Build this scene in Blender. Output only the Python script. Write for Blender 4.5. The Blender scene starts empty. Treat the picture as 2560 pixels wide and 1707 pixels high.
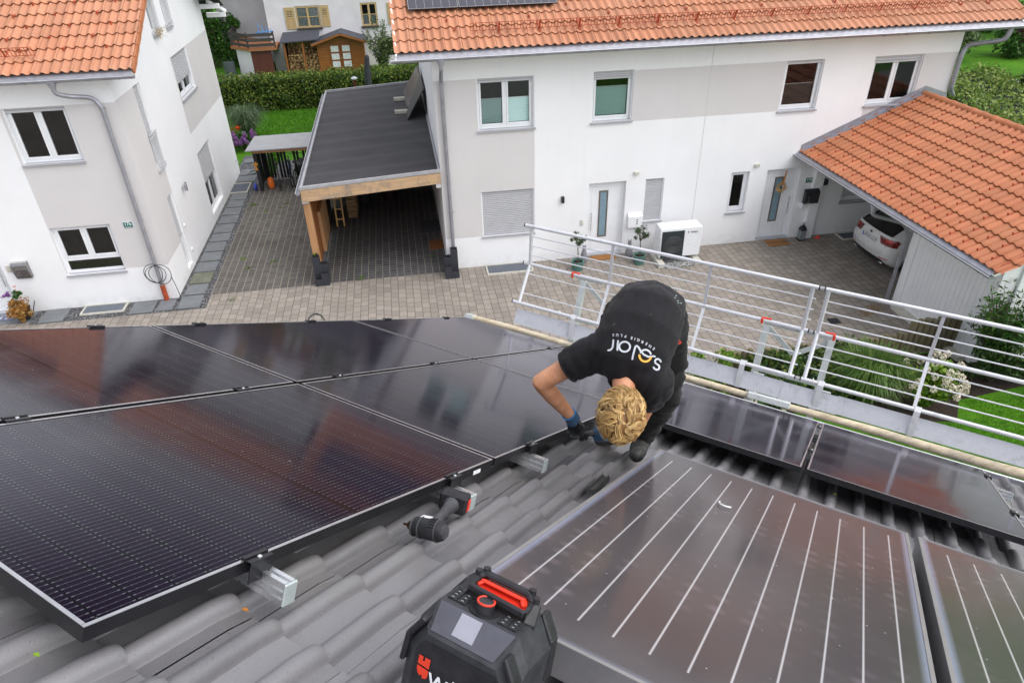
import bpy, math, random
import numpy as np
from mathutils import Vector, Matrix
from mathutils.bvhtree import BVHTree
random.seed(7); rng = np.random.default_rng(7)
# ------------------------------------------------------------------ camera, world, sun, exposure
SC = bpy.context.scene; C = SC.collection
CX, CY, FPX = 1280.0, 853.5, 1726.9
RM = np.array([[0.98674052, -0.16082115, -0.02190193], [-0.10614811, -0.53734381, -0.83665657], [0.1227832, 0.82788779, -0.54728977]])
EYE = np.array([0.0, 0.0, 9.0])
cam = bpy.data.cameras.new('camera'); camo = bpy.data.objects.new('camera', cam); C.objects.link(camo)
cam.sensor_width = 36.0; cam.lens = FPX * 36.0 / 2560.0; cam.clip_end = 400; cam.clip_start = 0.05
rt = RM.T @ np.diag([1, -1, -1])
M4 = Matrix([list(rt[0]) + [EYE[0]], list(rt[1]) + [EYE[1]], list(rt[2]) + [EYE[2]], [0, 0, 0, 1]])
camo.matrix_world = M4; SC.camera = camo
SC.view_settings.view_transform = 'Standard'; SC.view_settings.look = 'None'; SC.view_settings.gamma = 1
SC.view_settings.exposure = 1.02
w = bpy.data.worlds.new("World"); SC.world = w; w.use_nodes = True
nt = w.node_tree; nt.nodes.clear()
SUN_EL, SUN_AZ = math.radians(58), math.radians(328)   # direction the light comes from (azimuth from +X)
sky = nt.nodes.new('ShaderNodeTexSky'); sky.sky_type = 'NISHITA'; sky.sun_disc = False
sky.sun_elevation = SUN_EL; sky.sun_rotation = math.radians(90) - SUN_AZ; sky.altitude = 500; sky.air_density = 1.0; sky.dust_density = 4.0
hs = nt.nodes.new('ShaderNodeHueSaturation'); hs.inputs['Saturation'].default_value = 0.30
tc = nt.nodes.new('ShaderNodeTexCoord'); nz = nt.nodes.new('ShaderNodeTexNoise'); nz.inputs['Scale'].default_value = 3.2; nz.inputs['Detail'].default_value = 5
mr = nt.nodes.new('ShaderNodeMapRange'); mr.inputs[1].default_value = 0.3; mr.inputs[2].default_value = 0.7; mr.inputs[3].default_value = 0.62; mr.inputs[4].default_value = 1.42
mx = nt.nodes.new('ShaderNodeMix'); mx.data_type = 'RGBA'; mx.blend_type = 'MULTIPLY'; mx.inputs[0].default_value = 1
bg = nt.nodes.new('ShaderNodeBackground'); bg.inputs['Strength'].default_value = 0.15; ow = nt.nodes.new('ShaderNodeOutputWorld')
nt.links.new(sky.outputs[0], hs.inputs['Color']); nt.links.new(tc.outputs['Generated'], nz.inputs['Vector'])
nt.links.new(nz.outputs[0], mr.inputs[0]); nt.links.new(hs.outputs[0], mx.inputs[6]); nt.links.new(mr.outputs[0], mx.inputs[7])
nt.links.new(mx.outputs[2], bg.inputs['Color']); nt.links.new(bg.outputs[0], ow.inputs[0])
sl = bpy.data.lights.new('sun', 'SUN'); sl.energy = 0.6; sl.angle = math.radians(90); sl.color = (1.0, 0.985, 0.965)
so = bpy.data.objects.new('sun', sl); C.objects.link(so)
sd = Vector((math.cos(SUN_EL) * math.cos(SUN_AZ), math.cos(SUN_EL) * math.sin(SUN_AZ), math.sin(SUN_EL)))
so.rotation_euler = sd.to_track_quat('Z', 'Y').to_euler()
# ------------------------------------------------------------------ measuring helpers (pixel of the 2560 px photo -> point on a real plane)
def ray(u, v): return RM.T @ np.array([u - CX, v - CY, FPX])
def G(u, v, z=0.0): d = ray(u, v); return EYE + d * ((z - EYE[2]) / d[2])
def onY(u, v, Y): d = ray(u, v); return EYE + d * (Y / d[1])
def onX(u, v, X): d = ray(u, v); return EYE + d * (X / d[0])
def at(u, v, dist): d = ray(u, v); return EYE + d / np.linalg.norm(d) * dist
TH, PH = math.radians(50.7235), math.radians(27.343)
EA = np.array([-math.sin(TH), math.cos(TH), 0.0]); HA = np.array([math.cos(TH), math.sin(TH), 0.0])
SA = np.array([math.cos(TH) * math.cos(PH), math.sin(TH) * math.cos(PH), -math.sin(PH)])
NA = np.cross(SA, EA); NA = NA if NA[2] > 0 else -NA
def RP(s, e, h): return EYE + SA * s + EA * e - NA * h          # own roof: slope, eave, depth below the lens
def DP(e, d, z): return EA * e + HA * d + np.array([0, 0, z])    # eave coordinates, vertical z
def onR(u, v, h): d = ray(u, v); return EYE + d * (-h / (d @ NA))
# ------------------------------------------------------------------ mesh helpers
class MB:
    def __init__(s): s.v = []; s.f = []; s.m = []
    def add(s, vs, fs, mi=0):
        o = len(s.v); s.v.extend([tuple(map(float, p)) for p in vs]); s.f.extend([tuple(i + o for i in f) for f in fs]); s.m.extend([mi] * len(fs)); return s
    def box(s, c, d, R=None, mi=0, bev=0.0):
        c = np.array(c, float); d = np.array(d, float) / 2; R = np.eye(3) if R is None else np.array(R)   # R columns = local axes
        if bev > 0:
            b = min(bev, *(d * .9)); pts = []; 
            for sx in (-1, 1):
                for sy in (-1, 1):
                    for sz in (-1, 1):
                        for k in range(3):
                            p = np.array([sx * d[0], sy * d[1], sz * d[2]]); q = p.copy()
                            for j in range(3):
                                if j != k: q[j] -= np.sign(p[j]) * b
                            pts.append(q)
            idx = lambda sx, sy, sz, k: ((sx * 4 + sy * 2 + sz) * 3 + k)
            F = []
            for k in range(3):
                a, b2 = [j for j in range(3) if j != k]
                for sg in (0, 1):
                    q = []
                    for (u, v) in ((0, 0), (1, 0), (1, 1), (0, 1)):
                        t = [0, 0, 0]; t[k] = sg; t[a] = u; t[b2] = v; q.append(idx(*t, k))
                    F.append(tuple(q))
            for k in range(3):
                a, b2 = [j for j in range(3) if j != k]
                for u in (0, 1):
                    for v in (0, 1):
                        t0 = [0, 0, 0]; t0[k] = 0; t0[a] = u; t0[b2] = v; t1 = list(t0); t1[k] = 1
                        F.append((idx(*t0, a), idx(*t1, a), idx(*t1, b2), idx(*t0, b2)))
            for i in range(8): F.append((i * 3, i * 3 + 1, i * 3 + 2))
            s.add([c + R @ p for p in pts], F, mi); return s
        P = [c + R @ (d * np.array([x, y, z])) for x in (-1, 1) for y in (-1, 1) for z in (-1, 1)]
        s.add(P, [(0, 1, 3, 2), (4, 6, 7, 5), (0, 4, 5, 1), (2, 3, 7, 6), (0, 2, 6, 4), (1, 5, 7, 3)], mi); return s
    def bb(s, x0, x1, y0, y1, z0, z1, mi=0, bev=0.0): return s.box(((x0 + x1) / 2, (y0 + y1) / 2, (z0 + z1) / 2), (abs(x1 - x0), abs(y1 - y0), abs(z1 - z0)), None, mi, bev)
    def beam(s, a, b, wd, ht, up=(0, 0, 1), mi=0, bev=0.0):
        a = np.array(a, float); b = np.array(b, float); z = b - a; L = np.linalg.norm(z); z /= L; u = np.array(up, float)
        x = np.cross(u, z); x /= np.linalg.norm(x); y = np.cross(z, x)
        return s.box((a + b) / 2, (wd, ht, L), np.stack([x, y, z], 1), mi, bev)
    def tube(s, pts, r, n=10, mi=0, cap=True, closed=False):
        pts = [np.array(p, float) for p in pts]; N = len(pts); rr = r if hasattr(r, '__len__') else [r] * N
        T = []
        for i in range(N):
            a = pts[i - 1] if (i > 0 or closed) else pts[i]; b = pts[(i + 1) % N] if (i < N - 1 or closed) else pts[i]
            t = b - a; T.append(t / (np.linalg.norm(t) + 1e-12))
        u = np.cross(T[0], [0, 0, 1.0]); 
        if np.linalg.norm(u) < 1e-3: u = np.cross(T[0], [1.0, 0, 0])
        u /= np.linalg.norm(u); V = []
        for i in range(N):
            u = u - T[i] * (u @ T[i]); u /= np.linalg.norm(u); w_ = np.cross(T[i], u)
            for k in range(n):
                a = 2 * math.pi * k / n; V.append(pts[i] + rr[i] * (math.cos(a) * u + math.sin(a) * w_))
        F = []
        for i in range(N if closed else N - 1):
            for k in range(n):
                j = (i + 1) % N; F.append((i * n + k, i * n + (k + 1) % n, j * n + (k + 1) % n, j * n + k))
        if cap and not closed: F.append(tuple(range(n))[::-1]); F.append(tuple((N - 1) * n + k for k in range(n)))
        s.add(V, F, mi); return s
    def lathe(s, c, prof, n=24, R=None, mi=0):   # prof = [(r,z)...]
        R = np.eye(3) if R is None else np.array(R); c = np.array(c, float); V = []; N = len(prof)
        for r, z in prof:
            for k in range(n):
                a = 2 * math.pi * k / n; V.append(c + R @ np.array([r * math.cos(a), r * math.sin(a), z]))
        F = [(i * n + k, i * n + (k + 1) % n, (i + 1) * n + (k + 1) % n, (i + 1) * n + k) for i in range(N - 1) for k in range(n)]
        if prof[0][0] > 1e-6: F.append(tuple(range(n))[::-1])
        if prof[-1][0] > 1e-6: F.append(tuple((N - 1) * n + k for k in range(n)))
        s.add(V, F, mi); return s
    def prism(s, poly, ext, mi=0):
        P = [np.array(p, float) for p in poly]; e = np.array(ext, float); n = len(P)
        F = [tuple(range(n))[::-1], tuple(range(n, 2 * n))] + [(i, (i + 1) % n, n + (i + 1) % n, n + i) for i in range(n)]
        s.add(P + [p + e for p in P], F, mi); return s
    def quad(s, a, b, c, d, mi=0): s.add([a, b, c, d], [(0, 1, 2, 3)], mi); return s
    def loft(s, rings, mi=0, cap=True):
        n = len(rings[0]); V = [p for r in rings for p in r]
        F = [(i * n + k, i * n + (k + 1) % n, (i + 1) * n + (k + 1) % n, (i + 1) * n + k) for i in range(len(rings) - 1) for k in range(n)]
        if cap: F.append(tuple(range(n))[::-1]); F.append(tuple((len(rings) - 1) * n + k for k in range(n)))
        s.add(V, F, mi); return s
ORG = {}
def mesh_of(name, mb, mats, org, smooth=False, fix=True):
    me = bpy.data.meshes.new(name); o = np.array(org, float)
    V = (np.array(mb.v) - o) if len(mb.v) else np.zeros((0, 3))
    me.from_pydata(V.tolist(), [], mb.f)
    for m in (mats if isinstance(mats, (list, tuple)) else [mats]): me.materials.append(m)
    if any(mb.m): me.polygons.foreach_set('material_index', mb.m)
    if fix:
        import bmesh
        b = bmesh.new(); b.from_mesh(me); bmesh.ops.recalc_face_normals(b, faces=b.faces); b.to_mesh(me); b.free()
    if smooth:
        me.polygons.foreach_set('use_smooth', [True] * len(me.polygons))
        if smooth != 'full':
            try: me.set_sharp_from_angle(angle=math.radians(40))
            except Exception: pass
    me.update(); return me
def thing(name, label, cat, loc=(0, 0, 0), group=None):
    o = bpy.data.objects.new(name, None); o.empty_display_size = 0.1; C.objects.link(o); o.location = tuple(map(float, loc)); o['label'] = label; o['category'] = cat
    if group: o['group'] = group
    ORG[o.name] = np.array(loc, float); return o
def obj(name, mb, mats, parent=None, smooth=False, label=None, fix=True):
    if parent is not None: org = ORG[parent.name]
    else:
        a = np.array(mb.v); org = np.array([(a[:, 0].min() + a[:, 0].max()) / 2, (a[:, 1].min() + a[:, 1].max()) / 2, a[:, 2].min()])
    me = mesh_of(name, mb, mats, org, smooth, fix); o = bpy.data.objects.new(name, me); C.objects.link(o)
    if parent is not None: o.parent = parent
    else: o.location = org
    ORG[o.name] = org
    if label: o['label'] = label
    return o
def tag(o, label, cat, group=None, kind=None):
    o['label'] = label; o['category'] = cat
    if group: o['group'] = group
    if kind: o['kind'] = kind
    return o
def struct(name, mb, mats, smooth=False, kind='structure'):
    o = obj(name, mb, mats, None, smooth, fix=False); o['kind'] = kind; return o
def dup(root, M=None, label=None, group=None, loc=None):
    r = root.copy(); C.objects.link(r)
    if M is not None: r.matrix_world = M
    if loc is not None: r.location = loc
    if label: r['label'] = label
    if group: r['group'] = group
    for ch in list(root.children):
        c = ch.copy(); C.objects.link(c); c.parent = r
        for g in list(ch.children):
            d = g.copy(); C.objects.link(d); d.parent = c
    return r
def frame(xa, ya, za, loc):
    return Matrix([[xa[i], ya[i], za[i], loc[i]] for i in range(3)] + [[0, 0, 0, 1]])
def text_mesh(txt, size, bold=False, ext=0.0):
    cu = bpy.data.curves.new('t', 'FONT'); cu.body = txt; cu.size = size; cu.align_x = 'CENTER'; cu.align_y = 'CENTER'; cu.extrude = ext; cu.resolution_u = 3
    if bold: cu.offset = size * 0.018
    o = bpy.data.objects.new('t', cu); C.objects.link(o); dg = bpy.context.evaluated_depsgraph_get(); me = bpy.data.meshes.new_from_object(o.evaluated_get(dg))
    V = [tuple(v.co) for v in me.vertices]; F = [tuple(p.vertices) for p in me.polygons]
    bpy.data.objects.remove(o); bpy.data.curves.remove(cu); bpy.data.meshes.remove(me); return V, F
def put_text(mb, txt, size, org, xa, ya, bold=False, mi=0, off=0.0):
    V, F = text_mesh(txt, size, bold); xa = np.array(xa, float); ya = np.array(ya, float); n = np.cross(xa, ya)
    mb.add([np.array(org) + xa * v[0] + ya * v[1] + n * off for v in V], F, mi); return mb
# ------------------------------------------------------------------ materials
def srgb(r, g, b): return tuple(((c / 255) / 12.92 if c / 255 <= .04045 else ((c / 255 + .055) / 1.055) ** 2.4) for c in (r, g, b)) + (1,)
class NT:
    def __init__(s, name):
        s.m = bpy.data.materials.new(name); s.m.use_nodes = True; s.t = s.m.node_tree; s.b = s.t.nodes['Principled BSDF']; s.o = s.t.nodes['Material Output']
    def n(s, typ, **k):
        x = s.t.nodes.new(typ)
        for a, b in k.items(): setattr(x, a, b)
        return x
    def l(s, a, b): s.t.links.new(a, b)
    def math(s, op, a, b=None, clamp=False):
        x = s.n('ShaderNodeMath', operation=op); x.use_clamp = clamp
        for i, q in enumerate((a, b)):
            if q is None: continue
            if isinstance(q, (int, float)): x.inputs[i].default_value = q
            else: s.l(q, x.inputs[i])
        return x.outputs[0]
    def mix(s, f, a, b, bt='MIX'):
        x = s.n('ShaderNodeMix', data_type='RGBA', blend_type=bt)
        for i, q in ((0, f), (6, a), (7, b)):
            if isinstance(q, (int, float)): x.inputs[i].default_value = q
            elif isinstance(q, tuple): x.inputs[i].default_value = q
            else: s.l(q, x.inputs[i])
        return x.outputs[2]
    def noise(s, vec, scale, detail=4, rough=.55, out=0):
        x = s.n('ShaderNodeTexNoise'); x.inputs['Scale'].default_value = scale; x.inputs['Detail'].default_value = detail; x.inputs['Roughness'].default_value = rough
        if vec is not None: s.l(vec, x.inputs['Vector'])
        return x.outputs[out]
    def ramp(s, f, stops):
        x = s.n('ShaderNodeValToRGB'); e = x.color_ramp.elements
        while len(e) < len(stops): e.new(0.5)
        for i, (p, c) in enumerate(stops): e[i].position = p; e[i].color = c if len(c) == 4 else tuple(c) + (1,)
        s.l(f, x.inputs[0]); return x.outputs[0]
    def rng(s, f, a, b, c, d):
        x = s.n('ShaderNodeMapRange'); s.l(f, x.inputs[0])
        for i, q in enumerate((a, b, c, d)): x.inputs[i + 1].default_value = q
        return x.outputs[0]
    def pos(s): return s.n('ShaderNodeNewGeometry').outputs['Position']
    def objc(s): return s.n('ShaderNodeTexCoord').outputs['Object']
    def bump(s, h, strength=.3, dist=.01):
        x = s.n('ShaderNodeBump'); x.inputs['Strength'].default_value = strength; x.inputs['Distance'].default_value = dist; s.l(h, x.inputs['Height']); s.l(x.outputs[0], s.b.inputs['Normal']); return x
def mat(name, col, rough=.6, metal=0., var=.15, vs=6., bump=0., bs=60., spec=.5, fine=0., coat=0.):
    """plain surface with uneven tone, optional grain"""
    t = NT(name); p = t.pos(); c = tuple(col[:3])
    f = t.noise(p, vs, 5); lo = tuple(x * (1 - var) for x in c) + (1,); hi = tuple(min(1, x * (1 + var)) for x in c) + (1,)
    x = t.mix(t.rng(f, .3, .7, 0, 1), lo, hi)
    if fine: x = t.mix(t.rng(t.noise(p, vs * 30, 3), .35, .65, 0, fine), x, tuple(k * .5 for k in c) + (1,))
    t.l(x, t.b.inputs['Base Color']); t.b.inputs['Roughness'].default_value = rough; t.b.inputs['Metallic'].default_value = metal; t.b.inputs['Specular IOR Level'].default_value = spec
    t.l(t.rng(t.noise(p, vs * 2.3, 4), .3, .7, rough * .85, min(1, rough * 1.15)), t.b.inputs['Roughness'])
    if coat: t.b.inputs['Coat Weight'].default_value = coat; t.b.inputs['Coat Roughness'].default_value = .05
    if bump: t.bump(t.noise(p, bs, 4), bump, .005)
    return t.m
def stucco(name, col, dirt=.06):
    t = NT(name); p = t.pos(); c = tuple(col[:3])
    x = t.mix(t.rng(t.noise(p, .8, 6), .3, .7, 0, 1), tuple(k * (1 - dirt) for k in c) + (1,), c + (1,))
    sp = t.noise(p, 140, 3); x = t.mix(t.rng(sp, .35, .75, 0, .10), x, tuple(k * .6 for k in c) + (1,))
    mp = t.n('ShaderNodeMapping'); mp.inputs['Scale'].default_value = (4.5, 4.5, .25); t.l(p, mp.inputs[0]); x = t.mix(t.rng(t.noise(mp.outputs[0], 1.0, 6, .65), .54, .78, 0, .07), x, (.42, .42, .40, 1))
    z = t.n('ShaderNodeSeparateXYZ'); t.l(p, z.inputs[0])
    sk = t.math('MULTIPLY', t.rng(z.outputs[2], 0, .35, 1, 0), t.rng(t.noise(p, 5, 5), .35, .7, 0, .25)); x = t.mix(t.math('MULTIPLY', sk, 1.0, True), x, (.25, .23, .20, 1))
    t.l(x, t.b.inputs['Base Color']); t.b.inputs['Roughness'].default_value = .9; t.b.inputs['Specular IOR Level'].default_value = .25
    t.bump(t.noise(p, 170, 4, .7), .35, .004); return t.m
def leafm(name, cols, trans=.3, rough=.45):
    t = NT(name); r = t.n('ShaderNodeNewGeometry').outputs['Random Per Island']; p = t.pos()
    n = len(cols); x = t.ramp(r, [(i / (n - 1), c) for i, c in enumerate(cols)])
    x = t.mix(t.rng(t.noise(p, 1.7, 4), .35, .65, 0, .45), x, tuple(k * .55 for k in cols[0][:3]) + (1,))
    t.l(x, t.b.inputs['Base Color']); t.b.inputs['Roughness'].default_value = rough; t.b.inputs['Specular IOR Level'].default_value = .35
    tr = t.n('ShaderNodeBsdfTranslucent'); t.l(x, tr.inputs[0]); ms = t.n('ShaderNodeMixShader'); ms.inputs[0].default_value = trans
    t.l(t.b.outputs[0], ms.inputs[1]); t.l(tr.outputs[0], ms.inputs[2]); t.l(ms.outputs[0], t.o.inputs[0]); return t.m
M = {}
M['white_wall'] = stucco('white_render', (.87, .87, .88)); M['beige_wall'] = stucco('beige_render', (.66, .635, .63)); M['far_wall'] = stucco('far_render', (.70, .68, .70), .2)
M['upvc'] = mat('white_window_plastic', (.80, .81, .83), .3, 0, .03, 3); M['reveal'] = M['white_wall']
M['zinc'] = mat('grey_zinc', (.36, .36, .40), .42, .55, .14, 5, .04, 30); M['zinc_lip'] = mat('bright_zinc_lip', (.62, .63, .66), .35, .6, .08, 5)
M['sillm'] = mat('grey_painted_sill', (.42, .42, .45), .4, .2, .08, 4); M['shutter'] = mat('grey_roller_shutter', (.50, .50, .52), .4, 0, .04, 4)
M['dark'] = mat('dark_interior', (.03, .03, .032), .8, 0, .3, 2); M['black'] = mat('black_plastic', (.022, .022, .025), .42, 0, .3, 30, .1, 200)
M['blackrub'] = mat('black_rubber', (.02, .02, .02), .7, 0, .2, 20); M['alu'] = mat('bright_aluminium', (.72, .73, .75), .28, .9, .08, 20); M['alu_dull'] = mat('rail_cap_grey', (.45, .50, .50), .45, .3, .08, 20)
M['galv'] = None
def galv(name, base=(.70, .70, .73), rough=.42, metal=.35):
    t = NT(name); p = t.pos(); v = t.n('ShaderNodeTexVoronoi'); v.inputs['Scale'].default_value = 55; t.l(p, v.inputs['Vector'])
    x = t.mix(t.rng(v.outputs['Color'], 0, 1, 0, .35), base + (1,), tuple(k * .72 for k in base) + (1,))
    st = t.noise(p, 9, 6, .7); x = t.mix(t.rng(st, .55, .75, 0, .6), x, tuple(k * .45 for k in base) + (1,))
    t.l(x, t.b.inputs['Base Color']); t.b.inputs['Metallic'].default_value = metal; t.l(t.rng(st, .3, .7, rough * .8, rough * 1.3), t.b.inputs['Roughness']); t.bump(t.noise(p, 60, 3), .08, .003); return t.m
M['galv'] = galv('galvanised_steel'); M['galv_plate'] = galv('galvanised_plate', (.52, .53, .57), .5, .2)
def wood(name, c1, c2, axis=2, scale=14., rough=.65, knots=.0, grey=0.):
    t = NT(name); p = t.pos(); mp = t.n('ShaderNodeMapping'); sc = [scale] * 3; sc[axis] = scale * .06; mp.inputs['Scale'].default_value = sc; t.l(p, mp.inputs[0])
    f = t.noise(mp.outputs[0], 1.5, 7, .65); x = t.ramp(t.rng(f, .3, .7, 0, 1), [(0, c1), (.5, tuple((a + b) / 2 for a, b in zip(c1, c2))), (1, c2)])
    if grey: x = t.mix(t.rng(t.noise(p, 2.6, 6, .7), .48, .66, 0, grey), x, (.16, .15, .145, 1))
    t.l(x, t.b.inputs['Base Color']); t.b.inputs['Roughness'].default_value = rough; t.bump(f, .25, .004); return t.m
M['beam_wood'] = wood('weathered_glulam', (.42, .26, .14), (.58, .40, .24), 0, 10, .7, grey=.85)
M['post_wood'] = wood('larch_post', (.36, .18, .075), (.52, .29, .14), 2, 12, .6); M['panel_wood'] = wood('red_brown_board', (.22, .07, .02), (.36, .13, .04), 2, 7, .6)
M['pole_wood'] = wood('peeled_log', (.40, .32, .21), (.66, .58, .43), 0, 16, .75, grey=.6)
M['shed_wood'] = wood('stained_shed_boards', (.20, .065, .014), (.33, .115, .028), 0, 9, .5); M['shutter_wood'] = wood('pale_shutter_wood', (.36, .26, .12), (.50, .37, .18), 2, 10, .6)
M['old_wood'] = wood('old_dark_planks', (.025, .022, .022), (.07, .06, .058), 0, 10, .8); M['deck_wood'] = wood('terrace_edge_boards', (.22, .07, .025), (.40, .16, .06), 0, 8, .6)
M['door_brown'] = wood('brown_cellar_door', (.055, .012, .01), (.11, .028, .02), 2, 8, .55); M['pal_wood'] = wood('green_grey_palisade', (.10, .085, .045), (.20, .165, .09), 2, 16, .85, grey=.4)
def glass_pane(name, tint=(.9, .95, .95, 1), refl=1.0):
    t = NT(name); t.t.nodes.remove(t.b); fr = t.n('ShaderNodeFresnel'); fr.inputs[0].default_value = 1.75
    g = t.n('ShaderNodeBsdfGlossy'); g.inputs['Roughness'].default_value = .015; tr = t.n('ShaderNodeBsdfTransparent'); tr.inputs[0].default_value = tint
    ms = t.n('ShaderNodeMixShader'); t.l(t.math('MULTIPLY', fr.outputs[0], refl), ms.inputs[0]); t.l(tr.outputs[0], ms.inputs[1]); t.l(g.outputs[0], ms.inputs[2]); t.l(ms.outputs[0], t.o.inputs[0]); return t.m
M['pane'] = glass_pane('window_glass'); M['frost'] = mat('frosted_blue_glass', (.20, .30, .36), .25, 0, .08, 8)
M['blind'] = None
def blindm(name, c):
    t = NT(name); p = t.pos(); z = t.n('ShaderNodeSeparateXYZ'); t.l(p, z.inputs[0]); s = t.math('SINE', t.math('MULTIPLY', z.outputs[2], 6.283 / .045))
    x = t.mix(t.rng(s, -1, 1, 0, .5), c, tuple(k * .6 for k in c[:3]) + (1,)); t.l(x, t.b.inputs['Base Color']); t.b.inputs['Roughness'].default_value = .8; return t.m
M['blind'] = blindm('mint_pleated_blind', (.70, .90, .87, 1)); M['blind_grey'] = blindm('dark_pleated_blind', (.10, .095, .09, 1)); M['curtain'] = mat('pale_curtain', (.60, .62, .64), .9, 0, .2, 12)
def clay(name, c, dark=.35):
    t = NT(name); p = t.pos(); r = t.n('ShaderNodeNewGeometry').outputs['Random Per Island']
    x = t.mix(r, tuple(k * .86 for k in c) + (1,), tuple(min(1, k * 1.10) for k in c) + (1,))
    x = t.mix(t.rng(t.noise(p, .9, 6), .35, .65, 0, .30), x, (c[0] * 1.05, c[1] * 1.45, c[2] * 1.7, 1))
    x = t.mix(t.rng(t.noise(p, 12, 6, .75), .58, .75, 0, dark), x, (.12, .07, .05, 1))
    t.l(x, t.b.inputs['Base Color']); t.b.inputs['Roughness'].default_value = .62; t.b.inputs['Specular IOR Level'].default_value = .4; t.bump(t.noise(p, 90, 3), .12, .003); return t.m
M['clay'] = clay('terracotta_tile', (.47, .198, .108)); M['clay2'] = clay('orange_tile', (.43, .142, .060), .2); M['clay_side'] = mat('verge_tile_clay', (.42, .15, .06), .65, 0, .15, 6)
M['redpaint'] = mat('rust_red_paint', (.36, .06, .02), .5, 0, .2, 12)
def darktile():
    t = NT('anthracite_concrete_tile'); p = t.pos(); r = t.n('ShaderNodeNewGeometry').outputs['Random Per Island']
    c = (.172, .167, .176); x = t.mix(r, tuple(k * .8 for k in c) + (1,), tuple(k * 1.2 for k in c) + (1,))
    x = t.mix(t.rng(t.noise(p, 5, 7, .7), .45, .75, 0, .45), x, (.22, .215, .215, 1))
    sp = t.noise(p, 260, 2); x = t.mix(t.rng(sp, .62, .75, 0, .6), x, (.30, .29, .28, 1)); x = t.mix(t.rng(t.noise(p, 190, 2), .64, .75, 0, .6), x, (.02, .02, .02, 1))
    x = t.mix(t.rng(t.noise(p, 1.6, 5), .6, .75, 0, .25), x, (.16, .15, .10, 1))
    t.l(x, t.b.inputs['Base Color']); t.l(t.rng(t.noise(p, 14, 5), .3, .7, .32, .50), t.b.inputs['Roughness']); t.b.inputs['Specular IOR Level'].default_value = .6
    t.bump(t.noise(p, 420, 3, .7), .25, .0012); return t.m
M['dtile'] = darktile()
def pvglass(name, coll=False):
    t = NT(name); o = t.objc(); s = t.n('ShaderNodeSeparateXYZ'); t.l(o, s.inputs[0]); X, Y = s.outputs[0], s.outputs[1]
    def near(v, per, wd, off=0.0):   # 1 inside a line of width wd repeated every per
        q = t.math('FRACT', t.math('ADD', t.math('DIVIDE', v, per), 100.5 + off)); d = t.math('ABSOLUTE', t.math('SUBTRACT', q, .5)); return t.math('MULTIPLY', t.math('LESS_THAN', d, wd / per / 2), 1.0)
    cx, cy = .182, .0915
    bus = near(X, cx / 10, .0034, .5); gapx = near(X, cx, .0075); gapy = near(t.math('SUBTRACT', Y, .006), cy, .006); mid = t.math('LESS_THAN', t.math('ABSOLUTE', Y), .010)
    pad = t.math('MULTIPLY', near(X, cx / 10, .0040, .5), near(Y, cy / 3, .0040)); endp = t.math('MULTIPLY', bus, near(t.math('SUBTRACT', Y, .006), cy, .020))
    inside = t.math('MULTIPLY', t.math('LESS_THAN', t.math('ABSOLUTE', X), .546), t.math('LESS_THAN', t.math('ABSOLUTE', Y), .842))
    keep = t.math('MULTIPLY', t.math('MULTIPLY', t.math('SUBTRACT', 1.0, gapx), t.math('SUBTRACT', 1.0, gapy)), t.math('MULTIPLY', t.math('SUBTRACT', 1.0, mid), inside))
    p = t.pos(); base = t.mix(t.rng(t.noise(p, 1.3, 3), .3, .7, 0, 1), (.006, .004, .011, 1), (.010, .006, .014, 1))
    base = t.mix(t.math('SUBTRACT', 1.0, keep), base, (.006, .0055, .008, 1))
    x = t.mix(t.math('MULTIPLY', bus, keep), base, (.038, .034, .044, 1)); x = t.mix(t.math('MULTIPLY', pad, keep), x, (.055, .056, .062, 1)); x = t.mix(t.math('MULTIPLY', endp, keep), x, (.095, .10, .105, 1))
    dust = t.noise(p, 2.2, 6, .7); x = t.mix(t.rng(dust, .58, .85, 0, .07), x, (.35, .33, .32, 1)); sp = t.noise(p, 55, 2); x = t.mix(t.rng(sp, .73, .78, 0, .25), x, (.5, .5, .5, 1))
    t.l(x, t.b.inputs['Base Color']); t.l(t.rng(dust, .3, .75, .07, .15), t.b.inputs['Roughness']); t.b.inputs['Specular IOR Level'].default_value = 0.0; fr = t.n('ShaderNodeFresnel'); fr.inputs[0].default_value = 1.52; gl = t.n('ShaderNodeBsdfGlossy'); t.l(t.rng(dust, .3, .75, .06, .13), gl.inputs['Roughness']); gl.inputs['Color'].default_value = (.93, .91, .97, 1)
    ms = t.n('ShaderNodeMixShader'); t.l(t.rng(fr.outputs[0], .080, .9, .003, .95), ms.inputs[0]); t.l(t.b.outputs[0], ms.inputs[1]); t.l(gl.outputs[0], ms.inputs[2]); t.l(ms.outputs[0], t.o.inputs[0])
    return t.m
M['pv'] = pvglass('black_module_glass')
def pvgrid():
    t = NT('dark_grid_module_glass'); o = t.objc(); s = t.n('ShaderNodeSeparateXYZ'); t.l(o, s.inputs[0])
    def ln(v, per, wd):
        q = t.math('FRACT', t.math('ADD', t.math('DIVIDE', v, per), 100.5)); return t.math('LESS_THAN', t.math('ABSOLUTE', t.math('SUBTRACT', q, .5)), wd / per / 2)
    g = t.math('MAXIMUM', ln(s.outputs[0], .182, .012), ln(s.outputs[1], .182, .008)); x = t.mix(g, (.022, .018, .024, 1), (.20, .19, .20, 1)); t.l(x, t.b.inputs['Base Color']); t.b.inputs['Roughness'].default_value = .2; return t.m
M['pvgrid'] = pvgrid()
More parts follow.
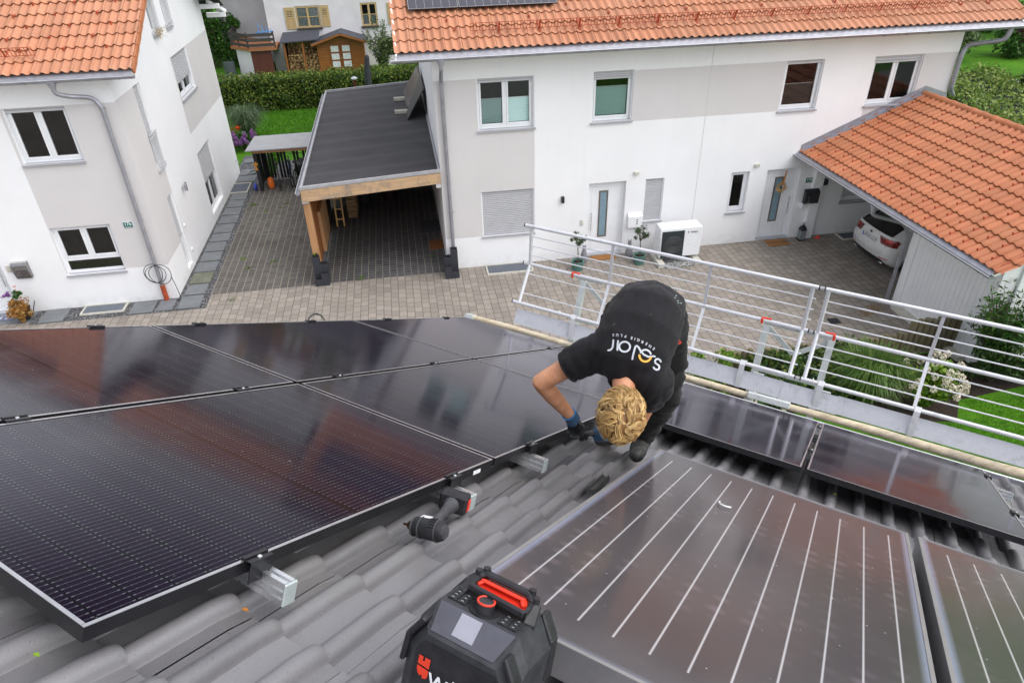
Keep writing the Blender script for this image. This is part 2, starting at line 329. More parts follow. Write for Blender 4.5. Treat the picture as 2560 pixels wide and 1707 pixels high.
def collglass():
    t = NT('collector_glass'); o = t.objc(); s = t.n('ShaderNodeSeparateXYZ'); t.l(o, s.inputs[0]); X, Y = s.outputs[0], s.outputs[1]; p = t.pos()
    q = t.math('FRACT', t.math('ADD', t.math('DIVIDE', t.math('SUBTRACT', X, .009), .0985), 100.5)); d = t.math('MULTIPLY', t.math('ABSOLUTE', t.math('SUBTRACT', q, .5)), .0985)
    line = t.rng(d, .0010, .0042, 1, 0); ins = t.math('MULTIPLY', t.math('LESS_THAN', t.math('ABSOLUTE', X), .535), t.math('LESS_THAN', t.math('ABSOLUTE', Y), .885))
    base = t.mix(t.rng(t.noise(p, 1.1, 4), .35, .65, 0, 1), (.062, .054, .058, 1), (.085, .075, .078, 1))
    vx = t.n('ShaderNodeMapping'); vx.inputs['Scale'].default_value = (10.15, 14, 1); t.l(o, vx.inputs[0]); vo = t.n('ShaderNodeTexVoronoi'); vo.inputs['Scale'].default_value = 1.0; vo.inputs['Randomness'].default_value = .25; t.l(vx.outputs[0], vo.inputs['Vector'])
    base = t.mix(t.math('MULTIPLY', t.rng(vo.outputs['Distance'], .05, .38, .32, 0), t.rng(t.noise(p, 2.2, 3), .45, .6, 0, 1)), base, (.26, .21, .24, 1))
    edge = t.math('MAXIMUM', t.rng(t.math('ABSOLUTE', X), .548, .570, 0, .8), t.rng(t.math('ABSOLUTE', Y), .985, 1.010, 0, .5)); base = t.mix(edge, base, (.25, .27, .36, 1))
    x = t.mix(t.math('MULTIPLY', line, ins), base, (.42, .41, .42, 1)); sp = t.noise(p, 62, 2); x = t.mix(t.rng(sp, .765, .78, 0, .7), x, (.8, .8, .78, 1))
    t.l(x, t.b.inputs['Base Color']); t.b.inputs['Roughness'].default_value = .13; t.b.inputs['Specular IOR Level'].default_value = .42; t.l(t.rng(t.noise(p, 3, 5), .3, .7, .10, .2), t.b.inputs['Roughness']); t.bump(t.noise(p, 2.5, 2), .03, .01); return t.m
M['coll'] = collglass()
M['pvframe'] = mat('black_anodised_frame', (.020, .020, .023), .36, .3, .15, 20); M['pvedge'] = mat('frame_edge_sheen', (.50, .49, .51), .30, .8, .1, 20)  # top edge of the black frame coloured pale to stand for reflected sky
M['coll_frame'] = mat('grey_collector_frame', (.30, .29, .30), .4, .6, .1, 12)
def paver(name, tx, ty, jx, jy, c1, c2, jc, stag=True, rough=.85, stain=0.3):
    t = NT(name); p = t.pos(); s = t.n('ShaderNodeSeparateXYZ'); t.l(p, s.inputs[0]); X, Y = s.outputs[0], s.outputs[1]
    wob = t.math('MULTIPLY', t.math('SUBTRACT', t.noise(p, 3.0, 3), .5), .012); X = t.math('ADD', X, wob); Y = t.math('ADD', Y, wob)
    u = t.math('ADD', t.math('DIVIDE', X, tx), 500.0); cu = t.math('FLOOR', u); fu = t.math('FRACT', u)
    wn = t.n('ShaderNodeTexWhiteNoise', noise_dimensions='1D'); t.l(cu, wn.inputs['W']); off = t.math('MULTIPLY', wn.outputs[0], 1.0 if stag else .12)
    v = t.math('ADD', t.math('ADD', t.math('DIVIDE', Y, ty), 500.0), off); cv = t.math('FLOOR', v); fv = t.math('FRACT', v)
    cb = t.n('ShaderNodeCombineXYZ'); t.l(cu, cb.inputs[0]); t.l(cv, cb.inputs[1]); w2 = t.n('ShaderNodeTexWhiteNoise', noise_dimensions='2D'); t.l(cb.outputs[0], w2.inputs['Vector'])
    du = t.math('MULTIPLY', t.math('SUBTRACT', .5, t.math('ABSOLUTE', t.math('SUBTRACT', fu, .5))), tx); dv = t.math('MULTIPLY', t.math('SUBTRACT', .5, t.math('ABSOLUTE', t.math('SUBTRACT', fv, .5))), ty)
    joint = t.math('MAXIMUM', t.rng(du, jx * .35, jx * .65, 1, 0), t.rng(dv, jy * .35, jy * .65, 1, 0))
    x = t.mix(w2.outputs[0], c1 + (1,), c2 + (1,)); x = t.mix(t.rng(t.noise(p, 45, 4, .7), .3, .7, 0, .35), x, tuple(k * .6 for k in c1) + (1,))
    x = t.mix(t.rng(t.noise(p, .55, 5), .48, .66, 0, stain), x, tuple(k * .45 for k in c1) + (1,))
    x = t.mix(joint, x, jc + (1,)) ; mo = t.math('MULTIPLY', joint, t.rng(t.noise(p, 1.8, 6, .75), .55, .68, 0, .8)); x = t.mix(mo, x, (.07, .10, .02, 1))
    t.l(x, t.b.inputs['Base Color']); t.b.inputs['Roughness'].default_value = rough; t.b.inputs['Specular IOR Level'].default_value = .3
    t.bump(t.math('ADD', t.math('MULTIPLY', joint, -1.0), t.math('ADD', t.math('MULTIPLY', w2.outputs[0], .25), t.math('MULTIPLY', t.noise(p, 70, 3), .2))), .5, .008); return t.m
M['lane'] = paver('warm_grey_setts', .197, .245, .011, .011, (.255, .225, .195), (.35, .31, .27), (.065, .058, .045), True, .85, .22)
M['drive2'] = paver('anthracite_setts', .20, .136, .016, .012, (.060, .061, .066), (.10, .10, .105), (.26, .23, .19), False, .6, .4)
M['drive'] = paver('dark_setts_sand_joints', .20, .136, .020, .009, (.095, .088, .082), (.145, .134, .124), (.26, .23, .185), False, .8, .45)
def gravelm(name, c1, c2, sc=55):
    t = NT(name); p = t.pos(); v = t.n('ShaderNodeTexVoronoi'); v.inputs['Scale'].default_value = sc; t.l(p, v.inputs['Vector'])
    sp = t.n('ShaderNodeSeparateXYZ'); t.l(v.outputs['Color'], sp.inputs[0]); x = t.ramp(sp.outputs[0], [(0, c1), (.75, tuple((a * .7 + b * .3) for a, b in zip(c1, c2))), (1, c2)])
    x = t.mix(t.rng(v.outputs['Distance'], .3, .7, 0, .8), x, (.015, .015, .015, 1)); t.l(x, t.b.inputs['Base Color']); t.b.inputs['Roughness'].default_value = .85; t.bump(t.math('MULTIPLY', v.outputs['Distance'], -1.0), .9, .015); return t.m
M['gravel'] = gravelm('dark_gravel', (.055, .055, .062), (.42, .42, .43), 34); M['pebble'] = gravelm('white_pebbles', (.30, .30, .30), (.75, .74, .72), 26)
M['slab'] = mat('grey_paving_slab', (.17, .18, .19), .8, 0, .14, 3, .1, 90, .3, .15); M['slab_moss'] = mat('mossy_paving_slab', (.15, .16, .12), .85, 0, .22, 5, .1, 90, .3, .15)
def grassm(name, c1, c2, c3):
    t = NT(name); p = t.pos(); f = t.noise(p, .5, 6); x = t.mix(t.rng(f, .35, .65, 0, 1), c1 + (1,), c2 + (1,)); x = t.mix(t.rng(t.noise(p, 9, 6, .75), .4, .65, 0, .6), x, c3 + (1,))
    mp = t.n('ShaderNodeMapping'); mp.inputs['Scale'].default_value = (60, 25, 60); t.l(p, mp.inputs[0]); g = t.noise(mp.outputs[0], 1, 5, .8); x = t.mix(t.rng(g, .4, .7, 0, .55), x, tuple(k * .35 for k in c1) + (1,))
    t.l(x, t.b.inputs['Base Color']); t.b.inputs['Roughness'].default_value = .9; t.b.inputs['Specular IOR Level'].default_value = .2; t.bump(g, .8, .03); return t.m
M['lawn'] = grassm('mown_lawn', (.060, .19, .006), (.10, .28, .008), (.040, .12, .006)); M['soil'] = mat('dark_soil', (.035, .026, .02), .95, 0, .4, 12, .5, 40, .2, .3)
M['blade'] = leafm('grass_blades', [(.04, .15, .005, 1), (.08, .24, .008, 1), (.13, .30, .015, 1)], .25)
M['bitumen'] = None
def bitumen():
    t = NT('bitumen_felt'); p = t.pos(); s = t.n('ShaderNodeSeparateXYZ'); t.l(p, s.inputs[0])
    q = t.math('ABSOLUTE', t.math('SUBTRACT', t.math('FRACT', t.math('DIVIDE', t.math('ADD', s.outputs[1], t.math('MULTIPLY', t.noise(p, 1.5, 3), .12)), .98)), .5))
    x = t.mix(t.rng(q, .30, .5, 0, .6), (.040, .038, .042, 1), (.085, .082, .085, 1)); x = t.mix(t.rng(t.noise(p, 1.2, 6), .4, .7, 0, .5), x, (.072, .069, .07, 1)); x = t.mix(t.rng(q, .492, .499, 0, .8), x, (.012, .012, .012, 1))
    x = t.mix(t.rng(t.noise(p, 80, 3), .4, .7, 0, .4), x, (.02, .02, .022, 1)); t.l(x, t.b.inputs['Base Color']); t.b.inputs['Roughness'].default_value = .75; t.bump(t.noise(p, 30, 4), .3, .006); return t.m
M['bitumen'] = bitumen(); M['eternit'] = mat('grey_roof_board', (.33, .33, .35), .7, 0, .08, 3)
M['tee'] = None
# ------------------------------------------------------------------ ground and paving
YF = 17.66; XL = -6.44; YL = 17.46; XR = 15.0; XW = .84
def sheet(name, x0, x1, y0, y1, z, m):
    mb = MB(); mb.quad((x0, y0, z), (x1, y0, z), (x1, y1, z), (x0, y1, z)); return struct(name, mb, m)
sheet('ground', -160, 160, -120, 220, -0.004, M['lawn'])
mb = MB(); mb.quad((-70, -60, 0), (5.8, -60, 0), (5.8, 11.35, 0), (-70, 11.35, 0)); mb.quad((-70, 11.35, 0), (12.1, 11.35, 0), (12.1, 17.52, 0), (-70, 17.52, 0)); mb.quad((.75, 17.52, 0), (22, 17.52, 0), (22, 17.9, 0), (.75, 17.9, 0)); mb.quad((12.1, 13.4, 0), (22, 13.4, 0), (22, 17.52, 0), (12.1, 17.52, 0))
struct('lane_paving', mb, M['lane'])
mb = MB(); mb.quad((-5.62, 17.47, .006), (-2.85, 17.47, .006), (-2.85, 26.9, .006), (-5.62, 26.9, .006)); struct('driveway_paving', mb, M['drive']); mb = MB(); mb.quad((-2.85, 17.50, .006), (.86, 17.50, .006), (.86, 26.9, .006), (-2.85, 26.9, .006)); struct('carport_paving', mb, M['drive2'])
mb = MB(); mb.quad((-6.6, 16.74, .003), (-5.60, 16.74, .003), (-5.60, 29.6, .003), (-6.6, 29.6, .003)); mb.quad((-9.95, 16.74, .003), (-6.6, 16.74, .003), (-6.6, 17.6, .003), (-9.95, 17.6, .003)); mb.quad((-5.6, 26.9, .003), (-3.2, 26.9, .003), (-3.2, 28.6, .003), (-5.6, 28.6, .003))
struct('gravel_bed', mb, M['gravel'])
mb = MB(); mb.quad((-12.6, 16.9, .004), (-9.95, 16.9, .004), (-9.95, 17.6, .004), (-12.6, 17.6, .004)); struct('entrance_paving', mb, M['slab'])
mb = MB(); mb.add([(9.1, 9.25, .003), (10.2, 9.05, .003), (10.7, 9.65, .003), (13.4, 9.95, .003), (13.4, 11.3, .003), (8.6, 11.3, .003), (8.6, 9.9, .003)], [(0, 1, 2, 3, 4, 5, 6)]); struct('flower_bed', mb, M['soil'])
mb = MB(); mb.quad((5.8, 9.9, .002), (8.6, 9.9, .002), (8.6, 11.3, .002), (5.8, 11.3, .002)); struct('hedge_bed', mb, M['soil'])
# slabs of the side path, each a thing
SL = [17.51, 18.16, 18.87, 19.57, 20.24, 20.95, 21.61, 22.36, 23.09, 23.77, 24.48, 25.13]
ords = ['nearest the lane corner', 'second from the lane', 'third from the lane and mossy yellow', 'fourth from the lane with a weed at its edge', 'fifth from the lane', 'sixth from the lane', 'seventh from the lane', 'eighth from the lane', 'ninth from the lane', 'tenth from the lane', 'just before the cellar grate']
ys = [(16.80, 17.46)] + [(SL[i] + .03, SL[i + 1] - .05) for i in range(11)]
ords = ['at the corner where the path meets the lane', 'second in the side path', 'mossy yellowish, third in the side path', 'fourth in the side path', 'fifth in the side path, a weed growing beside it', 'sixth in the side path', 'seventh in the side path', 'eighth in the side path', 'ninth in the side path', 'tenth in the side path', 'eleventh in the side path', 'twelfth in the side path, next to the dark grate']
for i, (a, b) in enumerate(ys):
    mb = MB(); mb.bb(-6.33 + random.uniform(-.015, .015), -5.76 + random.uniform(-.02, .02), a, b, .0, .035, bev=.006)
    tag(obj('paving_slab', mb, M['slab_moss'] if i == 2 else M['slab']), 'grey paving slab ' + ords[i], 'paving slab', 'slabs of the path beside the left house')
for i, (x0, x1, a, b, nm) in enumerate([(-6.42, -5.72, 26.35, 27.0, 'grey paving slab right behind the dark grate, near the bike shelter'), (-6.4, -5.7, 27.1, 27.75, 'pale paving slab beside the coiled garden hose'), (-6.5, -5.7, 28.6, 29.1, 'grey paving slab between pebbles in front of the purple hydrangea'), (-9.72, -9.13, 16.76, 17.42, 'square dark slab in gravel right of the flower pot'), (-7.53, -6.94, 16.78, 17.38, 'dark slab in gravel right of the ribbed light well grate'), (-6.86, -6.45, 16.8, 17.36, 'small narrow slab in gravel under the red pipe foot')]):
    mb = MB(); mb.bb(x0, x1, a, b, 0, .035, bev=.006); tag(obj('paving_slab', mb, M['slab']), nm, 'paving slab')
# light well grates
def grate(x0, x1, y0, y1, lab, ribs=True):
    t = thing('light_well_grate', lab, 'grate', ((x0 + x1) / 2, (y0 + y1) / 2, 0), 'light well covers')
    mb = MB(); e = .035; z = .045
    mb.bb(x0, x1, y0, y0 + e, 0, z); mb.bb(x0, x1, y1 - e, y1, 0, z); mb.bb(x0, x0 + e, y0 + e, y1 - e, 0, z); mb.bb(x1 - e, x1, y0 + e, y1 - e, 0, z); obj('rim', mb, M['cream'], t)
    mb = MB(); mb.bb(x0 + e, x1 - e, y0 + e, y1 - e, .006, .018); obj('mesh_plate', mb, M['gratefill'], t)
    if ribs:
        mb = MB(); n = int((x1 - x0) / .033)
        for i in range(n): x = x0 + e + (x1 - x0 - 2 * e) * (i + .5) / n; mb.bb(x - .006, x + .006, y0 + e, y1 - e, .018, .036)
        obj('bars', mb, M['gratebar'], t)
M['cream'] = mat('cream_concrete_rim', (.55, .53, .46), .8, 0, .1, 8); M['gratefill'] = mat('blue_grey_mesh', (.10, .115, .14), .55, .3, .15, 20); M['gratebar'] = mat('galvanised_grate_bar', (.30, .33, .38), .4, .5, .1, 20)
grate(-8.78, -7.70, 16.97, 17.45, 'ribbed steel light well grate below the kitchen window of the left house'); grate(1.90, 3.2, 17.05, 17.62, 'ribbed steel light well grate below the closed roller shutter')
grate(-6.47, -5.82, 25.2, 26.2, 'dark mesh light well cover at the far end of the slab path', False); grate(12.62, 13.8, 17.13, 17.6, 'dark mesh light well cover beside the white car', False)
# ------------------------------------------------------------------ walls with openings
def wall_grid(P, u0, u1, z0, z1, opens, beige, thick=.24):
    us = sorted(set([u0, u1] + [q for o in opens for q in o[:2]] + [q for b in beige for q in b[:2]])); zs = sorted(set([z0, z1] + [q for o in opens for q in o[2:4]] + [q for b in beige for q in b[2:4]]))
    us = [u for u in us if u0 <= u <= u1]; zs = [z for z in zs if z0 <= z <= z1]; mb = MB()
    for a, b in zip(us, us[1:]):
        for c, d in zip(zs, zs[1:]):
            m, n = (a + b) / 2, (c + d) / 2
            if any(o[0] < m < o[1] and o[2] < n < o[3] for o in opens): continue
            be = any(o[0] < m < o[1] and o[2] < n < o[3] for o in beige)
            mb.quad(P(a, c, 0), P(b, c, 0), P(b, d, 0), P(a, d, 0), 1 if be else 0)
    for o in opens:
        a, b, c, d = o[:4]
        for (p, q) in (((a, c), (b, c)), ((b, c), (b, d)), ((b, d), (a, d)), ((a, d), (a, c))):
            mb.quad(P(*p, 0), P(*q, 0), P(*q, -thick), P(*p, -thick))
    return mb
def window(house, P, u0, u1, z0, z1, cols=1, low=0.0, sill=True, shut=0.0, blind=None, rec=.11, box=True, box_h=.07, curtain=False, dark_back=True, nofr=False, name='window'):
    """P(u,z,d): d>0 outwards. shut = share of the opening covered by the roller shutter"""
    fw = .065; mb = MB()
    def bar(a, b, c, d, t0=-rec - .06, t1=-rec):
        c0 = np.array(P(a, c, t0)); c1 = np.array(P(b, d, t1)); mb.bb(*sorted((c0[0], c1[0])), *sorted((c0[1], c1[1])), *sorted((c0[2], c1[2])), bev=.006)
    zt = z1 - (box_h if box else 0); lowz = z0 + fw + low if low else None
    bar(u0, u0 + fw, z0, z1); bar(u1 - fw, u1, z0, z1); bar(u0 + fw, u1 - fw, z0, z0 + fw * 1.2); bar(u0 + fw, u1 - fw, z1 - fw, z1)
    panes = []; zb = z0 + fw * 1.2; ztp = z1 - fw
    if low: bar(u0 + fw, u1 - fw, zb + low, zb + low + fw * 1.3); panes.append((u0 + fw, u1 - fw, zb, zb + low)); zb = zb + low + fw * 1.3
    W = (u1 - u0 - 2 * fw) / cols
    for k in range(cols):
        a = u0 + fw + W * k; b = a + W; s = .05
        if k: bar(a - .028, a + .028, zb, ztp)
        a2 = a + (.028 if k else 0); b2 = b - (.028 if k < cols - 1 else 0)
        for q in ((a2, a2 + s, zb, ztp), (b2 - s, b2, zb, ztp), (a2 + s, b2 - s, zb, zb + s), (a2 + s, b2 - s, ztp - s, ztp)): bar(*q, -rec - .045, -rec + .012)
        panes.append((a2 + s, b2 - s, zb + s, ztp - s))
    w_ = obj(name, mb, M['upvc'], house, True)
    for (a, b, c, d) in panes:
        g = MB(); g.quad(P(a - .01, c - .01, -rec - .02), P(b + .01, c - .01, -rec - .02), P(b + .01, d + .01, -rec - .02), P(a - .01, d + .01, -rec - .02)); obj('pane', g, M['pane'], w_)
        if blind and (d - c) > .3:
            h = c + (d - c) * blind[1]; g = MB(); c0 = np.array(P(a, c, -rec - .10)); c1 = np.array(P(b, h, -rec - .085)); g.bb(*sorted((c0[0], c1[0])), *sorted((c0[1], c1[1])), c, h); obj('blind', g, blind[0], w_)
            g = MB(); c0 = np.array(P(a, h, -rec - .105)); c1 = np.array(P(b, h + .015, -rec - .08)); g.bb(*sorted((c0[0], c1[0])), *sorted((c0[1], c1[1])), h, h + .015); obj('blind_rail', g, M['upvc'], w_)
        if curtain:
            g = MB(); n = 18
            V = [P(a + (b - a) * i / n, z, -rec - .14 + .015 * math.sin(i * 2.2)) for z in (c, d) for i in range(n + 1)]
            g.add(V, [(i, i + 1, n + 2 + i, n + 1 + i) for i in range(n)]); obj('curtain', g, M['curtain'], w_)
    if sill:
        g = MB(); poly = [P(u0 - .03, z0 - .03, -rec), P(u0 - .03, z0 + .012, -rec), P(u0 - .03, z0 - .012, .055), P(u0 - .03, z0 - .045, .055), P(u0 - .03, z0 - .045, .045)]
        g.prism(poly, np.array(P(u1 + .03, 0, 0)) - np.array(P(u0 - .03, 0, 0))); obj('sill', g, M['sillm'], w_)
    if box or shut:
        for (a, b) in ((u0, u0 + .03), (u1 - .03, u1)):
            g = MB(); c0 = np.array(P(a, z0 + .01, -rec * .95)); c1 = np.array(P(b, z1, -rec * .35)); g.bb(*sorted((c0[0], c1[0])), *sorted((c0[1], c1[1])), z0 + .01, z1); obj('guide_rail', g, M['upvc'], w_)
        H = (z1 - z0) * shut if shut else box_h; zb2 = z1 - H; g = MB(); n = max(1, int(H / .052)); prof = []
        for i in range(n + 1):
            z = z1 - H * i / n
            prof += [(z, -rec * .62), (z - H / n * .12, -rec * .47), (z - H / n * .7, -rec * .47), (z - H / n * .92, -rec * .66)] if i < n else [(z, -rec * .62)]
        V = [P(u, max(z, zb2), d) for u in (u0 + .03, u1 - .03) for z, d in prof]; k = len(prof)
        g.add(V, [(i, i + 1, k + i + 1, k + i) for i in range(k - 1)])
        c0 = np.array(P(u0 + .03, zb2 - .045, -rec * .8)); c1 = np.array(P(u1 - .03, zb2, -rec * .45)); g.bb(*sorted((c0[0], c1[0])), *sorted((c0[1], c1[1])), zb2 - .045, zb2)
        obj('roller_shutter', g, M['shutter'], w_)
    return w_
def entry_door(house, P, u0, u1, z0, z1, gu0, gu1, hu):
    mb = MB(); rec = .13
    def bar(a, b, c, d, t0, t1): c0 = np.array(P(a, c, t0)); c1 = np.array(P(b, d, t1)); mb.bb(*sorted((c0[0], c1[0])), *sorted((c0[1], c1[1])), c, d, bev=.004)
    bar(u0, u0 + .07, z0, z1, -rec - .07, -rec); bar(u1 - .07, u1, z0, z1, -rec - .07, -rec); bar(u0 + .07, u1 - .07, z1 - .07, z1, -rec - .07, -rec)
    bar(u0 + .07, u1 - .07, z0, z1 - .07, -rec - .06, -rec - .012)
    a, b, c, d = u0 + .13, u1 - .13, z0 + .13, z1 - .15
    bar(a, a + .008, c, d, -rec - .012, -rec - .004); bar(b - .008, b, c, d, -rec - .012, -rec - .004); bar(a, b, d - .008, d, -rec - .012, -rec - .004); bar(a, b, c, c + .008, -rec - .012, -rec - .004)
    D = obj('front_door', mb, M['upvc'], house, True)
    g = MB(); zb, zt = z0 + .48, z1 - .28
    for q in ((gu0, gu0 + .035, zb, zt), (gu1 - .035, gu1, zb, zt), (gu0 + .035, gu1 - .035, zb, zb + .035), (gu0 + .035, gu1 - .035, zt - .035, zt)):
        c0 = np.array(P(q[0], q[2], -rec - .02)); c1 = np.array(P(q[1], q[3], -rec + .004)); g.bb(*sorted((c0[0], c1[0])), *sorted((c0[1], c1[1])), q[2], q[3])
    obj('glass_surround', g, M['bronze'], D)
    g = MB(); g.quad(P(gu0 + .03, zb + .03, -rec - .006), P(gu1 - .03, zb + .03, -rec - .006), P(gu1 - .03, zt - .03, -rec - .006), P(gu0 + .03, zt - .03, -rec - .006)); obj('frosted_glass', g, M['frost'], D)
    g = MB(); zc = (z0 + z1) / 2 - .08; g.tube([P(hu, zc - .28, -rec + .05), P(hu, zc + .28, -rec + .05)], .014, 10)
    for q in (-.18, .18): g.tube([P(hu, zc + q, -rec - .02), P(hu, zc + q, -rec + .05)], .008, 8)
    obj('door_handle', g, M['alu'], D, True)
    g = MB(); g.quad(P(u0, z0 + .003, 0.03), P(u1, z0 + .003, 0.03), P(u1, z0 + .003, -rec), P(u0, z0 + .003, -rec)); obj('threshold', g, M['sillm'], D)
    return D
M['bronze'] = mat('brown_grey_metal_surround', (.20, .165, .13), .4, .5, .1, 10)
# ------------------------------------------------------------------ tiled roofs
def tile_field(name, parent, m, O, U, V, N, nu, nv, tw, ex, prof, thick, jit=.003, cap=.0, smooth=True, v0=0.0, part_kind=None):
    """O eave-left corner, U along eave, V up slope, N normal; every tile is its own small shell"""
    O, U, V, N = map(lambda q: np.array(q, float), (O, U, V, N)); k = len(prof); pu = np.array([p[0] for p in prof]); ph = np.array([p[1] for p in prof])
    rows = [(.060, -thick), (.003, -.013), (0, -.0), (.012, .004) , (.25 * ex, .0), (ex + .03, -thick * 1.05)]
    if cap: rows = [(0.010, 'b'), (0.0, 'c0'), (.010, 'c1'), (.026, 'c2'), (.25 * ex, 'f'), (ex + .03, 'e')]
    VV = []; FF = []
    for j in range(nv):
        for i in range(nu):
            du, dv, dh = random.uniform(-jit, jit) * .5, random.uniform(-jit, jit), random.uniform(-jit, jit) * .35; o = len(VV)
            for r, (vv, hh) in enumerate(rows):
                for q in range(k):
                    if hh == 'b': h = -thick if ph[q] < cap * .25 else -thick * .6 
                    elif hh == 'c0': h = ph[q] * .80 + dh
                    elif hh == 'c1': h = ph[q] * .94 + dh
                    elif hh == 'c2': h = ph[q] * 1.0 + dh
                    elif hh == 'f': h = ph[q] + dh
                    elif hh == 'e': h = ph[q] + dh - thick * 1.05
                    else: h = (ph[q] if not (r == 0 and cap == 0) else ph[q]) + hh + (dh if r else dh)
                    p = O + U * (i * tw + pu[q] + du) + V * (v0 + j * ex + vv + dv) + N * (h + thick); VV.append(p)
            for r in range(len(rows) - 1):
                for q in range(k - 1): FF.append((o + r * k + q, o + r * k + q + 1, o + (r + 1) * k + q + 1, o + (r + 1) * k + q))
    mb = MB(); mb.v = [tuple(p) for p in VV]; mb.f = FF; mb.m = [0] * len(FF); o = obj(name, mb, m, parent, smooth, fix=False)
    if part_kind: o['kind'] = part_kind
    return o
def gutter(parent, a, b, r=.068, drop=0.0, name='gutter', out=(0, -1, 0)):
    a = np.array(a, float); b = np.array(b, float); d = (b - a) / np.linalg.norm(b - a); o = np.array(out, float); up = np.array([0, 0, 1.]); mb = MB(); n = 10
    for rr in (r,):
        V = []
        for P in (a, b):
            for k in range(n + 1): an = math.pi * k / n; V.append(P + o * (math.cos(an) * rr) - up * (math.sin(an) * rr))
            for k in range(n, -1, -1): an = math.pi * k / n; V.append(P + o * (math.cos(an) * (rr - .006)) - up * (math.sin(an) * (rr - .006)))
        m_ = 2 * (n + 1); mb.add(V, [(i, (i + 1) % m_, m_ + (i + 1) % m_, m_ + i) for i in range(m_)]); mb.add([V[i] for i in range(n + 1)], [tuple(range(n + 1))]); mb.add([V[m_ + i] for i in range(n + 1)], [tuple(range(n + 1))])
    L = np.linalg.norm(b - a); k = int(L / .62)
    for i in range(k):
        p = a + d * (L * (i + .5) / k); mb.tube([p + o * (math.cos(math.pi * q / 8) * (r + .004)) - up * (math.sin(math.pi * q / 8) * (r + .004)) for q in range(9)], .007, 5)
    g = obj(name, mb, M['zinc'], parent, True)
    mb = MB(); mb.tube([a + o * r + up * .004, b + o * r + up * .004], .011, 8); obj('gutter_bead', mb, M['zinc_lip'], g, True); return g
def downpipe(parent, pts, r=.05, clamps=(), funnel=None, foot=None, name='downpipe'):
    def sm(p):   # round the bends
        p = [np.array(q, float) for q in p]; out = [p[0]]
        for i in range(1, len(p) - 1):
            a, b, c = p[i - 1], p[i], p[i + 1]; d1 = (a - b) / np.linalg.norm(a - b); d2 = (c - b) / np.linalg.norm(c - b); q = min(.12, np.linalg.norm(a - b) * .45, np.linalg.norm(c - b) * .45)
            for t in (0, .25, .5, .75, 1): s = b + d1 * q; e = b + d2 * q; out.append((1 - t) ** 2 * s + 2 * t * (1 - t) * b + t * t * e)
        out.append(p[-1]); return out
    mb = MB(); mb.tube(sm(pts), r, 16)
    if funnel is not None: f = np.array(funnel, float); mb.lathe(f, [(r * 2.0, 0), (r * 2.0, -.03), (r * 1.05, -.17), (r * 1.05, -.22)], 20)
    D = obj(name, mb, M['zinc'], parent, True)
    for c in clamps:
        mb = MB(); mb.lathe(c, [(r + .006, -.014), (r + .006, .014)], 16); mb.bb(c[0] + r, c[0] + r + .035, c[1] - .008, c[1] + .008, c[2] - .01, c[2] + .01); obj('pipe_clamp', mb, M['zinc'], D, True)
    if foot:
        mb = MB(); mb.tube([foot[0], foot[1]], r + .012, 16); obj('pipe_foot', mb, M['redpaint'] if foot[2] else M['zinc'], D, True)
    return D
def wave(tw, h, n=14, crest=.30):
    """S-shaped clay profile: broad pan, narrower crest"""
    out = []; N_ = 2 * n
    for i in range(N_ + 1):   # two waves per tile, the joint lies just beside a crest
        u = i / N_; a = math.cos(2 * math.pi * (2 * u + .14)); e = -.010 if i == N_ else 0; out.append((u * (tw - .006), h * max(0, (.5 + .5 * a)) ** 1.4 + e - (.006 if i == 0 else 0)))
    return out
# ------------------------------------------------------------------ MAIN HOUSE
PF = lambda u, z, d: (u, YF - d, z)
main = thing('terraced_house', 'long white and beige house with orange tiled roof, facing the paved lane', 'house', (8, YF, 0))
W1 = (1.89, 3.35, 3.85, 5.12); W2 = (4.86, 5.94, 3.86, 5.12); W3 = (10.05, 11.13, 3.82, 5.10); W4 = (12.57, 14.0, 3.81, 5.08); SH = (1.88, 3.33, .92, 2.2); D1 = (4.87, 5.93, .05, 2.2); S2 = (6.48, 7.03, .96, 2.2); W5 = (9.0, 9.55, 1.0, 2.19); D2 = (10.08, 11.11, .05, 2.18); W6 = (12.56, 14.1, 1.0, 2.0)
opens = [W1, W2, W3, W4, SH, D1, S2, W5, D2, W6]
mb = wall_grid(PF, XW, XR, 0, 6.05, opens, [(XW, 3.35, .92, 5.12), (5.94, 10.05, 3.82, 5.10), (12.57, XR, 2.9, 5.08)])
mb.quad((XW, YF, 0), (XW, YF + 10.1, 0), (XW, YF + 10.1, 6.05), (XW, YF, 6.05)); mb.add([(XW, YF, 6.05), (XW, YF + 10.1, 6.05), (XW, YF + 5.05, 8.7)], [(0, 1, 2)])
mb.quad((XR, YF, 0), (XR, YF + 10.1, 0), (XR, YF + 10.1, 6.05), (XR, YF, 6.05)); mb.quad((XW, YF + 10.1, 0), (XR, YF + 10.1, 0), (XR, YF + 10.1, 6.05), (XW, YF + 10.1, 6.05)); mb.add([(XR, YF, 6.05), (XR, YF + 10.1, 6.05), (XR, YF + 5.05, 8.7)], [(0, 1, 2)])
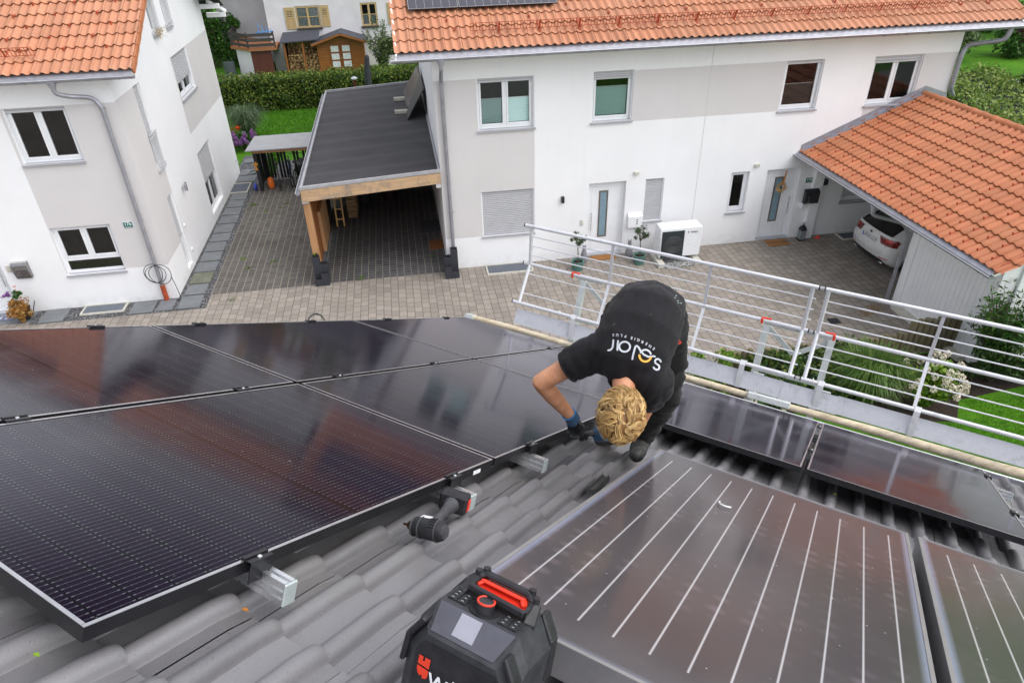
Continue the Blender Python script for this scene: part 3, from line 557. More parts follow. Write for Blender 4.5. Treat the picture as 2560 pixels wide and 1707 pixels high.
# projecting side bays seen past the corner
obj('wall', mb, [M['white_wall'], M['beige_wall']], main, fix=False)
mb = MB(); mb.quad((XW + .3, YF + .3, 2.6), (XR - .3, YF + .3, 2.6), (XR - .3, YF + 9.8, 2.6), (XW + .3, YF + 9.8, 2.6)); mb.quad((XW + .3, YF + 3.2, 0), (XR - .3, YF + 3.2, 0), (XR - .3, YF + 3.2, 6), (XW + .3, YF + 3.2, 6)); obj('room_partition', mb, M['dark'], main)
mb = MB(); mb.bb(7.985, 8.0, YF - .003, YF + .01, .05, 5.8); obj('expansion_joint', mb, M['joint'] if 'joint' in M else mat('joint', (.55, .55, .54), .8), main)
mb = MB(); mb.bb(11.52, 11.80, YF - .16, YF, 0, 2.75); obj('corner_pier', mb, M['white_wall'], main)
window(main, PF, *W1, cols=2, blind=(M['blind'], .58)); window(main, PF, *W2, cols=1, blind=(M['blind'], .70), box_h=.16); window(main, PF, *W3, cols=1, blind=(M['blind_grey'], .50), box_h=.05); window(main, PF, *W4, cols=2, box_h=.14)
window(main, PF, *SH, cols=1, shut=1.0, box=False); window(main, PF, *S2, cols=1, shut=.97, box=False); window(main, PF, *W5, cols=1, box=False); window(main, PF, *W6, cols=1, box=False)
entry_door(main, PF, *D1, 5.21, 5.47, 4.99); entry_door(main, PF, *D2, 10.44, 10.70, 10.98)
cp, sp_ = math.cos(math.radians(28)), math.sin(math.radians(28)); VU = (0, cp, sp_); VN = (0, -sp_, cp); Y0 = 17.05; Z0 = 5.80
prof = wave(.4, .050)
tile_field('roof_tiles', main, M['clay'], (-.02, Y0 + .14 * cp, Z0 + .14 * sp_), (1, 0, 0), VU, VN, 41, 13, .4, .405, prof, .034)
mb = MB(); mb.add([(-.0, Y0 + .10, Z0 + .03), (16.18, Y0 + .10, Z0 + .03), (16.18, Y0 + 5.66, Z0 + 5.66 * sp_ / cp), (-.0, Y0 + 5.66, Z0 + 5.66 * sp_ / cp)], [(0, 1, 2, 3)]); mb.add([(0, Y0 + 5.66, Z0 + 3.01), (16.18, Y0 + 5.66, Z0 + 3.01), (16.18, Y0 + 11.3, Z0), (0, Y0 + 11.3, Z0)], [(0, 1, 2, 3)]); obj('roof_underlay', mb, M['dark'], main, fix=False)
mb = MB(); mb.bb(-.02, 16.2, Y0 + .02, YF + .02, Z0 - .10, Z0 - .02); obj('soffit', mb, M['white_wall'], main)
for x in (.02, 16.16): mb = MB(); mb.beam((x, Y0 + .1, Z0 - .02), (x, Y0 + 5.66, Z0 + 2.98), .04, .16); obj('verge_board', mb, M['white_wall'], main)
mb = MB(); mb.add([(0.05, Y0 - .02, Z0 - .03), (16.2, Y0 - .02, Z0 - .03), (16.2, Y0 + .18, Z0 + .085), (.05, Y0 + .18, Z0 + .085)], [(0, 1, 2, 3)]); obj('eaves_flashing', mb, M['zinc'], main, fix=False)
gutter(main, (-.12, Y0 - .05, Z0 - .03), (16.25, Y0 - .05, Z0 - .03))
downpipe(main, [(1.02, Y0 - .05, Z0 - .12), (1.02, Y0 - .05, Z0 - .30), (1.03, YF - .09, Z0 - .62), (1.03, YF - .09, .1)], .05, [(1.03, YF - .09, 5.06), (1.03, YF - .09, 1.75)], (1.02, Y0 - .05, Z0 - .06))
downpipe(main, [(15.75, Y0 - .05, Z0 - .08), (15.72, Y0 - .02, Z0 - .36), (15.15, YF - .05, Z0 - .55), (15.05, YF - .06, Z0 - .80), (15.05, YF - .06, 4.1), (15.3, YF + .1, 3.92)], .06, [(15.05, YF - .06, 4.95), (15.05, YF - .06, 4.2)])
def snow_guard(house, x0, x1, v, posts):
    mb = MB(); B = lambda x, a, h: np.array([x, Y0 + a * cp - h * sp_, Z0 + a * sp_ + h * cp])
    for h in (.09, .29): mb.beam(B(x0, v, h), B(x1, v, h), .018, .012)
    n = int((x1 - x0) / .075)
    for i in range(n + 1): x = x0 + (x1 - x0) * i / n; mb.beam(B(x, v, .09), B(x, v, .29), .010, .010, (1, 0, 0))
    g = obj('snow_guard', mb, M['redpaint'], house)
    for x in posts:
        mb = MB(); mb.beam(B(x, v, .03), B(x, v, .30), .035, .012, (0, 1, .2)); mb.beam(B(x, v, .07), B(x, v + .30, .055), .035, .012); mb.beam(B(x, v - .1, .05), B(x, v + .05, .06), .05, .02); obj('guard_bracket', mb, M['redpaint'], g)
snow_guard(main, 1.81, 14.24, .72, [2.5 + .985 * i for i in range(12)])
hook = None
def snow_hooks(house, B, spots, m=None):
    global hook
    for (a, b) in spots:
        p = B(a, b)
        if hook is None:
            mb = MB(); mb.beam((0, .13, .0), (0, 0, .012), .034, .010); mb.beam((0, 0, .0), (0, .014, .062), .034, .012, (0, 1, 0)); hook = bpy.data.objects.new('snow_hook', mesh_of('snow_hook', mb, M['redpaint'], (0, 0, 0))); C.objects.link(hook); o = hook
        else: o = hook.copy(); C.objects.link(o)
        o.parent = house; o.location = tuple(p[0] - ORG[house.name]); o.rotation_euler = p[1]
BM = lambda x, a: (np.array([x, Y0 + a * cp - .045 * sp_, Z0 + a * sp_ + .045 * cp]), (math.radians(28), 0, 0))
snow_hooks(main, BM, [(1.3 + 1.0 * i, 1.15 + (.40 if i % 2 else 0)) for i in range(14)] + [(.72, .80), (1.45, .80), (14.7, .8), (15.5, .8)] + [(4.7 + 1.0 * i, 1.95 + (.40 if i % 2 else 0)) for i in range(10)])
# house number sign, bells, lamps etc. on the main facade
def wallbox(name, lab, cat, u0, u1, z0, z1, dep, m, bev=.008, group=None):
    mb = MB(); mb.bb(u0, u1, YF - dep, YF, z0, z1, bev=bev); return tag(obj(name, mb, m, None, True), lab, cat, group)
# ------------------------------------------------------------------ LEFT HOUSE
PLF = lambda u, z, d: (u, YL - d, z); PLS = lambda u, z, d: (XL + d, u, z)
lh = thing('terraced_house', 'white and beige house on the left with orange roof and shuttered side windows', 'house', (-9, YL, 0))
LU = (-8.86, -7.52, 3.85, 5.12); LL = (-8.90, -7.49, .95, 2.24); LD = (-11.5, -10.36, .05, 2.2)
s1 = (18.87, 19.38, 2.97, 5.15); s2 = (22.6, 24.45, 3.92, 5.13); s3 = (22.6, 24.3, .28, 2.28); s4 = (18.87, 19.35, .15, 2.29); s5 = (21.6, 22.2, 5.85, 7.3); s6 = (23.0, 23.55, 5.85, 7.3)
mb = wall_grid(PLF, -14, XL, 0, 6.0, [LU, LL, LD], [(-8.92, XL, 1.0, 5.13)])
m2 = wall_grid(PLS, YL, YL + 10.05, 0, 5.85, [s1, s2, s3, s4], [(YL, 19.38, 1.0, 5.15), (22.5, 27.46, 2.94, 5.14)]); mb.add(m2.v, m2.f); mb.m[-len(m2.m):] = m2.m
m3 = wall_grid(PLS, YL + .0, YL + 10.05, 5.85, 9.5, [s5, s6], []);
yr = YL + 5.03
for f, (i) in zip(m3.f, m3.m):
    pts = [list(m3.v[k]) for k in f]
    for q in pts:
        lim = 5.98 + (5.03 - abs(q[1] - yr)) * sp_ / cp; q[2] = min(q[2], lim)
    mb.add(pts, [tuple(range(len(pts)))])
mb.quad((-14, YL + 10.05, 0), (XL, YL + 10.05, 0), (XL, YL + 10.05, 6.1), (-14, YL + 10.05, 6.1))
obj('wall', mb, [M['white_wall'], M['beige_wall']], lh, fix=False)
mb = MB(); mb.quad((-14, YL + 3, 0), (XL - .3, YL + 3, 0), (XL - .3, YL + 3, 8), (-14, YL + 3, 8)); mb.quad((XL - 2.5, YL + 3, 0), (XL - 2.5, YL + 10, 0), (XL - 2.5, YL + 10, 8), (XL - 2.5, YL + 3, 8)); mb.quad((-14, YL + .3, 2.6), (XL - .3, YL + .3, 2.6), (XL - .3, YL + 10, 2.6), (-14, YL + 10, 2.6)); obj('room_partition', mb, M['dark'], lh)
window(lh, PLF, *LU, cols=2, box_h=.06); window(lh, PLF, *LL, cols=2, low=.26, box=False)
entry_door(lh, PLF, *LD, -11.05, -10.80, -10.50)
window(lh, PLS, *s1, cols=1, shut=.55, box=False, sill=False); window(lh, PLS, *s2, cols=2, shut=.60, box=False, curtain=True); window(lh, PLS, *s3, cols=2, shut=.48, box=False, sill=False, curtain=True); window(lh, PLS, *s4, cols=1, shut=.55, box=False, sill=False)
for s in (s5, s6): window(lh, PLS, *s, cols=1, box=False, sill=True)
def french_rail(y0, y1, z0, z1, lab):
    mb = MB(); x = XL + .05
    for z in (z0 + .05, z0 + .13, z1 - .09, z1): mb.beam((x, y0 - .05, z), (x, y1 + .05, z), .03, .022)
    for i in range(7): y = y0 + (y1 - y0) * (i + .5) / 7; mb.beam((x, y, z0 + .05), (x, y, z1), .012, .012, (1, 0, 0))
    for y in (y0 - .03, y1 + .03):
        for z in (z0 + .13, z1 - .09): mb.beam((XL, y, z), (x, y, z), .02, .02)
    obj('window_railing', mb, M['galv'], lh, label=lab)
french_rail(18.87, 19.40, 2.97, 3.95, 'metal railing below the tall half shuttered window'); french_rail(21.55, 22.25, 5.85, 6.85, 'upper railing with dry straw on its foot'); french_rail(22.95, 23.6, 5.85, 6.85, 'upper railing beside the gable centre')
tile_field('roof_tiles', lh, M['clay'], (-14.15, Y0 + .10 * cp, Z0 + .10 * sp_), (1, 0, 0), VU, VN, 21, 13, .4, .405, prof, .034)
mb = MB(); mb.add([(-14.1, Y0 + .1, Z0 + .03), (-5.77, Y0 + .1, Z0 + .03), (-5.77, Y0 + 5.5, Z0 + 2.9), (-14.1, Y0 + 5.5, Z0 + 2.9)], [(0, 1, 2, 3)]); mb.add([(-14.1, Y0 + 5.5, Z0 + 2.9), (-5.77, Y0 + 5.5, Z0 + 2.9), (-5.77, Y0 + 11, Z0), (-14.1, Y0 + 11, Z0)], [(0, 1, 2, 3)]); obj('roof_underlay', mb, M['dark'], lh, fix=False)
mb = MB()
for j in range(13):
    v = .10 + j * .405; a = np.array([-5.752, Y0 + v * cp, Z0 + v * sp_]); V_ = np.array(VU); N_ = np.array(VN); a0 = a + N_ * .045
    mb.prism([a0, a0 + V_ * .42 - N_ * .02, a0 + V_ * .42 - N_ * .15, a0 - N_ * .13], (.035, 0, 0))
obj('verge_tiles', mb, M['clay_side'], lh)
mb = MB(); mb.bb(-14, -5.80, Y0 + .02, YL + .02, Z0 - .10, Z0 - .02); mb.beam((-5.80, Y0 + .1, Z0 - .05), (-5.80, Y0 + 5.5, Z0 + 2.85), .05, .14); mb.bb(XL, -5.8, Y0 + .3, YL + .05, Z0 - .14, Z0 - .10); mb.beam((-6.15, YL + 10.0, 6.02), (-5.82, YL + 10.9, 5.6), .1, .1)
obj('soffit', mb, M['white_wall'], lh)
for i in range(3): mb = MB(); mb.bb(XL, -5.80, YL + 9.3 + i * .7, YL + 9.42 + i * .7, 6.15 - i * .36, 6.3 - i * .36); obj('purlin_end', mb, M['white_wall'], lh)
mb = MB(); mb.add([(-14, Y0 - .02, Z0 - .03), (-5.77, Y0 - .02, Z0 - .03), (-5.77, Y0 + .18, Z0 + .085), (-14, Y0 + .18, Z0 + .085)], [(0, 1, 2, 3)]); obj('eaves_flashing', mb, M['zinc'], lh, fix=False)
gutter(lh, (-14, Y0 - .05, Z0 - .03), (-5.70, Y0 - .05, Z0 - .03))
downpipe(lh, [(-7.42, Y0 - .05, Z0 - .12), (-7.42, Y0 - .05, Z0 - .32), (-7.25, Y0 + .1, Z0 - .42), (-6.83, YL - .10, Z0 - .52), (-6.71, YL - .10, Z0 - .75), (-6.71, YL - .10, .4)], .05, [(-6.71, YL - .10, 5.04), (-6.71, YL - .10, 2.3), (-6.71, YL - .1, .62)], (-7.42, Y0 - .05, Z0 - .06), ((-6.71, YL - .10, .0), (-6.71, YL - .10, .48), True))
snow_guard(lh, -13.5, -7.79, .66, [-8.4, -9.4, -10.4, -11.4])
BL = lambda x, a: (np.array([x, Y0 + a * cp - .045 * sp_, Z0 + a * sp_ + .045 * cp]), (math.radians(28), 0, 0))
snow_hooks(lh, BL, [(-6.35 - .9 * (i % 3) - (.35 if j % 2 else 0) , .82 + .405 * j) for j in range(5) for i in range(3)])
# straw in the railing
mb = MB()
for i in range(60):
    a = np.array([XL + .06 + random.uniform(0, .15), 21.55 + random.uniform(0, .5), 5.95 + random.uniform(-.12, .1)]); mb.tube([a, a + np.array([random.uniform(-.05, .12), random.uniform(-.1, .1), random.uniform(-.15, .1)])], .004, 3, cap=False)
tag(obj('straw_bunch', mb, mat('dry_straw', (.45, .30, .10), .9)), 'bunch of dry straw caught at the foot of an upper window railing', 'straw')
mb = MB(); mb.tube([(XL, 20.24, 2.07), (XL + .12, 20.24, 2.07)], .02, 8); mb.tube([(XL + .12, 20.24, 1.98), (XL + .12, 20.24, 2.16)], .045, 12); mb.tube([(XL + .1, 20.36, 2.02), (XL + .1, 20.36, 2.18)], .03, 12)
tag(obj('wall_lamp', mb, M['zinc'], None, True), 'small grey cylinder spotlight on the side wall of the left house', 'lamp')
for y, z, l in ((19.56, 1.21, 'small white round socket cover, upper of two on the side wall'), (19.59, .45, 'small white round socket cover, lower of two near the ground')):
    mb = MB(); mb.tube([(XL, y, z), (XL + .04, y, z)], .045, 14); tag(obj('wall_socket', mb, M['upvc'], None, True), l, 'socket')
mb = MB(); mb.tube([(XL, 27.16, .57), (XL + .1, 27.16, .57), (XL + .12, 27.16, .5)], .015, 8); mb.beam((XL + .05, 27.12, .61), (XL + .05, 27.2, .61), .015, .015); tag(obj('garden_tap', mb, M['alu_dull'], None, True), 'metal garden tap near the back corner of the left house', 'tap')
# signs
def number_sign(txt, u, z, Yp, lab):
    t = thing('house_number_sign', lab, 'sign', (u, Yp, z)); w2, h2 = .115, .085
    mb = MB(); mb.bb(u - w2, u + w2, Yp - .012, Yp - .001, z - h2, z + h2, bev=.004); obj('white_edge', mb, M['upvc'], t)
    mb = MB(); mb.bb(u - w2 + .010, u + w2 - .010, Yp - .016, Yp - .011, z - h2 + .010, z + h2 - .010); obj('green_plate', mb, mat('sign_green', (.0, .13, .10), .35), t)
    mb = MB(); put_text(mb, txt, .115, (u, Yp - .0175, z + .018), (1, 0, 0), (0, 0, 1), True); put_text(mb, 'Sonnenweg', .032, (u, Yp - .0175, z - .055), (1, 0, 0), (0, 0, 1), True); obj('lettering', mb, M['upvc'], t, fix=False)
number_sign('17b', -7.06, 2.18, YL, 'green house number sign 17b beside the left downpipe'); number_sign('17d', 11.42, 1.78, YF, 'green house number sign 17d above the black mailbox')
# mailboxes
t = thing('mailbox', 'curved stainless steel mailbox with two names on the left house', 'mailbox', (-9.88, YL, 1.2))
mb = MB(); pr = [(0, .02), (0, .44), (.10, .44), (.135, .38), (.13, .22), (.09, .06), (.07, .0)]
mb.prism([(-10.07, YL - a, 1.0 + b) for a, b in pr], (.37, 0, 0)); obj('box', mb, M['steelbox'] if 'steelbox' in M else mat('brushed_steel_box', (.30, .29, .30), .32, .8, .1, 20), t)
mb = MB(); put_text(mb, 'Schweiger', .062, (-9.86, YL - .137, 1.235), (1, 0, 0), (0, .12, .99), True); put_text(mb, 'Wand', .062, (-9.84, YL - .128, 1.16), (1, 0, 0), (0, .3, .95), True)
for z, a in ((1.30, .140), (1.24, .139), (1.18, .131)): mb.tube([(-10.01, YL - a, z), (-10.01, YL - a + .01, z)], .012, 8)
obj('lettering', mb, M['black'], t, fix=False)
mb = MB(); mb.bb(-10.07, -9.70, YL - .108, YL, 1.438, 1.452, bev=.003); obj('lid', mb, mat('light_steel', (.5, .49, .48), .35, .6), t)
t = thing('mailbox', 'white sheet metal mailbox right of the glazed front door behind the scaffold rail', 'mailbox', (6.23, YF, 1.0))
mb = MB(); mb.bb(6.03, 6.44, YF - .12, YF, .83, 1.16, bev=.006); obj('box', mb, M['upvc'], t, True); mb = MB(); mb.prism([(6.03, YF - .125, 1.16), (6.03, YF, 1.25), (6.03, YF, 1.16)], (.41, 0, 0)); mb.beam((6.03, YF - .123, 1.12), (6.3, YF - .123, 1.08), .004, .006); obj('lid', mb, M['upvc'], t)
mb = MB()
for z in (1.06, 1.0, .94): mb.bb(6.27, 6.31, YF - .123, YF - .119, z - .015, z + .015)
obj('peep_holes', mb, M['black'], t)
t = thing('mailbox', 'black mailbox under the 17d sign', 'mailbox', (11.46, YF - .16, 1.37)); mb = MB(); mb.prism([(11.25, YF - .161, 1.17), (11.25, YF - .161, 1.58), (11.25, YF - .22, 1.56), (11.25, YF - .29, 1.50), (11.25, YF - .29, 1.17)], (.43, 0, 0)); obj('box', mb, M['black'], t)
mb = MB()
for i in range(3): mb.bb(11.35, 11.365, YF - .294, YF - .289, 1.25 + .06 * i, 1.27 + .06 * i)
mb.bb(11.3, 11.42, YF - .294, YF - .289, 1.195, 1.205); obj('dots', mb, M['alu_dull'], t)
wallbox('wall_lamp', 'slim black wall lamp left of the nearer front door', 'lamp', 4.09, 4.17, 1.73, 1.91, .09, M['black']); wallbox('light_switch', 'small cream bell plate left of the nearer front door', 'switch', 4.65, 4.74, .99, 1.16, .02, M['cream'])
wallbox('sensor_box', 'small cream sensor box above the narrow closed shutter', 'sensor', 6.12, 6.26, 2.36, 2.45, .06, M['cream'], group='cream sensor boxes'); wallbox('sensor_box', 'small cream sensor box left of the wreath door', 'sensor', 9.65, 9.79, 2.31, 2.40, .06, M['cream'], group='cream sensor boxes')
wallbox('doorbell', 'small white doorbell plate under the black mailbox', 'doorbell', 11.26, 11.34, .98, 1.13, .18, M['upvc']); wallbox('wall_lamp', 'square black wall lamp at the pier beside the carport bay', 'lamp', 11.80, 11.98, 1.62, 1.80, .14, M['black'], .03)
mb = MB(); mb.bb(-10.25, -10.15, YL - .02, YL, 1.18, 1.36, bev=.005); tag(obj('light_switch', mb, M['cream'], None, True), 'cream double bell plate left of the steel mailbox', 'switch')
# ------------------------------------------------------------------ GARAGE with side bay
ga = thing('garage', 'white garage with orange tiled gable roof and open parking bay at the right', 'garage', (13, 13, 0))
GX0, GX1 = 11.8, 16.6; mb = MB(); mb.quad((GX0, 10.8, 0), (GX0, 13.5, 0), (GX0, 13.5, 2.6), (GX0, 10.8, 2.6)); mb.quad((GX0, 13.5, 0), (17.2, 13.5, 0), (17.2, 13.5, 3.9), (GX0, 13.5, 2.6)); mb.add([(GX0, 10.8, 0), (17.2, 10.8, 0), (17.2, 10.8, 2.7), (14.3, 10.8, 3.85), (GX0, 10.8, 2.8)], [(0, 1, 2, 3, 4)])
mb.quad((17.2, 10.8, 0), (17.2, YF, 0), (17.2, YF, 2.7), (17.2, 10.8, 2.7)); mb.bb(GX0 - .03, GX0 + .26, 13.28, 13.52, 0, 2.75); obj('wall', mb, M['white_wall'], ga, fix=False)
t = NT('white_ribbed_cladding'); p = t.pos(); s = t.n('ShaderNodeSeparateXYZ'); t.l(p, s.inputs[0]); q = t.math('FRACT', t.math('DIVIDE', s.outputs[1], .155)); t.l(t.mix(t.math('LESS_THAN', q, .05), (.72, .72, .74, 1), (.42, .42, .44, 1)), t.b.inputs['Base Color']); t.b.inputs['Roughness'].default_value = .45; M['clad'] = t.m
mb = MB(); n = 16
for i in range(n): y0 = 10.95 + (13.2 - 10.95) * i / n; y1 = 10.95 + (13.2 - 10.95) * (i + 1) / n; mb.bb(GX0 - .012, GX0 - .004, y0 + .0035, y1 - .0035, .05, 2.55)
obj('cladding', mb, mat('white_cladding_boards', (.80, .80, .82), .5, 0, .04, 3), ga)
mb = MB(); mb.bb(GX0 - .22, GX0 + .0, 10.9, 13.28, -.0, .10); obj('plinth', mb, M['cream'], ga)
mb = MB(); mb.bb(12.4, 17.2, 10.74, 10.797, 2.05, 2.11); mb.bb(12.2, 12.26, 10.74, 10.797, 0, 2.6); obj('front_trim', mb, M['upvc'], ga)
gp = math.atan2(4.02 - 2.62, 14.3 - 10.93); gc, gs = math.cos(gp), math.sin(gp); SLP = (14.3 - 10.93) / gc; VG = (gc, 0, gs); NG = (-gs, 0, gc); exg = SLP / 10
tile_field('roof_tiles', ga, M['clay2'], (10.93, YF - .02, 2.64), (0, -1, 0), VG, NG, 19, 10, .4, exg, wave(.4, .044, 12), .030)
mb = MB(); mb.add([(10.95, 10.28, 2.64), (10.95, YF, 2.64), (14.3, YF, 4.03), (14.3, 10.28, 4.03)], [(0, 1, 2, 3)]); mb.add([(14.3, 10.28, 4.03), (14.3, YF, 4.03), (17.7, YF, 2.64), (17.7, 10.28, 2.64)], [(0, 1, 2, 3)]); obj('roof_underlay', mb, M['dark'], ga, fix=False)
mb = MB(); mb.add([(10.95, 10.32, 2.55), (10.95, YF, 2.55), (14.3, YF, 3.94), (14.3, 10.32, 3.94)], [(0, 1, 2, 3)]); mb.beam((10.98, 10.33, 2.53), (14.3, 10.33, 3.92), .05, .16); obj('soffit', mb, M['white_wall'], ga)
mb = MB()
for i in range(20):
    y = YF - .05 - i * .37; mb.loft([[np.array([14.3 + r * math.cos(a), yy, 4.02 + r * .75 * math.sin(a)]) for a in np.linspace(0, 2 * math.pi, 14)[:-1]] for yy, r in ((y, .125), (y - .30, .12), (y - .36, .14), (y - .40, .14))])
obj('ridge_tiles', mb, M['clay2'], ga, True)
mb = MB()
for j in range(10):
    a0 = np.array([10.93, 10.235, 2.66]) + np.array(VG) * (j * exg) + np.array(NG) * .05; mb.prism([a0, a0 + np.array(VG) * (exg + .01) - np.array(NG) * .015, a0 + np.array(VG) * (exg + .01) - np.array(NG) * .16, a0 - np.array(NG) * .15], (0, .035, 0))
obj('verge_tiles', mb, mat('verge_clay_red', (.36, .085, .035), .6, 0, .15, 6), ga)
gutter(ga, (10.84, YF + .02, 2.58), (10.84, 10.15, 2.58), .062, out=(-1, 0, 0)); mb = MB(); mb.add([(10.83, 10.2, 2.585), (10.83, YF, 2.585), (10.99, YF, 2.675), (10.99, 10.2, 2.675)], [(0, 1, 2, 3)]); obj('eaves_flashing', mb, M['zinc'], ga, fix=False)
mb = MB(); mb.add([(10.95, YF - .006, 2.66), (14.3, YF - .006, 4.04), (14.3, YF - .006, 4.24), (10.95, YF - .006, 2.84)], [(0, 1, 2, 3)]); mb.add([(14.3, YF - .006, 4.04), (15.03, YF - .006, 3.80), (15.03, YF - .006, 4.0), (14.3, YF - .006, 4.24)], [(0, 1, 2, 3)]); mb.add([(10.95, YF - .16, 2.70), (14.3, YF - .16, 4.09), (14.3, YF - .007, 4.09), (10.95, YF - .007, 2.70)], [(0, 1, 2, 3)]); mb.beam((10.95, YF - .014, 2.78), (14.3, YF - .014, 4.17), .012, .012); obj('wall_flashing', mb, M['zinc'], ga, fix=False)
downpipe(ga, [(10.84, 13.9, 2.5), (10.84, 13.9, 2.3), (11.5, 13.62, 2.15), (11.68, 13.6, 1.95), (11.68, 13.6, .02)], .045, [(11.68, 13.6, 1.9), (11.68, 13.6, .45)], (10.84, 13.9, 2.55))
BG = lambda y, a: (np.array([10.93 + a * gc - .03 * gs, y, 2.66 + a * gs + .03 * gc]), (gp, 0, -math.pi / 2))
sp = []
for j in range(9):
    st = .4 if j < 2 else (.8 if j < 4 else 1.2)
    k = 0; y = YF - .35 - (.2 if j % 2 else 0)
    while y > 10.4: sp.append((y, j * exg + .16)); y -= st
sp = sp[:98]
snow_hooks(ga, BG, sp)
# ------------------------------------------------------------------ OWN ROOF (the one being worked on)
own = thing('roof_under_work', 'dark grey concrete tile roof the person works on, in the foreground', 'roof', RP(3, 0, 1.1))
TW, EX = .298, .3135; pr = []
for cc in (.0745, .2235):
    pr += [(cc - .0745 + (.001 if cc < .1 else 0), .0), (cc - .046, .0), (cc - .034, .0015)] + [(cc + .0315 * math.sin(a), .002 + .038 * math.cos(a)) for a in np.linspace(-1.5, 1.5, 11)] + [(cc + .034, .0), (cc + .046, -.001)]
pr.append((.297, .0))
tile_field('roof_tiles', own, M['dtile'], RP(6.573, -5.1055, 1.125), EA, -SA, NA, 29, 26, TW, EX, pr, .027, .004, cap=.038, smooth=True)
mb = MB(); mb.add([RP(6.5, -5.1, 1.15), RP(6.5, 3.5, 1.15), RP(-1.6, 3.5, 1.15), RP(-1.6, -5.1, 1.15)], [(0, 1, 2, 3)])
a, b = RP(-1.6, -5.1, 1.15), RP(-1.6, 3.5, 1.15); mb.add([a, b, b - HA * 7 - np.array([0, 0, 3.6]), a - HA * 7 - np.array([0, 0, 3.6])], [(0, 1, 2, 3)]); obj('roof_underlay', mb, M['black'], own, fix=False)
mb = MB()
for j in range(26):
    s = 6.573 - j * EX; mb.prism([RP(s, 3.545, 1.078), RP(s - EX - .01, 3.545, 1.095), RP(s - EX - .01, 3.545, 1.20), RP(s, 3.545, 1.20)], EA * .035)
    mb.tube([RP(s - .0, 3.548, 1.085), RP(s - EX, 3.548, 1.10)], [.036, .034], 12)
obj('verge_tiles', mb, M['dtile'], own, True)
mb = MB(); q = [DP(-5.0, 4.6, 0), DP(3.2, 4.6, 0), DP(3.2, -7.5, 0), DP(-5.0, -7.5, 0)]
zt = lambda d: 9 - 1.17 / .888 - .517 * d if d > -1.8 else 9 - 1.17 / .888 - .517 * (-1.8) + .5 * (d + 1.8)
for i in range(4):
    a, b = q[i], q[(i + 1) % 4]; da, db = a @ HA, b @ HA; top = [b + np.array([0, 0, zt(db)])] + ([(a + b) / 2 * 0 + a + (b - a) * ((da + 1.8) / (da - db)) + np.array([0, 0, zt(-1.8)])] if abs(da - db) > 1 else []) + [a + np.array([0, 0, zt(da)])]
    mb.add([a, b] + top, [tuple(range(2 + len(top)))])
obj('wall', mb, M['white_wall'], own, fix=False)
gutter(own, DP(-5, 5.42, 4.93), DP(3.55, 5.42, 4.93), .07, out=tuple(HA))
# ---- solar modules
XA = -EA
def module_template(Wd, L, th, fw, lab, gm, fm, em, stick=False, name='solar_module', cat='solar module', group=None, back=True):
    t = thing(name, lab, cat, (0, 0, 0), group); mb = MB(); a, b = Wd / 2, L / 2
    for (x0, x1, y0, y1) in ((-a, -a + fw, -b, b), (a - fw, a, -b, b), (-a + fw, a - fw, -b, -b + fw), (-a + fw, a - fw, b - fw, b)):
        mb.bb(x0, x1, y0, y1, -th, -.0012); mb.bb(x0 + .0006, x1 - .0006, y0 + .0006, y1 - .0006, -.0012, 0, 1)
    obj('frame', mb, [fm, em], t); mb = MB(); mb.bb(-a + fw, a - fw, -b + fw, b - fw, -.008, -.0022); obj('glass', mb, gm, t)
    return t
pv = module_template(1.120, 1.712, .035, .011, '', M['pv'], M['pvframe'], M['pvedge'], group='black solar modules on the dark roof')
cells = [(2.896, 1.671, 'black solar module at the left end of the row nearest the lane'), (2.896, 3.404, 'black solar module in the middle of the row nearest the lane'), (2.896, 5.135, 'black solar module at the right end of the lane side row, by the log tip'),
         (1.748, 1.671, 'black solar module closest to the viewer, its pale corner at lower left'), (1.748, 3.404, 'black solar module whose near edge the person leans over'), (1.748, 5.135, 'black solar module behind the person, far end of the near row')]
for i, (e, s, l) in enumerate(cells):
    r = pv if i == 0 else dup(pv); r.matrix_world = frame(XA, SA, NA, RP(s, e, .948)); r['label'] = l
for e, s, l in ((.6175, 5.035, 'black solar module right of the person, striped with railing reflections'), (-.495, 5.035, 'black solar module at the right edge of the picture with a red reflection')):
    r = dup(pv, label=l); F = frame(XA, SA, NA, RP(s, e, .948)); r.matrix_world = F @ Matrix.Diagonal((.966, 1, 1, 1))
co = module_template(1.175, 2.04, .09, .014, '', M['coll'], M['coll_frame'], mat('pale_collector_rim', (.26, .25, .245), .45, .3, .1, 10), name='solar_collector', cat='solar collector', group='flat plate collectors')
co.matrix_world = frame(XA, SA, NA, RP(2.54, .1525, .948)); co['label'] = 'large brown flat solar thermal collector with light stripes, in front'
c2 = dup(co, frame(XA, SA, NA, RP(2.545, -1.062, .948)), 'second brown striped collector, cut off at the right picture edge')
# sticker on the frame
mb = MB(); p0 = onR(1190, 1178, .968); mb.box(p0 - EA * .004, (.055, .016, .002), np.stack([SA, NA, np.cross(SA, NA)], 1)); tag(obj('label_sticker', mb, M['upvc']), 'small white barcode sticker on the module edge near the drill', 'sticker')
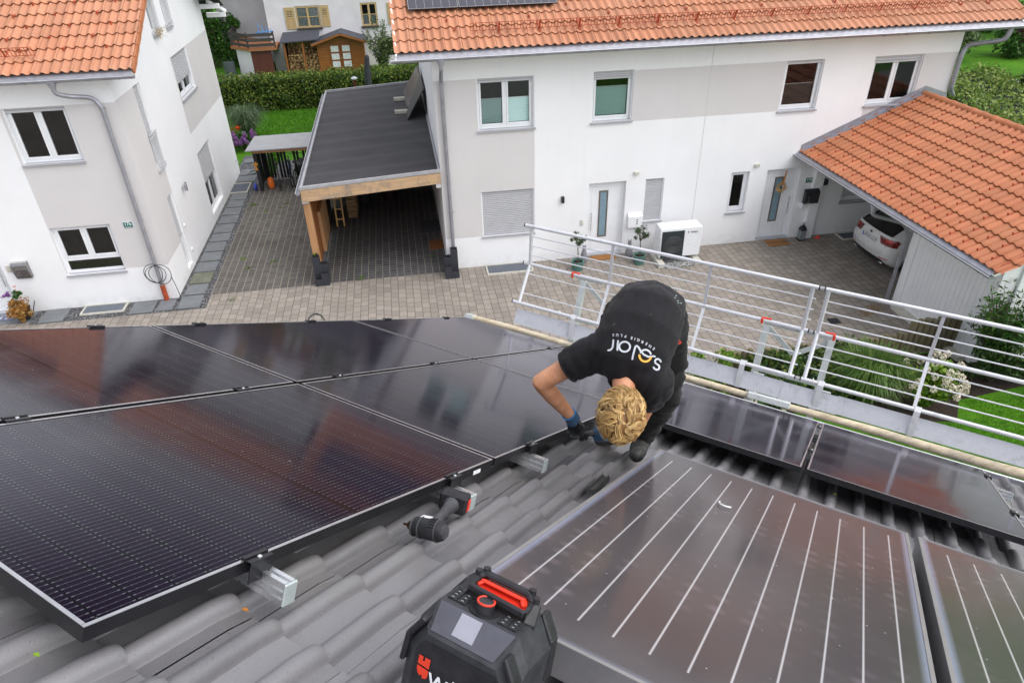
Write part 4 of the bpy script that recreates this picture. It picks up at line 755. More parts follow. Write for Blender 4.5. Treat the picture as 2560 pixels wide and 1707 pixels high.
# ---- rails
def rail(s, e0, e1, lab, cap=True):
    t = thing('mounting_rail', lab, 'rail', RP(s, e0, 1.01), 'mounting rails under the modules')
    R = np.stack([SA, NA, EA], 1); mb = MB(); L = e1 - e0; c = RP(s, (e0 + e1) / 2, 1.015)
    mb.box(c - NA * .0 , (.038, .056, L), R); mb.box(c + NA * .030 + SA * .012, (.014, .006, L), R); mb.box(c + NA * .030 - SA * .012, (.014, .006, L), R); mb.box(c - SA * .021 + NA * .010, (.004, .004, L), R); mb.box(c - SA * .021 - NA * .012, (.004, .004, L), R); obj('profile', mb, M['alu'], t)
    mb = MB(); mb.box(RP(s, e0 - .004, 1.013), (.044, .064, .008), R, bev=.004); obj('end_cap', mb, M['alu_dull'], t)
for s, l in ((1.28, 'aluminium rail end sticking out beside the radio side of the near module'), (2.20, 'aluminium rail end just behind the cordless drill'), (2.86, 'aluminium rail end halfway between drill and person'), (3.80, 'aluminium rail end at the hands of the person'), (4.6, 'aluminium rail under the far modules behind the person'), (5.6, 'aluminium rail under the modules next to the log')):
    rail(s, 1.085 if s < 4 else 1.19, 3.44, l)
for s, l in ((5.52, 'aluminium rail in the gap of the right modules, nearer the log'), (4.86, 'aluminium rail in the gap of the right modules, nearer the collectors')): rail(s, -1.16, 1.1, l)
# ---- clamps
ct = thing('module_clamp', '', 'clamp', (0, 0, 0)); mb = MB()   # local x along rail (-EA), y along slope
mb.bb(-.022, -.008, -.038, .038, -.004, .006); mb.bb(-.010, .014, -.038, .038, -.004, .0); mb.bb(-.010, -.007, -.038, .038, -.030, .0); mb.bb(.0, .016, -.038, .038, -.004, .003); mb.bb(.014, .017, -.038, .038, -.055, .002); obj('clamp_body', mb, M['pvframe'], ct)
mb = MB(); mb.lathe((.004, 0, .0), [(.007, 0), (.007, .006), (.004, .008), (0, .006)], 12); obj('screw', mb, M['alu'], ct, True)
sfx = []
for (u, v, nm) in ((650, 1397, 'nearest the radio'), (1139, 1194, 'above the drill'), (1331, 1112, 'left of the gloved hands')): sfx.append((u, v, 1, 'black end clamp on the near module edge, ' + nm))
for (u, v, nm) in ((40, 1048, 'at the left picture edge'), (610, 975, 'second from the left'), (845, 940, 'third from the left'), (1090, 910, 'fourth from the left'), (1378, 871, 'next to the arm sleeve')): sfx.append((u, v, 0, 'black middle clamp in the dark gap between the rows, ' + nm))
for (u, v, nm) in ((231, 813, 'leftmost below the flower pot'), (490, 807, 'second from the left'), (769, 800, 'beside the black cable loop'), (966, 797, 'fourth from the left'), (1116, 794, 'rightmost near the log tip')): sfx.append((u, v, 2, 'black end clamp on the far module edge over the lane, ' + nm))
for (u, v, nm) in ((2043, 1066, 'upper'), (2026, 1125, 'lower')): sfx.append((u, v, 3, 'black middle clamp between the two right modules, ' + nm + ' of two'))
for (u, v, nm) in ((2469, 1190, 'upper'), (2543, 1284, 'lower')): sfx.append((u, v, 4, 'black end clamp on the right edge of the last module, ' + nm + ' of two'))
for i, (u, v, k, l) in enumerate(sfx):
    P = onR(u, v, .948) - EYE; s = P @ SA; e = [2.326, 1.178, 3.460, .060, -1.038][k]; r = ct if i == 0 else dup(ct); r['label'] = l; r['group'] = 'module clamps'
    fl = -1 if k == 2 else 1; r.matrix_world = frame(XA * fl, SA * fl, NA, RP(s, e, .945)) @ (Matrix.Diagonal((.9, 1, 1, 1)))
# ---- bit of white plastic on the collector, tile scrap, leaf, cable loop
mb = MB(); c = onR(1815, 1262, .944); mb.tube([c + XA * (.03 * math.cos(a)) + SA * (.03 * math.sin(a)) + NA * .004 for a in np.linspace(2.9, 5.6, 8)], .0035, 8); tag(obj('plastic_clip', mb, M['upvc'], None, True), 'small curved bit of white plastic lying on the striped collector', 'plastic clip')
mb = MB(); a0 = onR(1477, 1228, 1.06); b0 = onR(1513, 1195, 1.06); mb.beam(a0, b0, .045, .02, NA); mb.beam(a0 + NA * .01 - EA * .015, b0 + NA * .01 - EA * .015, .006, .018, NA); mb.beam(a0 + NA * .01 + EA * .015, b0 + NA * .01 + EA * .015, .006, .018, NA); tag(obj('metal_bracket', mb, mat('dark_metal_bracket', (.10, .10, .10), .4, .6)), 'short dark metal channel lying on the tiles left of the collector', 'bracket')
mb = MB()
a0 = onY(775, 815, 15.2); pts = [onX(x, y, 0) if 0 else RP(0, 0, 0) * 0 + onR(x, y, 1.0) for x, y in ((770, 805), (772, 796), (780, 787), (792, 784), (803, 789), (811, 800), (812, 806))]
mb.tube(pts, .007, 8); tag(obj('cable_loop', mb, M['black'], None, True), 'thin black cable loop standing above the far module edge', 'cable')
for k, (u, v, c_, l) in enumerate(((90, 1638, (.20, .32, .02), 'small green leaf scrap on the tiles at lower left'), (612, 1525, (.45, .16, .02), 'tiny orange leaf scrap on the tile below the rail end'), (2087, 1236, (.28, .30, .03), 'thin yellow green leaf between dark tiles beside the right module'))):
    c = onR(u, v, 1.055); mb = MB(); mb.add([c - XA * .012, c + SA * .005 + NA * .006, c + XA * .014 + NA * .004, c - SA * .005 + NA * .002], [(0, 1, 2, 3)]); tag(obj('leaf_scrap', mb, mat('leaf_scrap', c_, .6), None, fix=False), l, 'leaf')
# ------------------------------------------------------------------ scaffold guard rail at the eaves
SEC = [(6.0, 5.985), (5.995, 5.87), (5.985, 5.765), (5.975, 5.66), (5.96, 5.555), (5.90, 5.465), (5.835, 5.375), (5.77, 5.29), (5.70, 5.20)]
def guard(e0, e1, posts, lab, skip=None):
    t = thing('guard_railing', lab, 'railing', DP((e0 + e1) / 2, 5.7, 5.2), 'scaffold guard railings'); P = lambda e, k: DP(e, *SEC[k])
    for k, nm in ((0, 'top_rail'), (4, 'middle_rail'), (8, 'bottom_rail')):
        mb = MB(); mb.tube([P(e0 + .03, k), P(e1 - .03, k)], .0185, 14); r = obj(nm, mb, M['galv'], t, True)
        for e in (e0 + .034, e1 - .034): mb = MB(); mb.tube([P(e - .006, k), P(e + .006, k)], .0195, 12); obj('rail_cap', mb, M['blackrub'], r, True)
    for k in (1, 2, 3, 5, 6, 7):
        mb = MB(); ee = posts[1] if (skip and k == 6) else e0 - .02
        mb.tube([P(ee, k), P(e1 + .02, k)] if not (skip and k == 3) else [P(ee, k), P(ee - .4, k) - np.array([0, 0, .0]), P(e1 + .02, k)], .0068, 8); obj('thin_bar', mb, M['galv'], t, True)
    for i, e in enumerate(posts):
        mb = MB(); end = i in (0, len(posts) - 1)
        for a, b in ((0, 4), (4, 8)):
            if end: mb.tube([P(e, a), P(e, b)], .018, 14)
            else: mb.beam(P(e, a), P(e, b), .028, .010, tuple(HA))
        obj('post', mb, M['galv'], t, True)
    return t
guard(3.345, .375, [3.30, 2.36, 1.36, .44], 'left galvanised guard railing with thin bars behind the bent person', True); guard(.355, -2.7, [.31, -.59, -1.5, -2.5], 'right galvanised guard railing reaching out of the picture')
for e0, e1, dz, l in ((3.32, .47, 0, 'galvanised toe board left, partly hidden by the person'), (.475, -.02, -.006, 'short galvanised toe board overlap in the middle'), (.0, -2.7, .006, 'galvanised toe board at the right picture edge')):
    mb = MB(); mb.beam(DP(e0, 5.65 + dz, 5.055), DP(e1, 5.65 + dz, 5.055), .004, .165, tuple(np.array([0, 0, 1.]) * 1.0 + HA * .75)); tag(obj('toe_board', mb, M['galv_plate']), l, 'toe board', 'toe boards')
for e, l in ((2.63, 'leftmost'), (.86, 'right of the person'), (.16, 'right of the railing joint'), (-.62, 'nearest the right picture edge')):
    mb = MB(); W_ = .05; pts = [DP(e, 5.735, 5.20), DP(e, 5.70, 5.232), DP(e, 5.668, 5.20), DP(e, 5.60, 4.985)]
    for a, b in zip(pts, pts[1:]): mb.beam(a, b, W_, .005, tuple(np.cross(EA, b - a)))
    tag(obj('hook_bracket', mb, M['galv']), 'bent strip bracket hanging the toe board on the bottom rail, ' + l, 'bracket', 'toe board brackets')
def support(e, sg, lab):
    t = thing('railing_support', lab, 'support', DP(e, 6.1, 5.0), 'angled railing supports')
    mb = MB(); a, b = DP(e, 6.20, 5.42), DP(e, 5.80, 4.5); mb.beam(a, b, .06, .006, tuple(HA)); mb.beam(a + EA * .028 * sg + HA * .03, b + EA * .028 * sg + HA * .03, .006, .06, tuple(HA)); obj('post', mb, M['galvlite'], t)
    mb = MB(); mb.beam(DP(e, 6.21, 5.36), DP(e + sg * .30, 6.13, 5.16), .05, .006, tuple(HA)); obj('brace', mb, M['galvlite'], t)
    mb = MB(); mb.beam(DP(e, 6.03, 5.50), DP(e + sg * .31, 6.03, 5.50), .05, .03, (0, 0, 1)); obj('upper_channel', mb, M['galvlite'], t); mb = MB(); mb.beam(DP(e, 5.86, 5.08), DP(e + sg * .31, 5.86, 5.08), .06, .02, (0, 0, 1)); obj('lower_channel', mb, M['galvlite'], t)
    mb = MB(); p = DP(e, 5.965, 5.575); mb.box(p + EA * sg * .02, (.085, .018, .022), np.stack([EA, HA, [0, 0, 1]], 1), bev=.004); mb.box(p - EA * sg * .018 - HA * .022 - np.array([0, 0, .02]), (.022, .02, .06), np.stack([EA, HA, [0, 0, 1]], 1), bev=.004); obj('red_clip', mb, M['redclip'], t)
    mb = MB(); mb.tube([DP(e + .05, 5.71 + .024 * math.cos(a), 5.20 + .024 * math.sin(a)) for a in np.linspace(0, 2 * math.pi, 12)], .005, 6); mb.tube([DP(e + .05, 5.72, 5.18), DP(e + .05, 5.84, 5.1)], .007, 6); obj('ring_hook', mb, M['galv'], t, True)
    mb = MB(); mb.tube([DP(e - .12, 5.80, 5.06), DP(e - .02, 5.80, 5.06)], .010, 8); obj('pin', mb, M['galv'], t, True)
M['galvlite'] = galv('pale_galvanised_profile', (.58, .61, .61), .5, .25); M['redclip'] = mat('red_plastic_clip', (.75, .05, .02), .4, 0, .1, 10)
support(2.76, -1, 'angled support with red clip left of the person, under the left railing'); support(.785, -1, 'angled support with red clip left of the railing joint'); support(.185, 1, 'angled support with red clip right of the railing joint')
# logs
def log(pts, rad, lab):
    mb = MB(); N_ = 26; P = []; R_ = []
    for i in range(N_ + 1):
        f = i / N_; P.append(np.array(pts[0]) * (1 - f) + np.array(pts[1]) * f + NA * .006 * math.sin(f * 9)); R_.append(rad[0] * (1 - f) + rad[1] * f + random.uniform(-.0015, .0015))
    mb.tube(P, R_, 16); return tag(obj('round_log', mb, M['pole_wood'], None, True), lab, 'log', 'round logs along the eaves')
log((RP(6.13, 3.44, .955), RP(6.22, .66, .955)), (.030, .028), 'pale peeled round log along the eaves left of the metal sleeve'); log((RP(6.23, .40, .955), RP(6.42, -2.6, .965)), (.029, .047), 'darker round log along the eaves right of the metal sleeve')
mb = MB(); mb.beam(RP(6.12, 3.52, .96), RP(6.12, 3.43, .96), .075, .07, NA); tag(obj('log_holder', mb, M['galvlite']), 'metal holder at the left tip of the pale log', 'holder')
mb = MB(); mb.beam(RP(6.20, .68, .94), RP(6.225, .33, .94), .07, .055, NA, bev=.006)
for e in (.63, .37): mb.lathe(RP(6.21, e, .91), [(.008, 0), (.008, .008), (0, .01)], 10, np.stack([SA, EA, NA], 1))
tag(obj('log_sleeve', mb, M['galvlite']), 'bright metal sleeve joining the two logs', 'sleeve')
# ------------------------------------------------------------------ radio
rd = thing('site_radio', 'black and grey building site radio with red carrying handle, at the bottom edge', 'radio', RP(1.285, .535, 1.062)); O_ = RP(1.285, .535, 1.062)
RR = np.stack([XA, SA, NA], 1); L2 = lambda x, y, z: O_ + RR @ np.array([x, y, z])
M['radio'] = mat('dusty_grey_plastic', (.036, .037, .042), .55, 0, .35, 25, .15, 300, .4, .2); M['radio2'] = mat('dark_radio_plastic', (.016, .016, .019), .5, 0, .35, 25, .15, 300); M['scr'] = mat('scratched_display_panel', (.085, .085, .105), .22, 0, .12, 20); M['lcd'] = mat('pale_display', (.30, .30, .35), .3, 0, .05, 20); M['red'] = mat('signal_red_plastic', (.80, .045, .018), .4, 0, .12, 15)
def octo(y, hw, z0, z1, ch, cz): return [L2(x, y, z) for x, z in ((-hw + ch, z0), (hw - ch, z0), (hw, z0 + cz), (hw, z1 - cz * 1.6), (hw - ch, z1), (-hw + ch, z1), (-hw, z1 - cz * 1.6), (-hw, z0 + cz))]
mb = MB(); mb.loft([octo(-.100, .112, .012, .205, .03, .03), octo(-.090, .128, .004, .216, .034, .034), octo(-.050, .134, .0, .262, .036, .036), octo(.075, .134, .0, .258, .036, .036), octo(.098, .118, .012, .235, .03, .03)]); obj('body', mb, M['radio'], rd)
for sx in (-1, 1):
    for y in (-.086, .080):
        mb = MB(); zt2 = .236 if y < 0 else .262; mb.beam(L2(sx * .096, y, zt2), L2(sx * .128, y, zt2 - .050), .036, .014, tuple(XA * sx + NA), bev=.004); mb.beam(L2(sx * .129, y, zt2 - .045), L2(sx * .134, y, .12), .036, .012, tuple(XA * sx), bev=.004); obj('corner_bumper', mb, M['radio2'], rd)
mb = MB(); pan = lambda x, t: L2(x, -.052 - .044 * t, .2625 - .050 * t); mb.add([pan(-.092, 0.02), pan(.092, 0.02), pan(.072, .98), pan(-.082, .98)], [(0, 1, 2, 3)]); o = obj('display_panel', mb, M['scr'], rd, fix=False)
mb = MB(); pan2 = lambda x, t: L2(x, -.052 - .044 * t, .2628 - .050 * t) + NA * .0012; mb.add([pan2(-.035, .12), pan2(.016, .12), pan2(.016, .85), pan2(-.035, .85)], [(0, 1, 2, 3)]); obj('screen', mb, M['lcd'], o, fix=False)
mb = MB(); fr = lambda x, z, d=0: L2(x, -.1005 - d - (0), z); mb.add([fr(-.085, .19, .002), fr(.085, .19, .002), fr(.100, .165, .002), fr(.100, .04, .002), fr(.08, .02, .002), fr(-.08, .02, .002), fr(-.100, .04, .002), fr(-.100, .165, .002)], [tuple(range(8))]); g = obj('speaker_grille', mb, M['radio2'], rd, fix=False)
mb = MB(); put_text(mb, 'WÜRTH', .046, fr(.026, .112, .0045), XA, NA, True); obj('lettering', mb, M['upvc'], g, fix=False)
mb = MB()   # red emblem: half round mark cut by a slanting bar
def emb(pts): mb.add([fr(-.078 + x * .024, .128 + z * .026, .0045) for x, z in pts], [tuple(range(len(pts)))])
emb([(-.5, 1.1), (-.05, 1.1), (-.05, .75), (.15, .75), (.15, 1.1), (.7, 1.1), (.7, .25), (-.5, .35)]); emb([(-.5, .2), (.7, .1), (.7, -.45), (.5, -.7), (.15, -.75), (.15, -.5), (0, -.5), (-.05, -.65), (-.35, -.45), (-.5, -.1)]); obj('emblem', mb, M['redclip'], g, fix=False)
mb = MB(); mb.lathe(L2(-.004, -.018, .262), [(.034, 0), (.034, .003), (.026, .001)], 28, RR); k = obj('knob_recess', mb, M['radio2'], rd, True)
mb = MB(); mb.lathe(L2(-.004, -.018, .263), [(.0215, 0), (.0205, .020), (.0165, .0205), (.0, .0205)], 28, RR); k = obj('volume_knob', mb, M['black'], rd, True)
mb = MB(); mb.lathe(L2(-.004, -.018, .281), [(.0205, 0), (.0208, .003), (.0185, .0045), (.0165, .003), (.0165, 0)], 28, RR); obj('red_ring', mb, M['red'], k, True)
for cx_, cy_ in ((-.066, -.016), (.062, -.020)):
    mb = MB()
    for i in range(2):
        for j in range(3): c = L2(cx_ + (i - .5) * .024, cy_ + (j - 1) * .014, .264); mb.box(c, (.022, .0125, .003), RR, bev=.001)
    kk = obj('keypad', mb, M['radio2'], rd); mb = MB()
    for i in range(2):
        for j in range(3): mb.box(L2(cx_ + (i - .5) * .024, cy_ + (j - 1) * .014, .2662), (.006, .0018, .0006), RR)
    obj('key_marks', mb, M['alu_dull'], kk)
mb = MB()   # handle: folded trapezoid loop standing towards the back
hp = [L2(x, y, z) for x, y, z in ((-.082, .012, .256), (-.066, .050, .292), (-.052, .060, .298), (.066, .058, .298), (.082, .046, .290), (.092, .006, .256))]
for a, b in zip(hp, hp[1:]): mb.beam(a, b, .030, .014, tuple(NA * 1 + SA * .4), bev=.004)
for a in hp[1:-1]: mb.lathe(a - XA * 0, [(.009, -.014), (.009, .014)], 10, RR)
hd = obj('carrying_handle', mb, M['radio2'], rd)
mb = MB(); ip = [L2(x, y, z) for x, y, z in ((-.060, .036, .281), (-.048, .047, .2885), (.062, .045, .2885), (.074, .032, .280))]
for a, b in zip(ip, ip[1:]): mb.beam(a, b, .036, .007, tuple(NA + SA * .4), bev=.002)
obj('grip_lining', mb, M['red'], hd)
mb = MB(); mb.beam(L2(-.062, .006, .285), L2(.080, -.002, .283), .012, .016, tuple(NA), bev=.003); mb.beam(L2(-.060, .010, .284), L2(-.056, .042, .292), .008, .01, tuple(NA)); mb.beam(L2(.080, .0, .283), L2(.080, .04, .289), .008, .01, tuple(NA)); obj('front_bar', mb, M['radio2'], hd)
mb = MB(); mb.add([L2(-.058, .008, .279), L2(.076, .002, .277), L2(.066, .044, .284), L2(-.050, .046, .284)], [(0, 1, 2, 3)]); obj('red_tray', mb, mat('shaded_red_plastic', (.62, .03, .015), .35), hd, fix=False)
# ------------------------------------------------------------------ cordless drill
dr = thing('cordless_screwdriver', 'dusty black cordless impact screwdriver lying on the dark tiles', 'power tool', onR(1090, 1300, 1.05))
A_ = onR(1008, 1308, 1.03); B_ = onR(1112, 1330, .995); ax = (B_ - A_) / np.linalg.norm(B_ - A_); q = np.cross(NA, ax); q /= np.linalg.norm(q); up_ = np.cross(ax, q); DR = np.stack([q, up_, ax], 1); LD_ = np.linalg.norm(B_ - A_)
M['tool'] = mat('dusty_black_rubber', (.020, .020, .023), .6, 0, .45, 40, .2, 250, .4, .3); M['tool2'] = mat('grey_dusty_grip', (.050, .050, .055), .62, 0, .3, 40, .2, 250)
mb = MB(); mb.lathe(A_, [(.020, LD_ * .22), (.024, LD_ * .27), (.030, LD_ * .30), (.034, LD_ * .45), (.036, LD_ * .70), (.036, LD_ * .88), (.030, LD_ * .97), (.020, LD_ * 1.0)], 20, DR); hs_ = obj('motor_housing', mb, M['tool'], dr, True)
for zz, rr in ((.30, .0325), (.47, .0362), (.86, .0372)): mb = MB(); mb.lathe(A_ + ax * LD_ * zz, [(rr, -.003), (rr + .0012, 0), (rr, .003)], 20, DR); obj('housing_band', mb, M['tool2'], hs_, True)
mb = MB(); mb.lathe(B_, [(.026, -.004), (.024, .003), (.0, .004)], 8, DR); obj('end_cap', mb, M['tool2'], hs_, True)
mb = MB()
for i in range(5): a = -1.0 + i * .28; mb.box(A_ + ax * LD_ * .78 + q * (.0365 * math.sin(a)) + up_ * (.0365 * math.cos(a)), (.004, .003, .026), DR)
obj('air_slots', mb, M['black'], hs_)
mb = MB(); mb.box(A_ + ax * LD_ * .52 + up_ * .034 + q * .012, (.020, .002, .038), DR); obj('white_sticker', mb, M['upvc'], hs_)
mb = MB(); mb.lathe(A_, [(.0, .0), (.004, .002), (.004, LD_ * .12), (.011, LD_ * .13), (.016, LD_ * .18), (.017, LD_ * .24)], 14, DR); obj('chuck', mb, mat('bronze_bit', (.16, .09, .04), .35, .8), dr, True)
hC = A_ + ax * LD_ * .60 + SA * .012; bC = onR(1128, 1262, 1.0)
mb = MB(); d_ = bC - hC; rings = []
hx = np.cross(NA, d_); hx /= np.linalg.norm(hx); hz = np.cross(d_, hx); hz /= np.linalg.norm(hz)
for f, w1, w2 in ((.0, .020, .023), (.2, .017, .021), (.55, .016, .020), (.8, .020, .024), (1.0, .030, .030)): rings.append([hC + d_ * f + hx * w1 * math.cos(a) + hz * w2 * math.sin(a) for a in np.linspace(0, 2 * math.pi, 15)[:-1]])
mb.loft(rings); obj('grip', mb, M['tool2'], dr, True)
mb = MB(); mb.box(hC + d_ * .16 - ax * .016 + NA * .004, (.012, .012, .02), np.stack([hx, hz, d_ / np.linalg.norm(d_)], 1), bev=.003); obj('trigger', mb, M['red'], dr)
dn_ = d_ / np.linalg.norm(d_); BR = np.stack([hx, hz, dn_], 1); bc = bC + dn_ * .028
mb = MB(); mb.box(bc, (.105, .072, .040), BR, bev=.008); mb.box(bc + dn_ * .030, (.098, .068, .028), BR, bev=.006); bt = obj('battery_pack', mb, M['tool'], dr)
mb = MB(); mb.box(bc - hx * .054 + dn_ * .01, (.004, .040, .024), BR); mb.box(bc + dn_ * .044 + hz * .034 * 0 + hx * .02, (.016, .028, .003), BR); obj('red_marks', mb, M['red'], bt)
mb = MB(); put_text(mb, 'M-CUBE', .016, bc + dn_ * .0448, hx, hz, True); obj('lettering', mb, M['upvc'], bt, fix=False)
# ------------------------------------------------------------------ PERSON
from mathutils import noise as mnoise
def remesh(mb, voxel, it=6, disp=None, org=None):
    me = bpy.data.meshes.new('tmp'); me.from_pydata([list(v) for v in mb.v], [], mb.f)
    import bmesh
    b = bmesh.new(); b.from_mesh(me); bmesh.ops.recalc_face_normals(b, faces=b.faces); b.to_mesh(me); b.free()
    o = bpy.data.objects.new('tmp', me); C.objects.link(o); m = o.modifiers.new('r', 'REMESH'); m.mode = 'VOXEL'; m.voxel_size = voxel
    s = o.modifiers.new('s', 'SMOOTH'); s.iterations = it; s.factor = .6
    dg = bpy.context.evaluated_depsgraph_get(); r = bpy.data.meshes.new_from_object(o.evaluated_get(dg)); bpy.data.objects.remove(o)
    r.update(); V = np.array([v.co[:] for v in r.vertices]); Nn = np.array([v.normal[:] for v in r.vertices])
    if disp: V = V + Nn * np.array([disp(p, n) for p, n in zip(V, Nn)])[:, None]
    out = MB(); out.v = [tuple(p) for p in V]; out.f = [tuple(p.vertices) for p in r.polygons]; out.m = [0] * len(out.f); bpy.data.meshes.remove(r); return out
def ring(c, a, b, n=18): return [np.array(c) + np.array(a) * math.cos(t) + np.array(b) * math.sin(t) for t in np.linspace(0, 2 * math.pi, n + 1)[:-1]]
def limb(mb, pts, rad, side=None, n=14):
    """tapering chain with round ends, added as one closed shell"""
    P = [np.array(p, float) for p in pts]; Q = []; R_ = []
    for i in range(len(P) - 1):
        k = 6
        for j in range(k): f = j / k; Q.append(P[i] * (1 - f) + P[i + 1] * f); R_.append(rad[i] * (1 - f) + rad[i + 1] * f)
    Q.append(P[-1]); R_.append(rad[-1])
    d0 = (Q[0] - Q[1]) / np.linalg.norm(Q[0] - Q[1]); d1 = (Q[-1] - Q[-2]) / np.linalg.norm(Q[-1] - Q[-2])
    A = [(Q[0] + d0 * R_[0] * s, R_[0] * c) for s, c in ((.95, .25), (.75, .65), (.4, .92))]; B = [(Q[-1] + d1 * R_[-1] * s, R_[-1] * c) for s, c in ((.4, .92), (.75, .65), (.95, .25))]
    mb.tube([a for a, _ in A] + Q + [b for b, _ in B], [r for _, r in A] + R_ + [r for _, r in B], n); return mb
J = dict(pel=at(1632, 800, 3.34), low=at(1616, 790, 3.16), mid=at(1598, 830, 3.07), up=at(1566, 900, 3.03), nk=at(1562, 948, 3.02), hd=at(1552, 1034, 2.92),
         shL=at(1487, 880, 3.06), elL=at(1352, 955, 3.16), wrL=at(1427, 1040, 3.42), haL=at(1440, 1082, 3.54), shR=at(1640, 950, 3.05), elR=at(1588, 1062, 3.30), wrR=at(1507, 1085, 3.52), haR=at(1472, 1082, 3.58),
         hipR=at(1662, 815, 3.42), knR=at(1662, 990, 3.62), anR=at(1604, 1098, 3.93), hipL=at(1560, 805, 3.42), knL=at(1592, 960, 3.72), anL=at(1556, 1075, 4.02))
for a, b in (('pel', 'nk'), ('shL', 'elL'), ('elL', 'wrL'), ('shR', 'elR'), ('elR', 'wrR'), ('hipR', 'knR'), ('knR', 'anR'), ('hipL', 'knL'), ('knL', 'anL'), ('shL', 'shR')): print('LEN', a, b, round(float(np.linalg.norm(J[a] - J[b])), 3))
TOC = EYE - J['mid']; TOC /= np.linalg.norm(TOC)          # towards the lens: outside of the back
def unit(v): return v / np.linalg.norm(v)
side = unit(J['shR'] - J['shL'])
M['skin'] = None
t = NT('tanned_skin'); p = t.pos(); x = t.mix(t.rng(t.noise(p, 22, 5), .35, .65, 0, 1), (.56, .245, .125, 1), (.68, .33, .19, 1)); x = t.mix(t.rng(t.noise(p, 120, 3), .55, .75, 0, .3), x, (.42, .15, .09, 1)); t.l(x, t.b.inputs['Base Color']); t.b.inputs['Roughness'].default_value = .5
t.b.inputs['Subsurface Weight'].default_value = .12; t.b.inputs['Subsurface Radius'].default_value = (.02, .008, .004); t.bump(t.noise(p, 260, 3), .15, .001); M['skin'] = t.m
def cloth(name, c, rough=.85):
    t = NT(name); p = t.pos(); x = t.mix(t.rng(t.noise(p, 7, 6), .35, .7, 0, 1), tuple(k * .8 for k in c) + (1,), tuple(k * 1.3 for k in c) + (1,)); x = t.mix(t.rng(t.noise(p, 38, 3), .70, .76, 0, .30), x, (.3, .3, .3, 1))
    t.l(x, t.b.inputs['Base Color']); t.b.inputs['Roughness'].default_value = rough; t.b.inputs['Sheen Weight'].default_value = .07; t.b.inputs['Specular IOR Level'].default_value = .25
    t.bump(t.math('ADD', t.noise(p, 420, 2), t.math('MULTIPLY', t.noise(p, 16, 5), 1.4)), .35, .004); return t.m
M['shirt'] = cloth('black_tshirt_cloth', (.0095, .0085, .0105)); M['trous'] = cloth('black_work_trousers', (.0065, .0065, .007)); M['cuff'] = cloth('blue_knit_cuff', (.03, .075, .14)); M['glove'] = mat('black_glove_coating', (.012, .012, .014), .45, 0, .3, 40, .2, 150)
# body: head, neck and arms in one continuous skin
up = unit(J['hd'] - J['nk']); hx = unit(side - up * (side @ up)); hz = np.cross(hx, up); hz = hz if hz @ TOC > 0 else -hz
mb = MB(); hc = J['hd']
def ell(mb, c, ax, n=12):
    rings = [ring(c + ax[2] * math.sin(f), ax[0] * math.cos(f), ax[1] * math.cos(f), 16) for f in np.linspace(-1.5, 1.5, n)]; mb.loft(rings); return mb
ell(mb, hc, (hx * .076, hz * .094, up * .108)); ell(mb, hc - hz * .052 - up * .035, (hx * .056, hz * .055, up * .066))          # skull, jaw (face turned down, away)
ell(mb, hc - hz * .112 + up * .0, (hx * .012, hz * .018, up * .022), 8)                                                                # nose
for sx in (-1, 1): ell(mb, hc + hx * .080 * sx - up * .022 - hz * .008, (hx * .011, hz * .018, up * .030), 8)
ell(mb, hc - hz * .100 - up * .045, (hx * .025, hz * .012, up * .007), 6)
for sx in (-1, 1): ell(mb, hc - hz * .092 + up * .014 + hx * sx * .031, (hx * .014, hz * .010, up * .007), 6)
limb(mb, [J['nk'] + up * .03, J['nk'] - up * .05, J['up']], [.053, .060, .07])
limb(mb, [J['up'] * .5 + J['shL'] * .5, J['shL'], J['shL'] * .45 + J['elL'] * .55, J['elL'], J['elL'] * .6 + J['wrL'] * .4, J['wrL']], [.07, .058, .048, .043, .041, .029])
limb(mb, [J['up'] * .5 + J['shR'] * .5, J['shR'], J['shR'] * .45 + J['elR'] * .55, J['elR'], J['elR'] * .6 + J['wrR'] * .4, J['wrR']], [.07, .058, .048, .043, .041, .029])
ell(mb, J['elL'] + unit(J['elL'] - J['shL']) * .012, (hx * .030, hz * .030, up * .030), 8)
ell(mb, J['mid'] - TOC * .02, (side * .11, np.cross(side, unit(J['up'] - J['low'])) * .09, unit(J['up'] - J['low']) * .24), 12)
ell(mb, J['pel'], (side * .12, np.cross(side, unit(J['up'] - J['low'])) * .09, unit(J['up'] - J['low']) * .10), 8)
bd = remesh(mb, .0085, 5)
person = obj('person', bd, M['skin'], None, 'full', fix=False); tag(person, 'person bent over with blond hair, printed black t-shirt and blue cuffed gloves', 'person')
# t-shirt
ax_ = [J['pel'], J['low'], J['mid'], J['up'], J['nk']]
spec = [(at(1628, 748, 3.32), .140, .085), (at(1626, 757, 3.24), .158, .110), (at(1616, 785, 3.13), .166, .128), (at(1600, 830, 3.06), .168, .132), (at(1584, 868, 3.03), .172, .128), (at(1570, 903, 3.02), .165, .115), (at(1562, 933, 3.03), .120, .085), (at(1562, 952, 3.03), .070, .065)]
sa = [unit(np.array(ray(1, 0)) * 0 + RM.T @ np.array([math.cos(a), math.sin(a), 0])) for a in np.radians([8, 8, 5, 2, 6, 14, 20, 20])]
mb = MB(); rings = []
for i, (c, a, b) in enumerate(spec):
    c2 = spec[min(i + 1, len(spec) - 1)][0]; c1 = spec[max(i - 1, 0)][0]; tdir = unit(c2 - c1); s_ = sa[i] - tdir * (sa[i] @ tdir); s_ = unit(s_); dd = np.cross(s_, tdir)
    rings.append(ring(c, s_ * a, dd * b, 24))
mb.loft(rings)
limb(mb, [J['up'] * .65 + J['shL'] * .35, J['shL'], J['shL'] * .60 + J['elL'] * .40], [.095, .082, .076], n=16); limb(mb, [J['up'] * .6 + J['shR'] * .4, J['shR'], J['shR'] * .62 + J['elR'] * .38], [.10, .088, .076], n=16)
